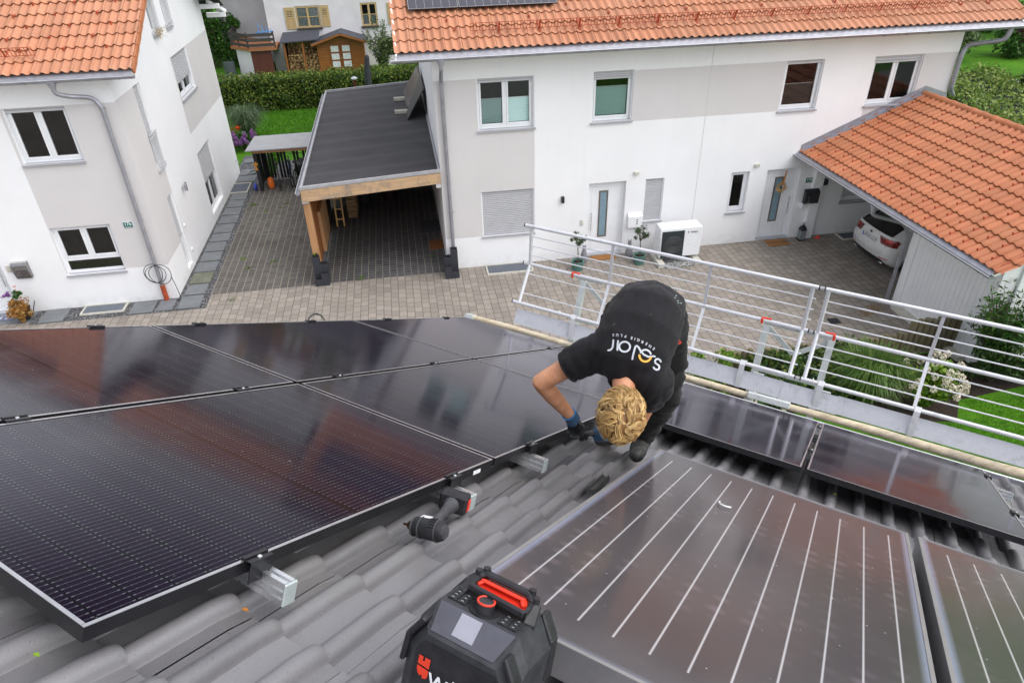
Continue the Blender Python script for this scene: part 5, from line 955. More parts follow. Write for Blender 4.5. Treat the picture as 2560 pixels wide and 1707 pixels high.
hemR = at(1690, 790, 3.25); ell(mb, at(1662, 800, 3.22), (sa[0] * .095, TOC * .085, unit(spec[0][0] - spec[3][0]) * .12), 9)
def folds(p, n):
    a = p @ side; b = p @ unit(J['up'] - J['low']); q = Vector((a * 6, b * 2.2, (p @ TOC) * 5)); near = math.exp(-((p - spec[3][0]) @ (p - spec[3][0])) / .05)
    w = mnoise.noise(q) * .009 + (1 - near) * (abs(mnoise.noise(Vector((a * 17, b * 7, 3.3 + (p @ TOC) * 9)))) * .020 - .005)
    for sh in ('shL', 'shR'):
        d = np.linalg.norm(p - J[sh]); w += math.exp(-(d / .13) ** 2) * .005 * math.sin(d * 150)
    return w
ts = remesh(mb, .0085, 6, folds)
def cut(m_, c, d, rad):
    V = np.array(m_.v); bad = ((V - c) @ d > 0) & (np.linalg.norm(V - c, axis=1) < rad); m_.f = [f for f in m_.f if not any(bad[i] for i in f)]; m_.m = [0] * len(m_.f)
dL = unit(J['elL'] - J['shL']); dR = unit(J['elR'] - J['shR']); slc = J['shL'] * .60 + J['elL'] * .40 + dL * .030; srr = J['shR'] * .62 + J['elR'] * .38 + dR * .030; cut(ts, slc, dL, .13); cut(ts, srr, dR, .13)
used_ = sorted({i for f in ts.f for i in f}); mp_ = {a: b for b, a in enumerate(used_)}; ts.v = [ts.v[i] for i in used_]; ts.f = [tuple(mp_[i] for i in f) for f in ts.f]
shirt = obj('t_shirt', ts, M['shirt'], person, 'full', fix=False)
# rounded collar and sleeve hems
def hem(c, d, r1, r2, m, parent, nm='hem', rr=.005, sidev=None):
    d = unit(d); s_ = unit(np.cross(d, TOC)) if sidev is None else sidev; u_ = np.cross(s_, d); mb = MB(); mb.tube([c + s_ * r1 * math.cos(a) + u_ * r2 * math.sin(a) for a in np.linspace(0, 2 * math.pi, 25)[:-1]], rr, 8, closed=True); return obj(nm, mb, m, parent, True)
hem(slc - dL * .004, dL, .0715, .0715, M['shirt'], shirt, 'sleeve_hem', .0045)
hem(J['nk'] + up * .012, up, .064, .060, M['shirt'], shirt, 'collar', .009)
# trousers
mb = MB(); ell(mb, J['pel'] - TOC * .03, (side * .165, np.cross(side, unit(J['up'] - J['low'])) * .12, unit(J['up'] - J['low']) * .15), 10)
limb(mb, [J['hipR'], J['hipR'] * .5 + J['knR'] * .5, J['knR'], J['knR'] * .5 + J['anR'] * .5, J['anR']], [.112, .096, .078, .066, .050], n=16)
limb(mb, [J['hipL'], J['hipL'] * .5 + J['knL'] * .5, J['knL'], J['knL'] * .5 + J['anL'] * .5, J['anL']], [.112, .096, .078, .066, .050], n=16)
limb(mb, [at(1688, 800, 3.36), at(1688, 900, 3.48)], [.058, .060], n=12)
def tf(p, n): return mnoise.noise(Vector((p[0] * 9, p[1] * 9, p[2] * 16))) * .014 + abs(mnoise.noise(Vector((p[0] * 14, p[1] * 14, p[2] * 34)))) * .018
tr = remesh(mb, .0105, 6, tf); trou = obj('trousers', tr, M['trous'], person, 'full', fix=False)
def on_surface(mesh_mb, u, v, off=.0016):
    d = Vector(unit(ray(u, v))); h = mesh_mb.bvh.ray_cast(Vector(EYE), d)
    return None if h[0] is None else np.array(h[0]) - np.array(d) * off
for q in (ts, tr): q.bvh = BVHTree.FromPolygons([Vector(v) for v in q.v], q.f)
def stroke(mb, src, pts, wd, closed=False, off=.0018):
    """ribbon along a drawn line, laid onto the cloth"""
    P = [np.array(p, float) for p in pts]; Q = []
    for i in range(len(P) - (0 if closed else 1)):
        a, b = P[i], P[(i + 1) % len(P)]; k = max(2, int(np.linalg.norm(b - a) / 2.5))
        for j in range(k): Q.append(a + (b - a) * j / k)
    if not closed: Q.append(P[-1])
    n = len(Q); V = []
    for i in range(n):
        a = Q[i - 1] if (i or closed) else Q[i]; b = Q[(i + 1) % n] if (i < n - 1 or closed) else Q[i]; t_ = (b - a) / (np.linalg.norm(b - a) + 1e-9); nn = np.array([-t_[1], t_[0]])
        w_ = wd / 2 * (.75 if (not closed and i in (0, n - 1)) else 1)
        for s in (-1, 0, 1):
            h = on_surface(src, *(Q[i] + nn * s * w_), off)
            if h is None: return
            V.append(h)
    F = []
    for i in range(n if closed else n - 1):
        j = (i + 1) % n
        for s in (0, 1): F.append((i * 3 + s, i * 3 + s + 1, j * 3 + s + 1, j * 3 + s))
    mb.add(V, F)
c4 = lambda pts: [(1280 + x / 3.672, 680 + y / 3.672) for x, y in pts]; c5 = lambda pts: [(1320 + x / 5.8075, 880 + y / 5.8075) for x, y in pts]
arc = lambda cx, cy, rx, ry, a0, a1, n=14, rot=0: [(cx + rx * math.cos(a) * math.cos(rot) - ry * math.sin(a) * math.sin(rot), cy + rx * math.cos(a) * math.sin(rot) + ry * math.sin(a) * math.cos(rot)) for a in np.linspace(math.radians(a0), math.radians(a1), n)]
M['print'] = mat('white_shirt_print', (.55, .57, .62), .6, 0, .12, 40); M['printo'] = mat('yellow_shirt_print', (.85, .42, .06), .6, 0, .1, 40)
mb = MB(); WD = 4.6
stroke(mb, ts, c5([(1932, 150), (1922, 120), (1895, 100), (1862, 102), (1843, 128), (1850, 158), (1875, 176), (1902, 196), (1908, 225), (1895, 252), (1865, 256), (1835, 240), (1818, 212)]), WD)
stroke(mb, ts, c4([(1103, 806), (1112, 760), (1125, 710), (1134, 682), (1146, 676), (1162, 690), (1182, 725), (1210, 757), (1250, 777), (1300, 772), (1318, 776)]), WD)
stroke(mb, ts, c4(arc(1224, 765, 52, 52, 205, 352, 12)), WD)
stroke(mb, ts, c4(arc(1034, 685, 50, 46, 0, 345, 22)), WD, True)
stroke(mb, ts, c4([(975, 625), (970, 660), (967, 722)]), WD)
stroke(mb, ts, c4([(931, 618), (928, 660), (922, 695), (903, 715), (876, 719)]), WD); obj('printed_word', mb, M['print'], shirt, fix=False)
mb = MB(); stroke(mb, ts, c4(arc(1224, 765, 54, 56, 12, 190, 16)), WD + .6, off=.0024); obj('printed_ring', mb, M['printo'], shirt, fix=False)
mb = MB()
LT = [('E', 1302, 702), ('N', 1268, 680), ('E', 1234, 657), ('R', 1197, 640), ('G', 1160, 623), ('I', 1128, 612), ('E', 1098, 604), ('P', 1042, 588), ('L', 1005, 581), ('U', 966, 577), ('S', 930, 577)]
for i, (ch, x, y) in enumerate(LT):
    a, b = LT[max(0, i - 1)], LT[min(len(LT) - 1, i + 1)]; ang = math.atan2(b[2] - a[2], b[1] - a[1]); V, F = text_mesh(ch, 9.6, True); ca, sa_ = math.cos(ang), math.sin(ang); W_ = []
    for v in V:
        X_, Y_ = v[0], v[1]; h = on_surface(ts, 1280 + x / 3.672 + X_ * ca + Y_ * sa_ , 680 + y / 3.672 + X_ * sa_ - Y_ * ca); W_.append(h)
    if all(w is not None for w in W_): mb.add(W_, F)
obj('printed_line', mb, M['print'], shirt, fix=False)
mb = MB()
for x, y in ((1490, 235), (1500, 215), (1515, 262), (1545, 285), (1520, 280)): stroke(mb, ts, c4([(x, y), (x + 14, y + 3)]), 2.0)
obj('paint_flecks', mb, mat('pale_green_flecks', (.25, .33, .33), .8), shirt, fix=False)
mb = MB(); stroke(mb, tr, c4([(1478, 655), (1500, 640), (1545, 628)]), 3.4); stroke(mb, tr, c4([(1478, 682), (1505, 668), (1555, 645)]), 3.4); obj('orange_stripes', mb, M['red'], trou, fix=False)
# knee pad seam
mb = MB(); stroke(mb, tr, [(1618, 1056), (1632, 1068), (1650, 1074), (1668, 1070), (1680, 1063)], 1.6); obj('seam', mb, mat('grey_thread', (.16, .16, .17), .8), trou, fix=False)
# boots
for an, nm in (('anR', 0), ('anL', 1)):
    a = J[an]; g = onR(*( (1574, 1190) if nm == 0 else (1548, 1108) ), 1.045); f = unit(np.array([-SA[0], -SA[1], -SA[2]]) * .9 + EA * .25); mb = MB()
    base = a - NA * ((a - EYE) @ NA + 1.045); f = unit(g - base) if nm == 0 else f; limb(mb, [a + NA * .02, base + NA * .06 + f * .02], [.056, .050]); limb(mb, [base - f * .03 + NA * .045, base + f * .09 + NA * .05, base + f * .20 + NA * .040], [.044, .050, .042])
    bm = remesh(mb, .010, 4, lambda p, n: mnoise.noise(Vector(p * 30)) * .004); bo = obj('boot', bm, M['boot'] if 'boot' in M else M.setdefault('boot', mat('dusty_black_boot', (.05, .049, .047), .6, 0, .6, 50, .4, 120, .4, .4)), person, 'full', fix=False)
    mb = MB()
    for i in range(6): c = base + f * (.03 + i * .024) + NA * (.105 - i * .004); w2 = np.cross(f, NA) * .03; mb.tube([c - w2 - NA * .012, c + NA * .004, c + w2 - NA * .012], .0032, 5); mb.tube([c - w2 - NA * .012, c + f * .012 + NA * .005, c + f * .024 + w2 - NA * .012], .0026, 5)
    obj('laces', mb, M['blackrub'], bo, True)
# gloves: palm, four fingers of different length, thumb; blue knitted cuff
def glove(wr, ha, curl, thumb, nm):
    d = unit(ha - wr); n_ = unit(-NA * .6 + d * .2); n_ = unit(n_ - d * (n_ @ d)); s_ = np.cross(d, n_); mb = MB(); P = wr + d * .045
    ell(mb, P, (s_ * .040, n_ * .018, d * .055), 9); lens = [.062, .072, .068, .052]
    for i in range(4):
        b = P + s_ * (-.030 + .020 * i) + d * .040; k1 = b + d * lens[i] * .45 + n_ * .008 * curl; k2 = k1 + unit(d + n_ * 1.1 * curl) * lens[i] * .35; k3 = k2 + unit(d * .2 + n_ * 1.2 * curl) * lens[i] * .28; limb(mb, [b, k1, k2, k3], [.0105, .0098, .009, .008], n=8)
    b = P + s_ * .036 * thumb - d * .01; limb(mb, [b, b + unit(s_ * thumb + d * .8) * .035, b + unit(s_ * thumb * .5 + d + n_ * .6) * .068], [.013, .0115, .010], n=8)
    g = obj('glove', remesh(mb, .0055, 3), M['glove'], person, 'full', fix=False)
    mb = MB(); e = wr - d * 0; q = unit(wr - J['elL' if nm == 'L' else 'elR']); mb.tube([wr - q * .028, wr - q * .0, wr + q * .02 + d * .02], [.0345, .0355, .037], 18, cap=False); obj('cuff', mb, M['cuff'], g, True); mb = MB()
    u_ = unit(np.cross(q, TOC)); v_ = np.cross(q, u_); mb.tube([wr - q * .029 + u_ * .0345 * math.cos(a) + v_ * .0345 * math.sin(a) for a in np.linspace(0, 2 * math.pi, 21)[:-1]], .0028, 6, closed=True); obj('cuff_edge', mb, mat('light_blue_edge', (.05, .27, .62), .6), g, True)
glove(J['wrL'], J['haL'], .6, -1, 'L'); glove(J['wrR'], J['haR'], .7, 1, 'R')
# hair: cap with many curved locks from a whorl
mb = MB(); ell(mb, hc + hz * .010 + up * .012, (hx * .083, hz * .092, up * .110), 14); hair0 = remesh(mb, .008, 3, lambda p, n: mnoise.noise(Vector(p * 45)) * .006)
t = NT('blond_hair'); r = t.n('ShaderNodeNewGeometry').outputs['Random Per Island']; p = t.pos(); x = t.ramp(r, [(0, (.26, .13, .04, 1)), (.3, (.48, .28, .09, 1)), (.7, (.70, .46, .17, 1)), (1, (.85, .64, .32, 1))]); t.l(t.mix(t.rng(t.noise(p, 30, 4), .35, .65, 0, .5), x, (.20, .10, .035, 1)), t.b.inputs['Base Color']); t.b.inputs['Roughness'].default_value = .42; t.b.inputs['Specular IOR Level'].default_value = .5; M['hair'] = t.m
mb = hair0
whorl = unit(up * .75 + hz * .62 + hx * .10); Ax = (hx * .083, hz * .094, up * .112); cen = hc + hz * .008 + up * .010
def onhead(dirv, lift): q = unit(dirv); l = np.array([q @ hx, q @ hz, q @ up]); s = 1 / math.sqrt((l[0] / .083) ** 2 + (l[1] / .094) ** 2 + (l[2] / .112) ** 2); return cen + q * (s + lift)
e1 = unit(np.cross(whorl, hx)); e2 = np.cross(whorl, e1)
for cl in range(210):
    th_ = random.uniform(0, 2 * math.pi); ph0 = random.uniform(0, 1) ** .62 * 1.75 + .02; L_ = random.uniform(.40, .75) * (1 if ph0 > .3 else 1.15); sw = random.uniform(.15, .55); am = random.uniform(.05, .20); fq = random.uniform(3, 6.5); pz = random.uniform(0, 6.3); lf = random.uniform(.005, .015); r0 = random.uniform(.0011, .0021); flick = random.uniform(-.002, .011)
    for st in range(11):
        o1, o2, o3 = random.gauss(0, .050), random.gauss(0, .045), random.uniform(-.004, .004); pts = []; rad = []; ln = L_ * random.uniform(.8, 1.1)
        for k in range(9):
            f = k / 8; ph = ph0 + o1 * (1 - .5 * f) + ln * f; s_in = max(.18, math.sin(min(ph, 1.5)))
            tt = th_ + (o2 * (1 - .6 * f) + am * math.sin(fq * f + pz)) / s_in + sw * f; dv = whorl * math.cos(ph) + (e1 * math.cos(tt) + e2 * math.sin(tt)) * math.sin(ph)
            pts.append(onhead(dv, .003 + o3 * .4 + lf * math.sin(min(1, f * 1.25) * math.pi * .62) + flick * f * f)); rad.append(r0 * (1.15 - .85 * f))
        if np.array([(q - cen) @ unit(-hz) for q in pts]).max() > .092 and unit(pts[-1] - cen) @ up < .25: continue
        mb.tube(pts, rad, 4, cap=False)
obj('hair', mb, M['hair'], person, 'full', fix=False)
# ------------------------------------------------------------------ foliage helpers
def leaves(name, parent, m, pts, nrm, size, asp=.55, jit=.5, smooth=False):
    """one small bent leaf per point"""
    n = len(pts); pts = np.asarray(pts); nrm = np.asarray(nrm); r = rng.normal(size=(n, 3)); d = nrm + r * jit; d /= np.linalg.norm(d, axis=1, keepdims=True)
    a = np.cross(d, rng.normal(size=(n, 3))); a /= np.linalg.norm(a, axis=1, keepdims=True); b = np.cross(d, a); s = size * rng.uniform(.6, 1.3, (n, 1))
    V = np.stack([pts - a * s, pts - b * s * asp + d * s * .12, pts + a * s - d * s * .25, pts + b * s * asp + d * s * .12], 1).reshape(-1, 3); o = MB(); o.v = V; me_f = np.arange(4 * n).reshape(-1, 4)
    org = ORG[parent.name] if parent is not None else np.array([(V[:, 0].min() + V[:, 0].max()) / 2, (V[:, 1].min() + V[:, 1].max()) / 2, V[:, 2].min()])
    me = bpy.data.meshes.new(name); me.vertices.add(4 * n); me.vertices.foreach_set('co', (V - org).ravel()); me.loops.add(4 * n); me.loops.foreach_set('vertex_index', me_f.ravel()); me.polygons.add(n); me.polygons.foreach_set('loop_start', np.arange(n) * 4); me.polygons.foreach_set('loop_total', np.full(n, 4)); me.materials.append(m); me.update(calc_edges=True); me.validate()
    ob = bpy.data.objects.new(name, me); C.objects.link(ob)
    if parent is not None: ob.parent = parent
    else: ob.location = org
    ORG[ob.name] = org; return ob
def cluster_pts(c, rad, n, lumps=14, spread=.38, shell=.55, seed=0):
    """points gathered in clumps inside an ellipsoid: gaps between clumps let the back show"""
    g = np.random.default_rng(seed); c = np.array(c, float); rad = np.array(rad, float); u = g.normal(size=(lumps, 3)); u /= np.linalg.norm(u, axis=1, keepdims=True); cc = u * g.uniform(.35, .95, (lumps, 1))
    k = g.integers(0, lumps, n); v = g.normal(size=(n, 3)); v /= np.linalg.norm(v, axis=1, keepdims=True); p = cc[k] + v * (g.uniform(shell, 1.0, (n, 1))) * spread * g.uniform(.6, 1.2, (lumps, 1))[k]
    return c + p * rad, v
def box_pts(x0, x1, y0, y1, z0, z1, n, rough=.06, seed=0):
    """points on top, front and side faces of a clipped hedge"""
    g = np.random.default_rng(seed); A = [(x1 - x0) * (y1 - y0), (x1 - x0) * (z1 - z0) * 1.3, (x1 - x0) * (z1 - z0) * .5, (y1 - y0) * (z1 - z0), (y1 - y0) * (z1 - z0)]; A = np.array(A) / sum(A); k = g.choice(5, n, p=A); u = g.uniform(0, 1, n); v = g.uniform(0, 1, n); P = np.zeros((n, 3)); N_ = np.zeros((n, 3))
    X = x0 + (x1 - x0) * u; Yv = y0 + (y1 - y0) * v; Z = z0 + (z1 - z0) * v
    m = k == 0; P[m] = np.stack([X, Yv, np.full(n, z1)], 1)[m]; N_[m] = (0, 0, 1); m = k == 1; P[m] = np.stack([X, np.full(n, y0), Z], 1)[m]; N_[m] = (0, -1, .3); m = k == 2; P[m] = np.stack([X, np.full(n, y1), Z], 1)[m]; N_[m] = (0, 1, .3)
    m = k == 3; P[m] = np.stack([np.full(n, x0), y0 + (y1 - y0) * u, Z], 1)[m]; N_[m] = (-1, 0, .3); m = k == 4; P[m] = np.stack([np.full(n, x1), y0 + (y1 - y0) * u, Z], 1)[m]; N_[m] = (1, 0, .3)
    wv = .10 * np.sin(P[:, 0] * 2.1 + 1) * np.sin(P[:, 2] * 4 + P[:, 0] * 1.3) + .06 * np.sin(P[:, 0] * 6.7 + P[:, 1] * 5); return P + N_ * (wv * (rough / .06))[:, None] + g.normal(size=(n, 3)) * rough, N_
LM = dict(hedge=leafm('beech_hedge_leaf', [(.020, .050, .006, 1), (.055, .12, .012, 1), (.12, .20, .022, 1), (.28, .29, .045, 1)]), dark=leafm('dark_green_leaf', [(.014, .035, .008, 1), (.035, .085, .016, 1), (.08, .15, .03, 1)]), mid=leafm('mid_green_leaf', [(.025, .075, .012, 1), (.06, .17, .024, 1), (.14, .29, .05, 1)]),
          fresh=leafm('fresh_green_leaf', [(.05, .13, .01, 1), (.14, .28, .02, 1), (.30, .42, .04, 1)]), olive=leafm('olive_leaf', [(.03, .055, .02, 1), (.07, .12, .045, 1), (.14, .19, .09, 1)]), red=leafm('dark_red_leaf', [(.02, .006, .006, 1), (.05, .010, .010, 1), (.20, .02, .015, 1)]),
          pale=leafm('pale_hedge_leaf', [(.07, .14, .02, 1), (.18, .28, .04, 1), (.38, .44, .11, 1)]), autumn=leafm('autumn_flowers', [(.30, .12, .02, 1), (.50, .22, .06, 1), (.55, .34, .12, 1), (.22, .20, .03, 1)]), purple=leafm('purple_petals', [(.20, .06, .35, 1), (.36, .14, .40, 1), (.50, .26, .45, 1)]), white=leafm('cream_petals', [(.62, .60, .42, 1), (.80, .78, .62, 1), (.85, .62, .58, 1)], .2), orange=leafm('orange_petals', [(.7, .08, .01, 1), (.85, .16, .02, 1)]), mosaic=leafm('variegated_leaf', [(.03, .07, .02, 1), (.10, .17, .05, 1), (.40, .45, .22, 1)]))
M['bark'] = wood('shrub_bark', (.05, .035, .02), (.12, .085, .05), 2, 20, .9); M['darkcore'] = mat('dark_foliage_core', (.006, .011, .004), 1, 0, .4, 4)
def stems(parent, base, tips, r=.012, m=None, nm='stem'):
    mb = MB()
    for q in tips:
        b = np.array(base, float); q = np.array(q, float); mid = b * .5 + q * .5 + rng.normal(size=3) * np.linalg.norm(q - b) * .06; mid[2] += .05 * np.linalg.norm(q - b); mb.tube([b + rng.normal(size=3) * r * .4 * np.array([1, 1, 0]), mid, q], [r, r * .7, r * .35], 6)
    return obj(nm, mb, m or M['bark'], parent, True)
def bush(name, lab, cat, c, rad, n, size, m, lumps=14, seed=1, group=None, trunk=True, asp=.55, spread=.38):
    base = (c[0], c[1], c[2] - rad[2]); t = thing(name, lab, cat, base, group); P, N_ = cluster_pts(c, rad, n, lumps, spread, .45, seed); P[:, 2] = np.maximum(P[:, 2], base[2] + .02); leaves('crown' if rad[2] > 1 else 'foliage', t, m, P, N_, size, asp, .6)
    if trunk:
        k = P[rng.integers(0, len(P), 9)]; stems(t, base, [np.array(base) * .25 + q * .75 for q in k], .05 if rad[2] > 1 else .02, nm='trunk' if rad[2] > 1 else 'stem')
    return t
# hedge behind the lawn
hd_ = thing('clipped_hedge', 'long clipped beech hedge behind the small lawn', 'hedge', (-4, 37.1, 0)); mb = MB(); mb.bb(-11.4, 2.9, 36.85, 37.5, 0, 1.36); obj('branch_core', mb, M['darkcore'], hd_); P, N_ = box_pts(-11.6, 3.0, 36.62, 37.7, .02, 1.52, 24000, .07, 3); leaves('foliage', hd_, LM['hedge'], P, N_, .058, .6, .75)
lo = np.stack([rng.uniform(-11.6, 3.0, 1500), rng.uniform(36.6, 37.7, 1500), 1.55 + rng.exponential(.07, 1500)], 1); leaves('top_shoots', hd_, LM['pale'], lo, np.tile([0, 0, 1.], (1500, 1)), .05, .5, .8)
bush('large_shrub', 'tall dark green shrub at the far left beside the terrace', 'shrub', (-11.3, 48.3, 2.3), (2.1, 1.6, 2.6), 9000, .10, LM['mid'], 26, 5); bush('large_shrub', 'dark shrub towering behind the bushes at the far left corner', 'shrub', (-13.2, 50.5, 4.2), (2.6, 2, 3.0), 6000, .12, LM['dark'], 20, 6)
bush('terrace_shrub', 'small leafy shrub behind the dark terrace planks', 'shrub', (-9.6, 48.3, 2.7), (.8, .6, .9), 900, .09, LM['mid'], 8, 7)
def grass_clump(name, lab, base, h, spread, n, m, seed=0, wd=.012):
    t = thing(name, lab, 'grass clump', base); g = np.random.default_rng(seed); mb = MB(); b = np.array(base, float)
    for i in range(n):
        a = g.uniform(0, 2 * math.pi); L = h * g.uniform(.6, 1.15); out = spread * g.uniform(.15, 1.0) ** .8; d = np.array([math.cos(a), math.sin(a), 0]); s = np.array([-d[1], d[0], 0]) * wd; p0 = b + d * g.uniform(0, .16) * spread; p1 = p0 + d * out * .35 + np.array([0, 0, L * .62]); p2 = p0 + d * out * .75 + np.array([0, 0, L * .9]); p3 = p0 + d * out * 1.15 + np.array([0, 0, L * g.uniform(.55, .95)])
        mb.add([p0 - s, p0 + s, p1 + s * .9, p1 - s * .9, p2 + s * .6, p2 - s * .6, p3], [(0, 1, 2, 3), (3, 2, 4, 5), (5, 4, 6)])
    obj('blades', mb, m, t, fix=False); return t
LM['bluegrass'] = leafm('silvery_grass', [(.05, .10, .04, 1), (.11, .19, .08, 1), (.28, .34, .20, 1)], .35); grass_clump('ornamental_grass', 'large fountain of silvery grass on the lawn by the left house', (-6.75, 32.0, 0), 1.35, .95, 1500, LM['bluegrass'], 4, .010)
# purple hydrangea and orange flowers
def hydrangea(lab, c, rad, heads, hs, hm, lm, seed, cat='flowering shrub', nleaf=900, lsize=.06):
    t = thing('hydrangea', lab, cat, (c[0], c[1], c[2] - rad[2])); P, N_ = cluster_pts(c, rad, nleaf, 10, .45, .4, seed); P[:, 2] = np.maximum(P[:, 2], .03); leaves('foliage', t, lm, P, N_, lsize, .6, .6); g = np.random.default_rng(seed + 50); k = 0
    for i in range(heads):
        u = g.normal(size=3); u[2] = abs(u[2]) * .8; u[1] -= .5; u /= np.linalg.norm(u); q = np.array(c) + u * np.array(rad) * g.uniform(.85, 1.08); hp_, hn = cluster_pts(q, (hs * 1, hs * 1, hs * 1.25), 60, 1, 1.0, .95, seed + i); hp_ = q + (hn * np.array([hs, hs, hs * 1.3])); leaves('flower_head', t, hm, hp_, hn, hs * .30, .8, .25)
    stems(t, (c[0], c[1], c[2] - rad[2]), [np.array(c) + rng.normal(size=3) * .3 * np.array(rad) for _ in range(8)], .012); return t
hydrangea('purple and pink hydrangea in front of the silvery grass', (-6.72, 30.4, .42), (.62, .5, .42), 34, .075, LM['purple'], LM['mid'], 11)
t = thing('orange_flowers', 'small orange flowers peeking out above the purple hydrangea', 'flowers', (-7.3, 31.2, 0)); P, N_ = cluster_pts((-7.25, 31.2, .6), (.35, .3, .3), 90, 6, .5, .3, 12); leaves('petals', t, LM['orange'], P, N_, .045, .7, .7); stems(t, (-7.25, 31.2, 0), P[:14], .006)
# left entrance pot
t = thing('flower_pot', 'black pot overflowing with yellow and orange flowers by the left front door', 'flower pot', (-10.15, 17.0, 0)); mb = MB(); mb.lathe((-10.12, 17.08, 0), [(.11, 0), (.19, .30), (.21, .32), (.19, .32), (.17, .26), (0, .26)], 20); obj('pot', mb, M['black'], t, True)
P, N_ = cluster_pts((-10.15, 17.0, .36), (.30, .26, .36), 1500, 20, .42, .5, 21); leaves('hanging_flowers', t, LM['autumn'], P, N_, .030, .7, .7); P, N_ = cluster_pts((-10.08, 17.1, .72), (.16, .14, .12), 350, 6, .5, .3, 22); leaves('green_leaves', t, LM['mid'], P, N_, .03, .5, .7); P, N_ = cluster_pts((-10.36, 17.1, .72), (.12, .1, .10), 260, 5, .6, .3, 23); leaves('purple_flowers', t, LM['purple'], P, N_, .018, .7, .7)
mb = MB(); f = np.array([-10.05, 17.1, .92])
for i in range(6): a = i * math.pi / 3; mb.add([f, f + np.array([.03 * math.cos(a + .4), .03 * math.sin(a + .4), .02]), f + np.array([.055 * math.cos(a), .055 * math.sin(a), .03]), f + np.array([.03 * math.cos(a - .4), .03 * math.sin(a - .4), .02])], [(0, 1, 2, 3)])
mb.tube([f, f - np.array([0, 0, .2])], .004, 4); obj('poppy', mb, LM['orange'], t, fix=False)
mb = MB(); mb.beam((-9.93, 17.12, .10), (-9.78, 17.16, .46), .05, .02, bev=.006); mb.beam((-9.93, 17.12, .10), (-10.02, 17.1, .16), .05, .02, bev=.006); tag(obj('watering_can', mb, M['black']), 'spout of a black watering can beside the flower pot', 'watering can')
t = thing('door_mat', 'blue grey printed door mat at the left front door', 'door mat', (-10.8, 17.35, 0)); mb = MB(); mb.bb(-11.35, -10.42, 17.1, 17.43, .004, .022, bev=.003); obj('mat_base', mb, mat('blue_grey_mat', (.15, .16, .24), .9, 0, .1, 20), t)
mb = MB(); 
for x, y in ((-10.98, 17.2), (-10.78, 17.24), (-10.62, 17.2)): mb.lathe((x, y, .0225), [(.035, 0), (.035, .001), (0, .001)], 10); mb.bb(x - .02, x + .02, y - .07, y - .02, .0225, .0235)
put_text(mb, 'home', .09, (-10.72, 17.36, .0235), (1, 0, 0), (0, 1, 0)); obj('print', mb, M['curtain'], t, fix=False)
# hose coil on downpipe
mb = MB()
def loop(cx, cz, rx, rz, y, a0=0, a1=2 * math.pi, n=26, ph=0): return [np.array([cx + rx * math.cos(a + ph), y + .02 * math.sin(a * 2), cz + rz * math.sin(a + ph)]) for a in np.linspace(a0, a1, n)]
mb.tube(loop(-6.80, .86, .22, .27, YL - .17) , .009, 6); mb.tube(loop(-6.74, .84, .25, .24, YL - .19), .009, 6); mb.tube(loop(-6.64, .82, .27, .28, YL - .18), .009, 6); mb.tube([(-6.40, YL - .16, .74), (-6.36, YL - .16, .5), (-6.32, YL - .18, .15), (-6.38, YL - .2, .03), (-6.6, YL - .2, .02), (-6.8, YL - .12, .03)], .009, 6)
tag(obj('garden_hose', mb, M['black'], None, True), 'black hose coiled around the left downpipe above its red foot', 'hose')
mb = MB()
for i in range(3): mb.tube([(-5.95 + .17 * math.cos(a) + .03 * i, 27.3 + .17 * math.sin(a), .05 + .012 * i) for a in np.linspace(0, 2 * math.pi, 18)], .011, 6)
mb.tube([(-5.8, 27.3, .08), (-5.6, 27.7, .10), (-5.45, 28.0, .16)], .011, 6); tag(obj('garden_hose', mb, mat('grey_hose', (.20, .21, .20), .5), None, True), 'grey hose coiled on the pale slab near the bike shelter', 'hose')
# ------------------------------------------------------------------ CARPORT
cpt = thing('carport', 'wooden carport with dark flat roof between the two houses', 'carport', (-1, 20, 0)); zr = lambda x: 2.70 + (x + 2.8) * .052
mb = MB(); mb.add([(-2.72, 17.66, zr(-2.72)), (.80, 17.66, zr(.8)), (.80, 27.9, zr(.8)), (-2.72, 27.9, zr(-2.72))], [(0, 1, 2, 3)]); obj('roof_felt', mb, M['bitumen'], cpt, fix=False)
mb = MB(); mb.add([(x, y, zr(x) - d) for d in (.03, .20) for (x, y) in ((-2.74, 17.68), (.81, 17.68), (.81, 27.9), (-2.74, 27.9))], [(3, 2, 1, 0), (4, 5, 6, 7), (0, 1, 5, 4), (1, 2, 6, 5), (2, 3, 7, 6), (3, 0, 4, 7)]); obj('roof_deck', mb, M['panel_wood'], cpt, fix=False)
for nm, a, b in (('front_trim', (-2.80, 17.62, zr(-2.8) + .01), (.84, 17.62, zr(.84) + .01)), ('back_trim', (-2.76, 27.92, zr(-2.76) + .03), (.84, 27.92, zr(.84) + .03)), ('side_trim', (-2.74, 17.6, zr(-2.74) + .02), (-2.74, 27.95, zr(-2.74) + .02)), ('wall_trim', (.80, 17.62, zr(.8) + .03), (.80, 27.9, zr(.8) + .03))):
    mb = MB(); mb.beam(a, b, .055, .09, bev=.004); obj(nm, mb, M['zinctrim'] if 'zinctrim' in M else M.setdefault('zinctrim', mat('pale_metal_trim', (.42, .42, .44), .45, .3, .12, 6)), cpt)
gutter(cpt, (-2.83, 17.45, 2.64), (-2.83, 27.95, 2.64), .06, out=(-1, 0, 0)); mb = MB(); mb.beam((-2.83, 17.5, 2.60), (-2.83, 17.5, 2.4), .09, .09); obj('gutter_outlet', mb, M['zinc'], cpt)
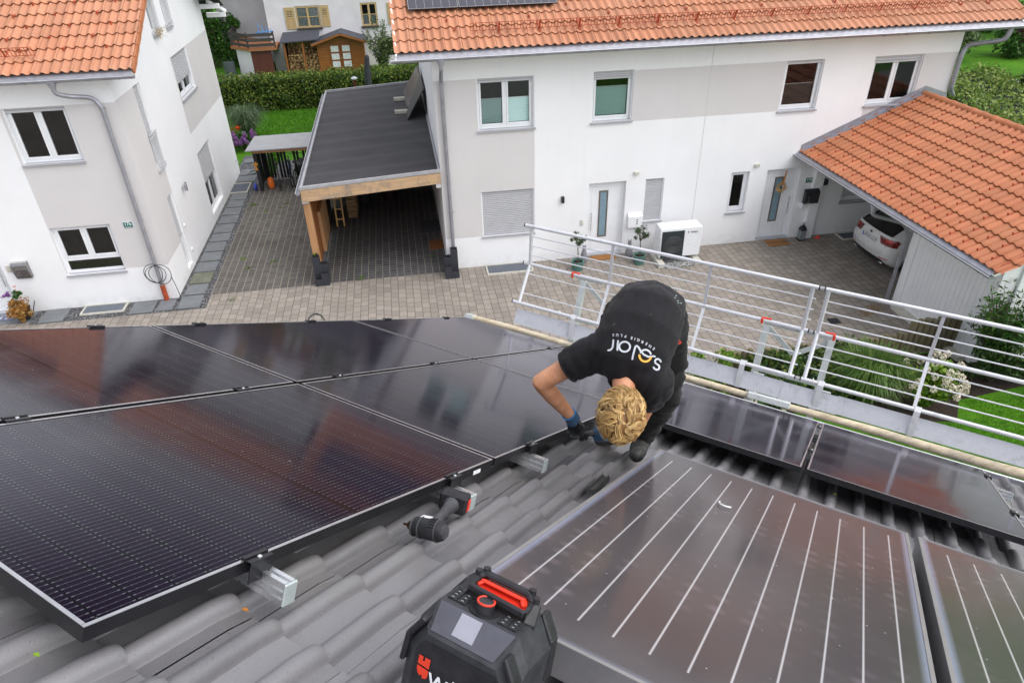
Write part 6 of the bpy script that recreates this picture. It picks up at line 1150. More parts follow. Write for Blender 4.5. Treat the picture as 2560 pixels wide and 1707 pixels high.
mb = MB(); mb.add([(x, y, z) for y in (17.60, 17.74) for x, z in ((-2.78, 2.34), (.84, 2.56), (.84, 2.84), (-2.78, 2.66))], [(0, 1, 2, 3), (7, 6, 5, 4), (0, 4, 5, 1), (1, 5, 6, 2), (2, 6, 7, 3), (3, 7, 4, 0)]); obj('front_beam', mb, M['beam_wood'], cpt, fix=False)
for y, l in ((17.85, 0), (23.9, 0), (27.6, 0)): mb = MB(); mb.bb(-2.80, -2.62, y - .09, y + .09, .08, 2.52, bev=.006); obj('post', mb, M['post_wood'], cpt)
mb = MB(); mb.bb(-2.80, -2.64, 17.70, 17.80, 2.26, 2.36); obj('post_bracket', mb, M['galv'], cpt); mb = MB(); mb.bb(.70, .83, 17.62, 17.76, 2.44, 2.56); obj('beam_bracket', mb, M['galv'], cpt)
mb = MB(); mb.beam((-2.70, 17.8, 2.42), (-2.70, 27.9, 2.42), .12, .22); obj('side_beam', mb, M['post_wood'], cpt)
mb = MB(); mb.bb(-2.71, -2.67, 18.05, 20.7, .25, 2.32); obj('side_panel', mb, M['panel_wood'], cpt); mb = MB(); mb.bb(-2.66, -2.57, 19.0, 20.7, .28, 1.5); obj('inner_cupboard', mb, M['post_wood'], cpt)
mb = MB(); mb.bb(-.95, .80, 23.95, 24.03, 1.55, 2.5); obj('back_panel', mb, M['panel_wood'], cpt); mb = MB(); mb.bb(-2.70, .80, 24.1, 24.16, 0, 2.5); obj('back_wall', mb, M['old_wood'], cpt)
for y in (19.5, 21.4, 23.3): mb = MB(); mb.bb(-2.7, .8, y - .05, y + .05, 2.35, 2.5); obj('rafter', mb, M['post_wood'], cpt)
mb = MB(); mb.quad((-2.72, 23.0, .01), (-2.72, 20.9, .01), (-2.72, 20.9, 2.4), (-2.72, 23.9, 2.4)); obj('far_side_boards', mb, M['old_wood'], cpt)
mb = MB()
for x in (-2.42, -2.20): mb.beam((x, 21.35, .02), (x, 21.75, 2.1), .05, .05, bev=.004)
for i in range(6): z = .25 + i * .32; mb.beam((-2.42, 21.35 + z * .19, z), (-2.20, 21.35 + z * .19, z), .03, .04)
tag(obj('wooden_ladder', mb, wood('yellow_ladder_wood', (.42, .24, .08), (.58, .36, .13), 2, 12)), 'yellow wooden ladder leaning inside the carport', 'ladder')
mb = MB()
for i in range(12):
    for j in range(16):
        c = np.array([-2.08 + .0, 21.9 + i * .11 + rng.uniform(-.01, .01), .1 + j * .105]); mb.tube([c, c + np.array([.30, 0, 0])], .05 * rng.uniform(.8, 1.05), 5)
o = obj('firewood_stack', mb, wood('split_firewood', (.16, .09, .04), (.42, .27, .14), 0, 9, .8)); tag(o, 'stack of split firewood inside the carport behind the ladder', 'firewood', kind='stuff')
for x0, x1, y0, y1, l, m in ((.20, .82, 20.3, 21.2, 'grey mat on the dark paving inside the carport', mat('grey_rubber_mat', (.05, .052, .06), .8)), (.42, .83, 19.04, 19.66, 'rust brown mat at the carport side door', mat('coir_brown', (.20, .075, .02), .95, 0, .2, 30, .3, 200))): mb = MB(); mb.bb(x0, x1, y0, y1, .006, .03, bev=.004); tag(obj('floor_mat', mb, m), l, 'mat')
for (x, y, l, c) in ((-1.6, 23.2, 'dark bin at the back of the carport, left', (.02, .02, .022)), (-.7, 23.5, 'dark rounded bag at the back of the carport', (.03, .01, .012))):
    mb = MB(); mb.lathe((x, y, 0), [(.26, 0), (.32, .3), (.33, .75), (.26, .98), (.1, 1.05), (0, 1.05)], 18); tag(obj('storage_bin', mb, mat('bin_dark', c, .5), None, True), l, 'bin')
# leaning panel on the carport roof
lp = thing('tilted_solar_module', 'dark grid patterned solar module tilted on the carport roof against the house wall', 'solar module', (.5, 24.6, 2.9)); a0 = np.array([.15, 22.8, 2.90]); a1 = np.array([.15, 26.35, 2.92]); b0 = np.array([.74, 22.85, 3.80]); b1 = np.array([.76, 26.35, 3.78])
nn = unit(np.cross(a1 - a0, b0 - a0)); nn = nn if nn[0] < 0 else -nn
ex_, ey_ = unit(a1 - a0), unit(b0 - a0); 
mb = MB(); cc = (a0 + b1) / 2; Lx, Ly = np.linalg.norm(a1 - a0), np.linalg.norm(b0 - a0); mb.box(cc - nn * .02, (Lx, Ly, .034), np.stack([ex_, ey_, nn], 1)); obj('frame', mb, M['pvframe'], lp)
g = MB(); g.box((0, 0, 0), (Lx - .03, Ly - .03, .003)); gl = obj('glass', g, M['pvgrid'], None); gl.parent = lp; gl.matrix_local = Matrix.Translation(-Vector(ORG[lp.name])) @ frame(ex_, ey_, nn, cc - nn * .0); 
mb = MB(); mb.beam(b0 + (0, .1, -.03), np.array([.78, 22.95, 2.92]), .03, .03); obj('strut', mb, M['pvframe'], lp)
for y in (23.72, 25.45): mb = MB(); mb.bb(-.22, .22, y - .10, y + .10, zr(0) + .001, zr(0) + .10, bev=.006); tag(obj('concrete_block', mb, mat('pale_concrete', (.50, .47, .40), .85)), 'pale concrete block weighing down the tilted module, ' + ('nearer' if y < 24 else 'farther'), 'block')
# ------------------------------------------------------------------ bike shelter, bikes, bins
bs = thing('bike_shelter', 'low bike shelter with flat grey roof on black posts', 'shelter', (-4.2, 25, 0)); mb = MB(); mb.add([(x, y, z) for z in (1.62, 1.655) for x, y in ((-5.47, 24.72), (-2.9, 24.76), (-2.9, 26.5), (-5.40, 26.45))], [(0, 3, 2, 1), (4, 5, 6, 7), (0, 1, 5, 4), (1, 2, 6, 5), (2, 3, 7, 6), (3, 0, 4, 7)]); obj('roof_board', mb, M['eternit'], bs, fix=False)
mb = MB(); mb.bb(-5.30, -2.95, 24.86, 24.94, 1.50, 1.615); obj('front_beam', mb, M['post_wood'], bs); mb = MB(); mb.bb(-5.30, -2.95, 26.3, 26.38, 1.5, 1.615); obj('back_beam', mb, M['post_wood'], bs)
for x, y in ((-5.30, 25.30), (-5.25, 26.35), (-3.0, 26.35)): mb = MB(); mb.bb(x - .06, x + .06, y - .06, y + .06, 0, 1.5); obj('post', mb, M['black'], bs)
for i in range(20): mb = MB(); x = -5.2 + i * .115; (mb.bb(x, x + .085, 26.38, 26.40, .05, 1.5), obj('slat', mb, M['black'], bs)) if i not in (3, 7, 8, 11, 15) else None
for i in range(4): mb = MB(); y = 25.5 + i * .2; mb.bb(-5.33, -5.31, y, y + .16, .05, 1.5); obj('slat', mb, M['black'], bs)
def bike(x, y, rot, col, lab):
    t = thing('bicycle', lab, 'bicycle', (x, y, 0)); c_, s_ = math.cos(rot), math.sin(rot); W = lambda a, z, b=0: np.array([x + a * c_ - b * s_, y + a * s_ + b * c_, z])
    for a, nm in ((-.52, 'rear_wheel'), (.52, 'front_wheel')):
        mb = MB(); mb.tube([W(a + .33 * math.cos(q), .34 + .33 * math.sin(q)) for q in np.linspace(0, 2 * math.pi, 25)[:-1]], .021, 8, closed=True); w_ = obj(nm, mb, M['blackrub'], t, True)
        mb = MB(); mb.tube([W(a + .30 * math.cos(q), .34 + .30 * math.sin(q)) for q in np.linspace(0, 2 * math.pi, 25)[:-1]], .009, 6, closed=True)
        for k in range(12): q = k * math.pi / 6; mb.tube([W(a, .34), W(a + .30 * math.cos(q), .34 + .30 * math.sin(q))], .0022, 3)
        obj('rim', mb, M['galv'], w_, True)
    m = mat('bike_paint', col, .3, .2); mb = MB(); bb, st, hd2, rr = (-.05, .30), (-.20, .80), (.36, .78), (-.52, .34)
    for p, q in ((bb, st), (st, hd2), (bb, (.39, .68)), (bb, rr), (st, rr), ((.34, .92), (.52, .34))): mb.tube([W(*p), W(*q)], .018, 8)
    obj('bike_frame', mb, m, t, True); mb = MB(); mb.box(W(-.22, .90), (.26, .12, .05), np.array([[c_, -s_, 0], [s_, c_, 0], [0, 0, 1]]), bev=.02); mb.tube([W(-.20, .8), W(-.21, .88)], .014, 6); obj('saddle', mb, M['black'], t, True)
    mb = MB(); mb.tube([W(.34, 1.0, -.28), W(.38, 1.02, -.1), W(.38, 1.02, .1), W(.34, 1.0, .28)], .012, 6); obj('handlebar', mb, M['black'], t, True); mb = MB(); mb.tube([W(-.05, .3, .04), W(-.05, .3, .055)], .09, 14); mb.beam(W(-.05, .3, .07), W(.08, .2, .07), .02, .02); obj('crank', mb, M['galv'], t); return t
bike(-4.72, 25.75, 1.75, (.02, .02, .024), 'black bicycle at the left in the shelter'); bike(-4.30, 25.95, 1.68, (.02, .05, .16), 'dark blue bicycle in the middle of the shelter'); bike(-4.02, 25.8, 1.5, (.03, .03, .03), 'dark bicycle beside the black bin with a red label')
def bin_(x, y, lab, lbl=False):
    t = thing('wheeled_bin', lab, 'bin', (x, y, 0)); mb = MB(); mb.loft([[(x - .24, y - .26, .06), (x + .24, y - .26, .06), (x + .24, y + .26, .06), (x - .24, y + .26, .06)], [(x - .29, y - .33, .92), (x + .29, y - .33, .92), (x + .29, y + .33, .92), (x - .29, y + .33, .92)]]); obj('body', mb, M['black'], t)
    mb = MB(); mb.box((x, y, .96), (.64, .72, .06), bev=.02); obj('lid', mb, mat('grey_lid', (.06, .06, .068), .5), t)
    for s in (-1, 1): mb = MB(); mb.tube([(x + s * .24, y + .2, .1), (x + s * .29, y + .2, .1)], .1, 16); obj('wheel', mb, M['blackrub'], t, True)
    if lbl: mb = MB(); mb.bb(x - .19, x + .19, y - .322, y - .305, .60, .69); k = obj('red_label', mb, M['redclip'], t); mb = MB(); put_text(mb, 'SULO', .085, (x, y - .325, .645), (1, 0, 0), (0, 0, 1), True); obj('lettering', mb, M['upvc'], k, fix=False)
bin_(-3.55, 25.35, 'black wheeled bin with red label at the shelter beside the carport', True)
for x, y, z, c, l in ((-5.52, 25.35, .0, (.02, .06, .5), 'small blue wheel leaning at the shelter corner post'),): mb = MB(); mb.tube([(x - .03, y, .14), (x + .03, y, .14)], .13, 18); mb.tube([(x - .04, y, .14), (x + .04, y, .14)], .05, 12); tag(obj('toy_disc', mb, mat('blue_plastic', c, .4), None, True), l, 'toy')
mb = MB(); mb.lathe((-4.98, 25.45, .02), [(.0, 0), (.10, .02), (.12, .2), (.10, .36), (0, .42)], 12); tag(obj('orange_bag', mb, M['redclip'] if 0 else mat('orange_cover', (.75, .16, .02), .6), None, True), 'orange bag hanging at the foot of the left shelter post', 'bag')
mb = MB(); P_ = np.array([-5.42, 25.2, 1.0]); mb.prism([P_, P_ + (.12, 0, .12), P_ + (.2, 0, 0), P_ + (.12, 0, -.05), P_ + (.16, 0, -.22), P_ + (.03, 0, -.18), P_ + (.08, 0, -.04)], (0, -.02, 0)); tag(obj('toy_figure', mb, mat('orange_yellow_toy', (.65, .28, .05), .5)), 'orange and yellow toy hanging on the shelter corner post', 'toy')
# ------------------------------------------------------------------ planters, pots, statues, mats, heat pump
M['anth'] = mat('anthracite_planter', (.030, .032, .042), .5, 0, .15, 15)
def step_planter(x, y, flip, lab):
    t = thing('stepped_planter', lab, 'planter', (x, y, 0)); q = .19; s = -1 if flip else 1
    for (i, j, h) in ((0, 1, .78), (1, 1, .56), (1, 0, .36), (0, 0, .20)):
        cx, cy = x + s * (i - .5) * (q + .003), y + (j - .5) * (q + .003); mb = MB(); e = .016
        mb.bb(cx - q / 2, cx + q / 2, cy - q / 2, cy - q / 2 + e, 0, h); mb.bb(cx - q / 2, cx + q / 2, cy + q / 2 - e, cy + q / 2, 0, h); mb.bb(cx - q / 2, cx - q / 2 + e, cy - q / 2 + e, cy + q / 2 - e, 0, h); mb.bb(cx + q / 2 - e, cx + q / 2, cy - q / 2 + e, cy + q / 2 - e, 0, h)
        k = obj('box', mb, M['anth'], t); mb = MB(); mb.bb(cx - q / 2 + e, cx + q / 2 - e, cy - q / 2 + e, cy + q / 2 - e, h - .10, h - .05); obj('soil', mb, M['soil'], k)
    return t
p = step_planter(-2.63, 17.55, False, 'dark stepped planter at the foot of the wooden carport post'); step_planter(.92, 17.26, True, 'dark stepped planter at the foot of the grey downpipe')
P, N_ = cluster_pts((-2.72, 17.66, .80), (.07, .06, .05), 60, 3, .6, .3, 31); leaves('foliage', p, LM['fresh'], P, N_, .02, .6, .6)
def olive(x, y, lab, seed):
    t = thing('potted_olive', lab, 'potted tree', (x, y, 0)); mb = MB(); prof_ = [(.13, 0), (.165, .26), (.175, .28), (.155, .28), (.15, .22), (0, .22)]; mb.lathe((x, y, 0), prof_, 28)
    for k in range(26): a = 2 * math.pi * k / 26; mb.beam((x + .133 * math.cos(a), y + .133 * math.sin(a), .01), (x + .168 * math.cos(a), y + .168 * math.sin(a), .255), .012, .012)
    obj('pot', mb, mat('green_ribbed_pot', (.10, .22, .19), .5), t); mb = MB(); mb.lathe((x, y, .215), [(.15, 0), (.15, .01), (0, .012)], 16); obj('soil', mb, M['soil'], t)
    P, N_ = cluster_pts((x, y, .92), (.24, .22, .22), 520, 12, .42, .3, seed); leaves('crown', t, LM['olive'], P, N_, .034, .32, .8); mb = MB(); mb.tube([(x, y, .2), (x + .01, y, .45), (x - .01, y, .7)], [.016, .013, .012], 8)
    for q in P[::40]: mb.tube([(x - .01, y, .68), (np.array([x, y, .75]) + q) / 2 + np.array([0, 0, .02]), q], [.008, .005, .003], 5)
    obj('trunk', mb, M['bark'], t, True)
olive(4.42, 16.90, 'small olive tree in a green ribbed pot left of the front door', 41); olive(6.22, 16.92, 'small olive tree in a green ribbed pot beside the heat pump', 42)
def cat_statue(x, y, h, lab):
    mb = MB(); mb.lathe((x, y, 0), [(.09, 0), (.115, .05), (.10, h * .35), (.055, h * .68), (.045, h * .75), (.055, h * .82), (.035, h * .90), (0, h * .92)], 16); mb.loft([ring((x - .035, y, h * .86), (.02, 0, 0), (0, .02, 0), 8), ring((x - .045, y, h), (.003, 0, 0), (0, .003, 0), 8)]); mb.loft([ring((x + .035, y, h * .86), (.02, 0, 0), (0, .02, 0), 8), ring((x + .045, y, h), (.003, 0, 0), (0, .003, 0), 8)]); tag(obj('cat_statue', mb, mat('grey_stone_figure', (.22, .22, .24), .8), None, True), lab, 'statue')
cat_statue(4.72, 17.35, .55, 'grey stone cat figure left of the front door behind the olive pot'); cat_statue(6.08, 17.42, .55, 'grey stone cat figure right of the front door')
M['coir'] = mat('coir_mat', (.30, .13, .035), .95, 0, .15, 30, .4, 220); mb = MB(); mb.bb(4.98, 5.68, 17.34, 17.62, .004, .026, bev=.004); tag(obj('door_mat', mb, M['coir']), 'plain coir door mat at the nearer front door', 'door mat')
t = thing('door_mat', 'coir door mat reading welcome at the wreath door', 'door mat', (10.65, 17.38, 0)); mb = MB(); mb.bb(10.32, 10.98, 17.18, 17.56, .004, .026, bev=.004); obj('mat_base', mb, M['coir'], t); mb = MB(); put_text(mb, 'WELCOME', .135, (10.65, 17.36, .028), (1, 0, 0), (0, 1, 0), True); obj('lettering', mb, M['black'], t, fix=False)
hp_ = thing('heat_pump', 'white outdoor heat pump unit with round black fan grille', 'heat pump', (7.3, 16.95, 0)); mb = MB(); mb.bb(6.72, 7.92, 16.72, 17.20, .20, 1.08, bev=.02); obj('casing', mb, M['upvc'], hp_, True)
mb = MB(); mb.bb(6.76, 7.40, 16.700, 16.718, .22, 1.0); gg = obj('grille', mb, M['grillep'] if 'grillep' in M else mat('dark_green_grille', (.035, .050, .055), .5), hp_)
mb = MB()
for i in range(26): mb.bb(6.76, 7.40, 16.694, 16.700, .235 + i * .03, .243 + i * .03)
obj('grille_slats', mb, M['black'], gg); YX = np.array([[1, 0, 0], [0, 0, -1], [0, 1, 0]]).astype(float)
mb = MB(); mb.lathe((7.08, 16.70, .60), [(.275, 0), (.275, .012), (.26, .012), (.05, .022), (0, .022)], 32, YX); fan = obj('fan_guard', mb, M['black'], hp_, True); mb = MB()
for r_ in (.06, .10, .14, .18, .22, .26): mb.tube([(7.08 + r_ * math.cos(a), 16.676, .60 + r_ * math.sin(a)) for a in np.linspace(0, 2 * math.pi, 29)[:-1]], .003, 4, closed=True)
obj('guard_rings', mb, mat('guard_grey', (.20, .22, .23), .4), fan); mb = MB(); put_text(mb, 'Vaillant', .075, (7.68, 16.717, .93), (1, 0, 0), (0, 0, 1), True); mb.bb(7.50, 7.522, 16.713, 16.718, .91, .96); obj('lettering', mb, M['black'], hp_, fix=False)
for x in (6.75, 7.82): mb = MB(); mb.bb(x - .09, x + .09, 16.5, 17.3, 0, .14, bev=.01); obj('foot_block', mb, M['cream'], hp_)
mb = MB(); mb.bb(6.86, 7.71, 16.45, 17.3, 0, .03); tag(obj('pebble_bed', mb, M['pebble']), 'bed of white pebbles under the heat pump', 'pebbles', kind='stuff')
mb = MB(); L0 = np.array([11.44, 17.45, 0]); t = thing('lantern', 'black arched garden lantern standing by the pier', 'lantern', L0)
for sx in (-1, 1):
    for sy in (-1, 1): mb.beam(L0 + (sx * .085, sy * .085, .02), L0 + (sx * .085, sy * .085, .32), .014, .014)
mb.bb(L0[0] - .11, L0[0] + .11, L0[1] - .11, L0[1] + .11, 0, .025); mb.lathe(L0 + (0, 0, .32), [(.125, 0), (.12, .03), (.07, .12), (.025, .15), (.02, .19)], 4, np.array([[.707, -.707, 0], [.707, .707, 0], [0, 0, 1]])); mb.tube([L0 + (.04 * math.cos(a), 0, .53 + .04 * math.sin(a)) for a in np.linspace(0, 2 * math.pi, 14)[:-1]], .006, 6, closed=True); obj('metal_frame', mb, M['black'], t)
mb = MB(); mb.bb(L0[0] - .08, L0[0] + .08, L0[1] - .08, L0[1] + .08, .03, .31); obj('glass', mb, mat('lantern_glass', (.22, .24, .24), .12), t)
mb = MB(); P_ = np.array([11.98, 17.42, .0]); mb.loft([[P_ + (-.14, 0, .01), P_ + (0, -.06, .01), P_ + (.12, .05, .01)], [P_ + (-.03, .02, .09), P_ + (.03, .0, .10), P_ + (.05, .03, .09)]]); tag(obj('toy_shovel', mb, M['redclip']), 'small red plastic toy on the ground beside the pier', 'toy')
t = thing('door_wreath', 'dried straw wreath on a ribbon on the farther front door', 'wreath', (10.54, YF - .1, 1.6)); mb = MB(); wc = np.array([10.56, YF - .06, 1.66])
for i in range(170): a = random.uniform(0, 2 * math.pi); r_ = random.uniform(.06, .10); b = wc + np.array([r_ * math.cos(a), 0, r_ * math.sin(a)]); e = b + np.array([math.cos(a) * .11, -random.uniform(0, .04), math.sin(a) * .11]) * random.uniform(.5, 1); mb.tube([b, e], [.010, .002], 4, cap=False)
obj('straw_ring', mb, mat('dried_straw', (.42, .27, .11), .9, 0, .35, 60), t); mb = MB(); mb.beam((10.57, YF - .11, 1.74), (10.60, YF - .11, 2.16), .05, .004, (0, 1, 0)); obj('ribbon', mb, mat('brown_ribbon', (.40, .17, .06), .7), t)
mb = MB(); mb.bb(9.76, 10.02, 12.86, 13.10, .001, .012); t = obj('drain_cover', mb, M['black']); tag(t, 'square black drain cover in the paving behind the railing', 'drain cover')
for x, y, l in ((10.85, 13.15, 'patch of crumbled brown leaves on the paving near the drain'), (11.25, 13.35, 'patch of reddish debris on the paving near the garage')):
    P = np.stack([rng.normal(x, .11, 90), rng.normal(y, .07, 90), np.full(90, .012)], 1); o = leaves('leaf_litter', None, LM['autumn'], P, np.tile([0, 0, 1.], (90, 1)), .018, .7, .4); tag(o, l, 'leaf litter', kind='stuff')
# weeds in joints
for i, (u, v) in enumerate(((636, 513), (665, 530), (701, 519), (717, 510), (607, 649), (684, 655), (622, 669), (1079, 640), (902, 697), (583, 748), (630, 514), (533, 652), (808, 711))):
    g_ = G(u, v); P = g_ + rng.normal(size=(26, 3)) * np.array([.06, .06, .0]) + np.array([0, 0, .02]); o = leaves('weed', None, LM['fresh'], P, np.tile([0, 0, 1.], (26, 1)), .030, .35, .9); tag(o, 'small green weed growing in the paving joints between the houses', 'weed', 'weeds in the paving joints')
# ------------------------------------------------------------------ CAR
car = thing('parked_car', 'white estate car parked in the bay, seen from behind', 'car', (14.6, 15.72, 0)); cx0, cyc = 12.32, 15.72
X0 = [(.20, .16), (.30, .07), (.42, .02), (.55, .0), (.68, .01), (.76, .035), (.86, .05), (.96, .055), (1.03, .085), (1.08, .15), (1.20, .36), (1.33, .60), (1.41, .80), (1.45, 1.05), (1.465, 1.5)]
Wd = [(.20, .84), (.30, .90), (.42, .925), (.55, .93), (.68, .935), (.76, .935), (.86, .925), (.96, .905), (1.03, .88), (1.08, .85), (1.20, .78), (1.33, .69), (1.41, .62), (1.45, .55), (1.465, .40)]
fx = lambda z: float(np.interp(z, [a for a, _ in X0], [b for _, b in X0])); fw_ = lambda z: float(np.interp(z, [a for a, _ in Wd], [b for _, b in Wd]))
def csurf(z, y, off=0.0):
    w_ = fw_(z); r = .30; b = .10 * (y / w_) ** 2; e = abs(y) - (w_ - r); c_ = r * (1 - math.sqrt(max(0, 1 - (min(e, r) / r) ** 2))) if e > 0 else 0; return np.array([cx0 + fx(z) + b + c_ * .9 - off, cyc + y, z])
def crow(z, off=0.0, front=4.75):
    w_ = fw_(z); ys = list(w_ * np.sin(np.linspace(-math.pi / 2, math.pi / 2, 29))); P = [csurf(z, y, off) for y in ys]; fl = front - max(0, (z - .8)) * 1.9; return [np.array([cx0 + fl, cyc - w_ * .75, z])] + [np.array([cx0 + fl - .5, cyc - w_, z])] + P + [np.array([cx0 + fl - .5, cyc + w_, z]), np.array([cx0 + fl, cyc + w_ * .75, z])]
mb = MB(); zs = [a for a, _ in X0]; R_ = [crow(z) for z in zs]; mb.loft(R_); M['carp'] = mat('white_car_paint', (.68, .68, .67), .25, 0, .02, 4, coat=.8); obj('body', mb, M['carp'], car, True)
def cpatch(name, z0, z1, y0, y1, m, off=.006, nz=8, ny=16, skew=None, parent=car):
    mb = MB(); V = []
    for i in range(nz + 1):
        f = i / nz; z = z0 + (z1 - z0) * f; a, b = (y0, y1) if skew is None else skew(f)
        for j in range(ny + 1): V.append(csurf(z, a + (b - a) * j / ny, off))
    mb.add(V, [(i * (ny + 1) + j, i * (ny + 1) + j + 1, (i + 1) * (ny + 1) + j + 1, (i + 1) * (ny + 1) + j) for i in range(nz) for j in range(ny)]); return obj(name, mb, m, parent, True, fix=False)
M['carglass'] = mat('dark_car_glass', (.008, .008, .009), .05, 0, 0, 2, coat=.5); M['tail'] = mat('dark_red_tail_light', (.16, .004, .006), .12, 0, .2, 6, coat=.6); M['tail2'] = mat('bright_red_tail_light', (.50, .012, .012), .15, 0, .1, 6, coat=.6)
cpatch('rear_window', 1.05, 1.40, 0, 0, M['carglass'], skew=lambda f: (-(.70 - .12 * f), .70 - .12 * f)); cpatch('lower_bumper', .21, .40, -.80, .80, M['black'], .012, skew=lambda f: (-(.62 + .22 * (1 - f)), .62 + .22 * (1 - f)))
for s in (-1, 1):
    L_ = cpatch('tail_light', .80, .99, 0, 0, M['tail'], .008, skew=lambda f: (s * (.36 + .10 * (1 - f)), s * .895)); cpatch('light_strip', .90, .975, 0, 0, M['tail2'], .011, 4, 8, skew=lambda f: (s * .60, s * .80), parent=L_); cpatch('reflector', .43, .455, 0, 0, M['tail2'], .010, 2, 8, skew=lambda f: (s * .55, s * .80))
    mb = MB(); c = csurf(.28, s * .58, .015); mb.box(c, (.04, .16, .06), bev=.02); obj('exhaust_tip', mb, M['alu'], car, True)
    for xx in (.85, 3.75): mb = MB(); mb.tube([(cx0 + xx, cyc + s * .72, .33), (cx0 + xx, cyc + s * .94, .33)], .33, 24); w_ = obj('wheel', mb, M['blackrub'], car, True); mb = MB(); mb.tube([(cx0 + xx, cyc + s * .75, .33), (cx0 + xx, cyc + s * .952, .33)], .22, 20); obj('rim', mb, M['galv'], w_, True)
    mb = MB(); mb.add([(cx0 + 1.0, cyc + s * .80, 1.06), (cx0 + 3.6, cyc + s * .84, 1.06), (cx0 + 2.9, cyc + s * .66, 1.39), (cx0 + 1.15, cyc + s * .66, 1.39)], [(0, 1, 2, 3)]); obj('side_window', mb, M['carglass'], car, fix=False)
mb = MB(); V = [csurf(z, y, .004) for z, y in [(.50, -.55), (.50, .55)]]; 
seam = [(.99, -.84), (.78, -.66), (.56, -.58), (.52, -.4), (.50, 0), (.52, .4), (.56, .58), (.78, .66), (.99, .84)]; mb.tube([csurf(z, y, .003) for z, y in seam], .0035, 4); obj('tailgate_seam', mb, M['black'], car)
def flat(z, y, off): return csurf(z, y, off)
plz = .80; pc = (csurf(plz, -.26) + csurf(plz, .26)) / 2 - np.array([.035, 0, 0]); mb = MB(); mb.box(pc, (.012, .54, .125), bev=.003); pl = obj('number_plate', mb, M['upvc'], car)
mb = MB(); put_text(mb, 'RO:II 212', .105, pc - np.array([.0075, .02, 0]), (0, -1, 0), (0, 0, 1), True); obj('lettering', mb, M['black'], pl, fix=False); mb = MB(); mb.bb(pc[0] - .0075, pc[0] - .006, pc[1] + .22, pc[1] + .268, .742, .858); obj('blue_band', mb, mat('plate_blue', (.01, .04, .5), .4), pl)
ec = csurf(.955, 0, .012); XR_ = np.array([[0, 0, -1], [-1, 0, 0], [0, 1, 0]]).astype(float); mb = MB(); mb.lathe(ec, [(.041, 0), (.041, .004), (.028, .006), (0, .006)], 24, XR_, ); em = obj('round_emblem', mb, M['black'], car, True)
mb = MB()
for k, a0 in ((0, 0), (1, math.pi)): mb.add([ec + np.array([-.0072, 0, 0])] + [ec + np.array([-.0072, .024 * math.cos(a), .024 * math.sin(a)]) for a in np.linspace(a0, a0 + math.pi / 2, 7)], [tuple(range(8))])
obj('pale_quarters', mb, M['upvc'], em, fix=False)
# ------------------------------------------------------------------ garden at the right: palisade, hedge, plants, lawn blades
pal = None; i = 0
def stake(x, y, h, lab, r=.055):
    mb = MB(); mb.lathe((x, y, -.0), [(r, 0), (r, h - .03), (r * .9, h - .008), (r * .6, h), (0, h + .004)], 12); return tag(obj('palisade_post', mb, M['pal_wood'], None, True), lab, 'palisade', 'palisade posts')
for i in range(36):
    x = 6.25 + i * .122; stake(x, 11.36 + .04 * math.sin(i * .6), .58 + .05 * math.sin(i * 1.7) + random.uniform(-.03, .03) + (.14 if i == 0 else 0), 'low weathered round palisade post edging the paving behind the hedge', .058)
for i in range(11): stake(10.72 + i * .15, 11.45 - .01 * i, .86 + random.uniform(-.03, .05), 'taller weathered palisade post standing in front of the garage cladding', .072)
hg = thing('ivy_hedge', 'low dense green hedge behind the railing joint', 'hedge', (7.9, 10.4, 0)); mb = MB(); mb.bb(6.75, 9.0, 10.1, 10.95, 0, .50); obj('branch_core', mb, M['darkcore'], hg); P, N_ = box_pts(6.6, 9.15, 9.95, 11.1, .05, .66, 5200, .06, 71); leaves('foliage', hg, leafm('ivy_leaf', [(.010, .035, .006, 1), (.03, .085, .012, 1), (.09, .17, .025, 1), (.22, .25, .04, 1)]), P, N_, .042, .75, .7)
bush('yellow_green_shrub', 'bright yellow green shrub behind the toe board right of the person', 'shrub', (5.75, 10.75, .55), (.75, .55, .55), 1500, .045, LM['fresh'], 18, 72, trunk=True, spread=.3); grass_clump('ornamental_grass', 'big arching green grass clump between hedge and white hydrangea', (8.72, 9.95, 0), 1.2, .85, 1500, leafm('green_grass_blades', [(.05, .12, .02, 1), (.12, .23, .04, 1), (.26, .36, .10, 1)], .3), 5, .007)
hydrangea('white and pink panicle hydrangea in bloom behind the railing', (9.68, 9.45, .70), (.66, .5, .66), 40, .062, LM['white'], LM['fresh'], 81, nleaf=3000, lsize=.052); hydrangea('small white hydrangea below the toe board', (6.55, 9.9, .35), (.4, .3, .32), 7, .06, LM['white'], LM['mid'], 83, nleaf=400, lsize=.045)
def leafy(lab, base, n, h, spread, seed, m, size=.10):
    t = thing('leafy_shrub', lab, 'shrub', base); g = np.random.default_rng(seed); P = []; N_ = []; mb = MB(); b = np.array(base, float)
    for i in range(n):
        a = g.uniform(0, 2 * math.pi); tip = b + np.array([math.cos(a) * spread * g.uniform(.2, 1), math.sin(a) * spread * .8 * g.uniform(.2, 1), h * g.uniform(.55, 1.08)]); mid = b * .5 + tip * .5 + np.array([0, 0, .12 * h]); mb.tube([b + g.normal(size=3) * .04 * np.array([1, 1, 0]), mid, tip], [.011, .008, .003], 5)
        for k in range(22): f = .15 + .85 * k / 21; q = (1 - f) ** 2 * b + 2 * f * (1 - f) * mid + f * f * tip; P.append(q + g.normal(size=3) * .075 * (1.1 - .5 * f)); N_.append(g.normal(size=3) * .6 + np.array([0, 0, 1.]))
    leaves('foliage', t, m, np.array(P), np.array(N_) / np.linalg.norm(N_, axis=1, keepdims=True), size * .62, .28, .5); obj('stem', mb, M['bark'], t, True); return t
leafy('tall leafy green shrub in front of the white garage wall', (11.95, 10.35, 0), 105, 1.95, .95, 91, LM['mid'], .12)
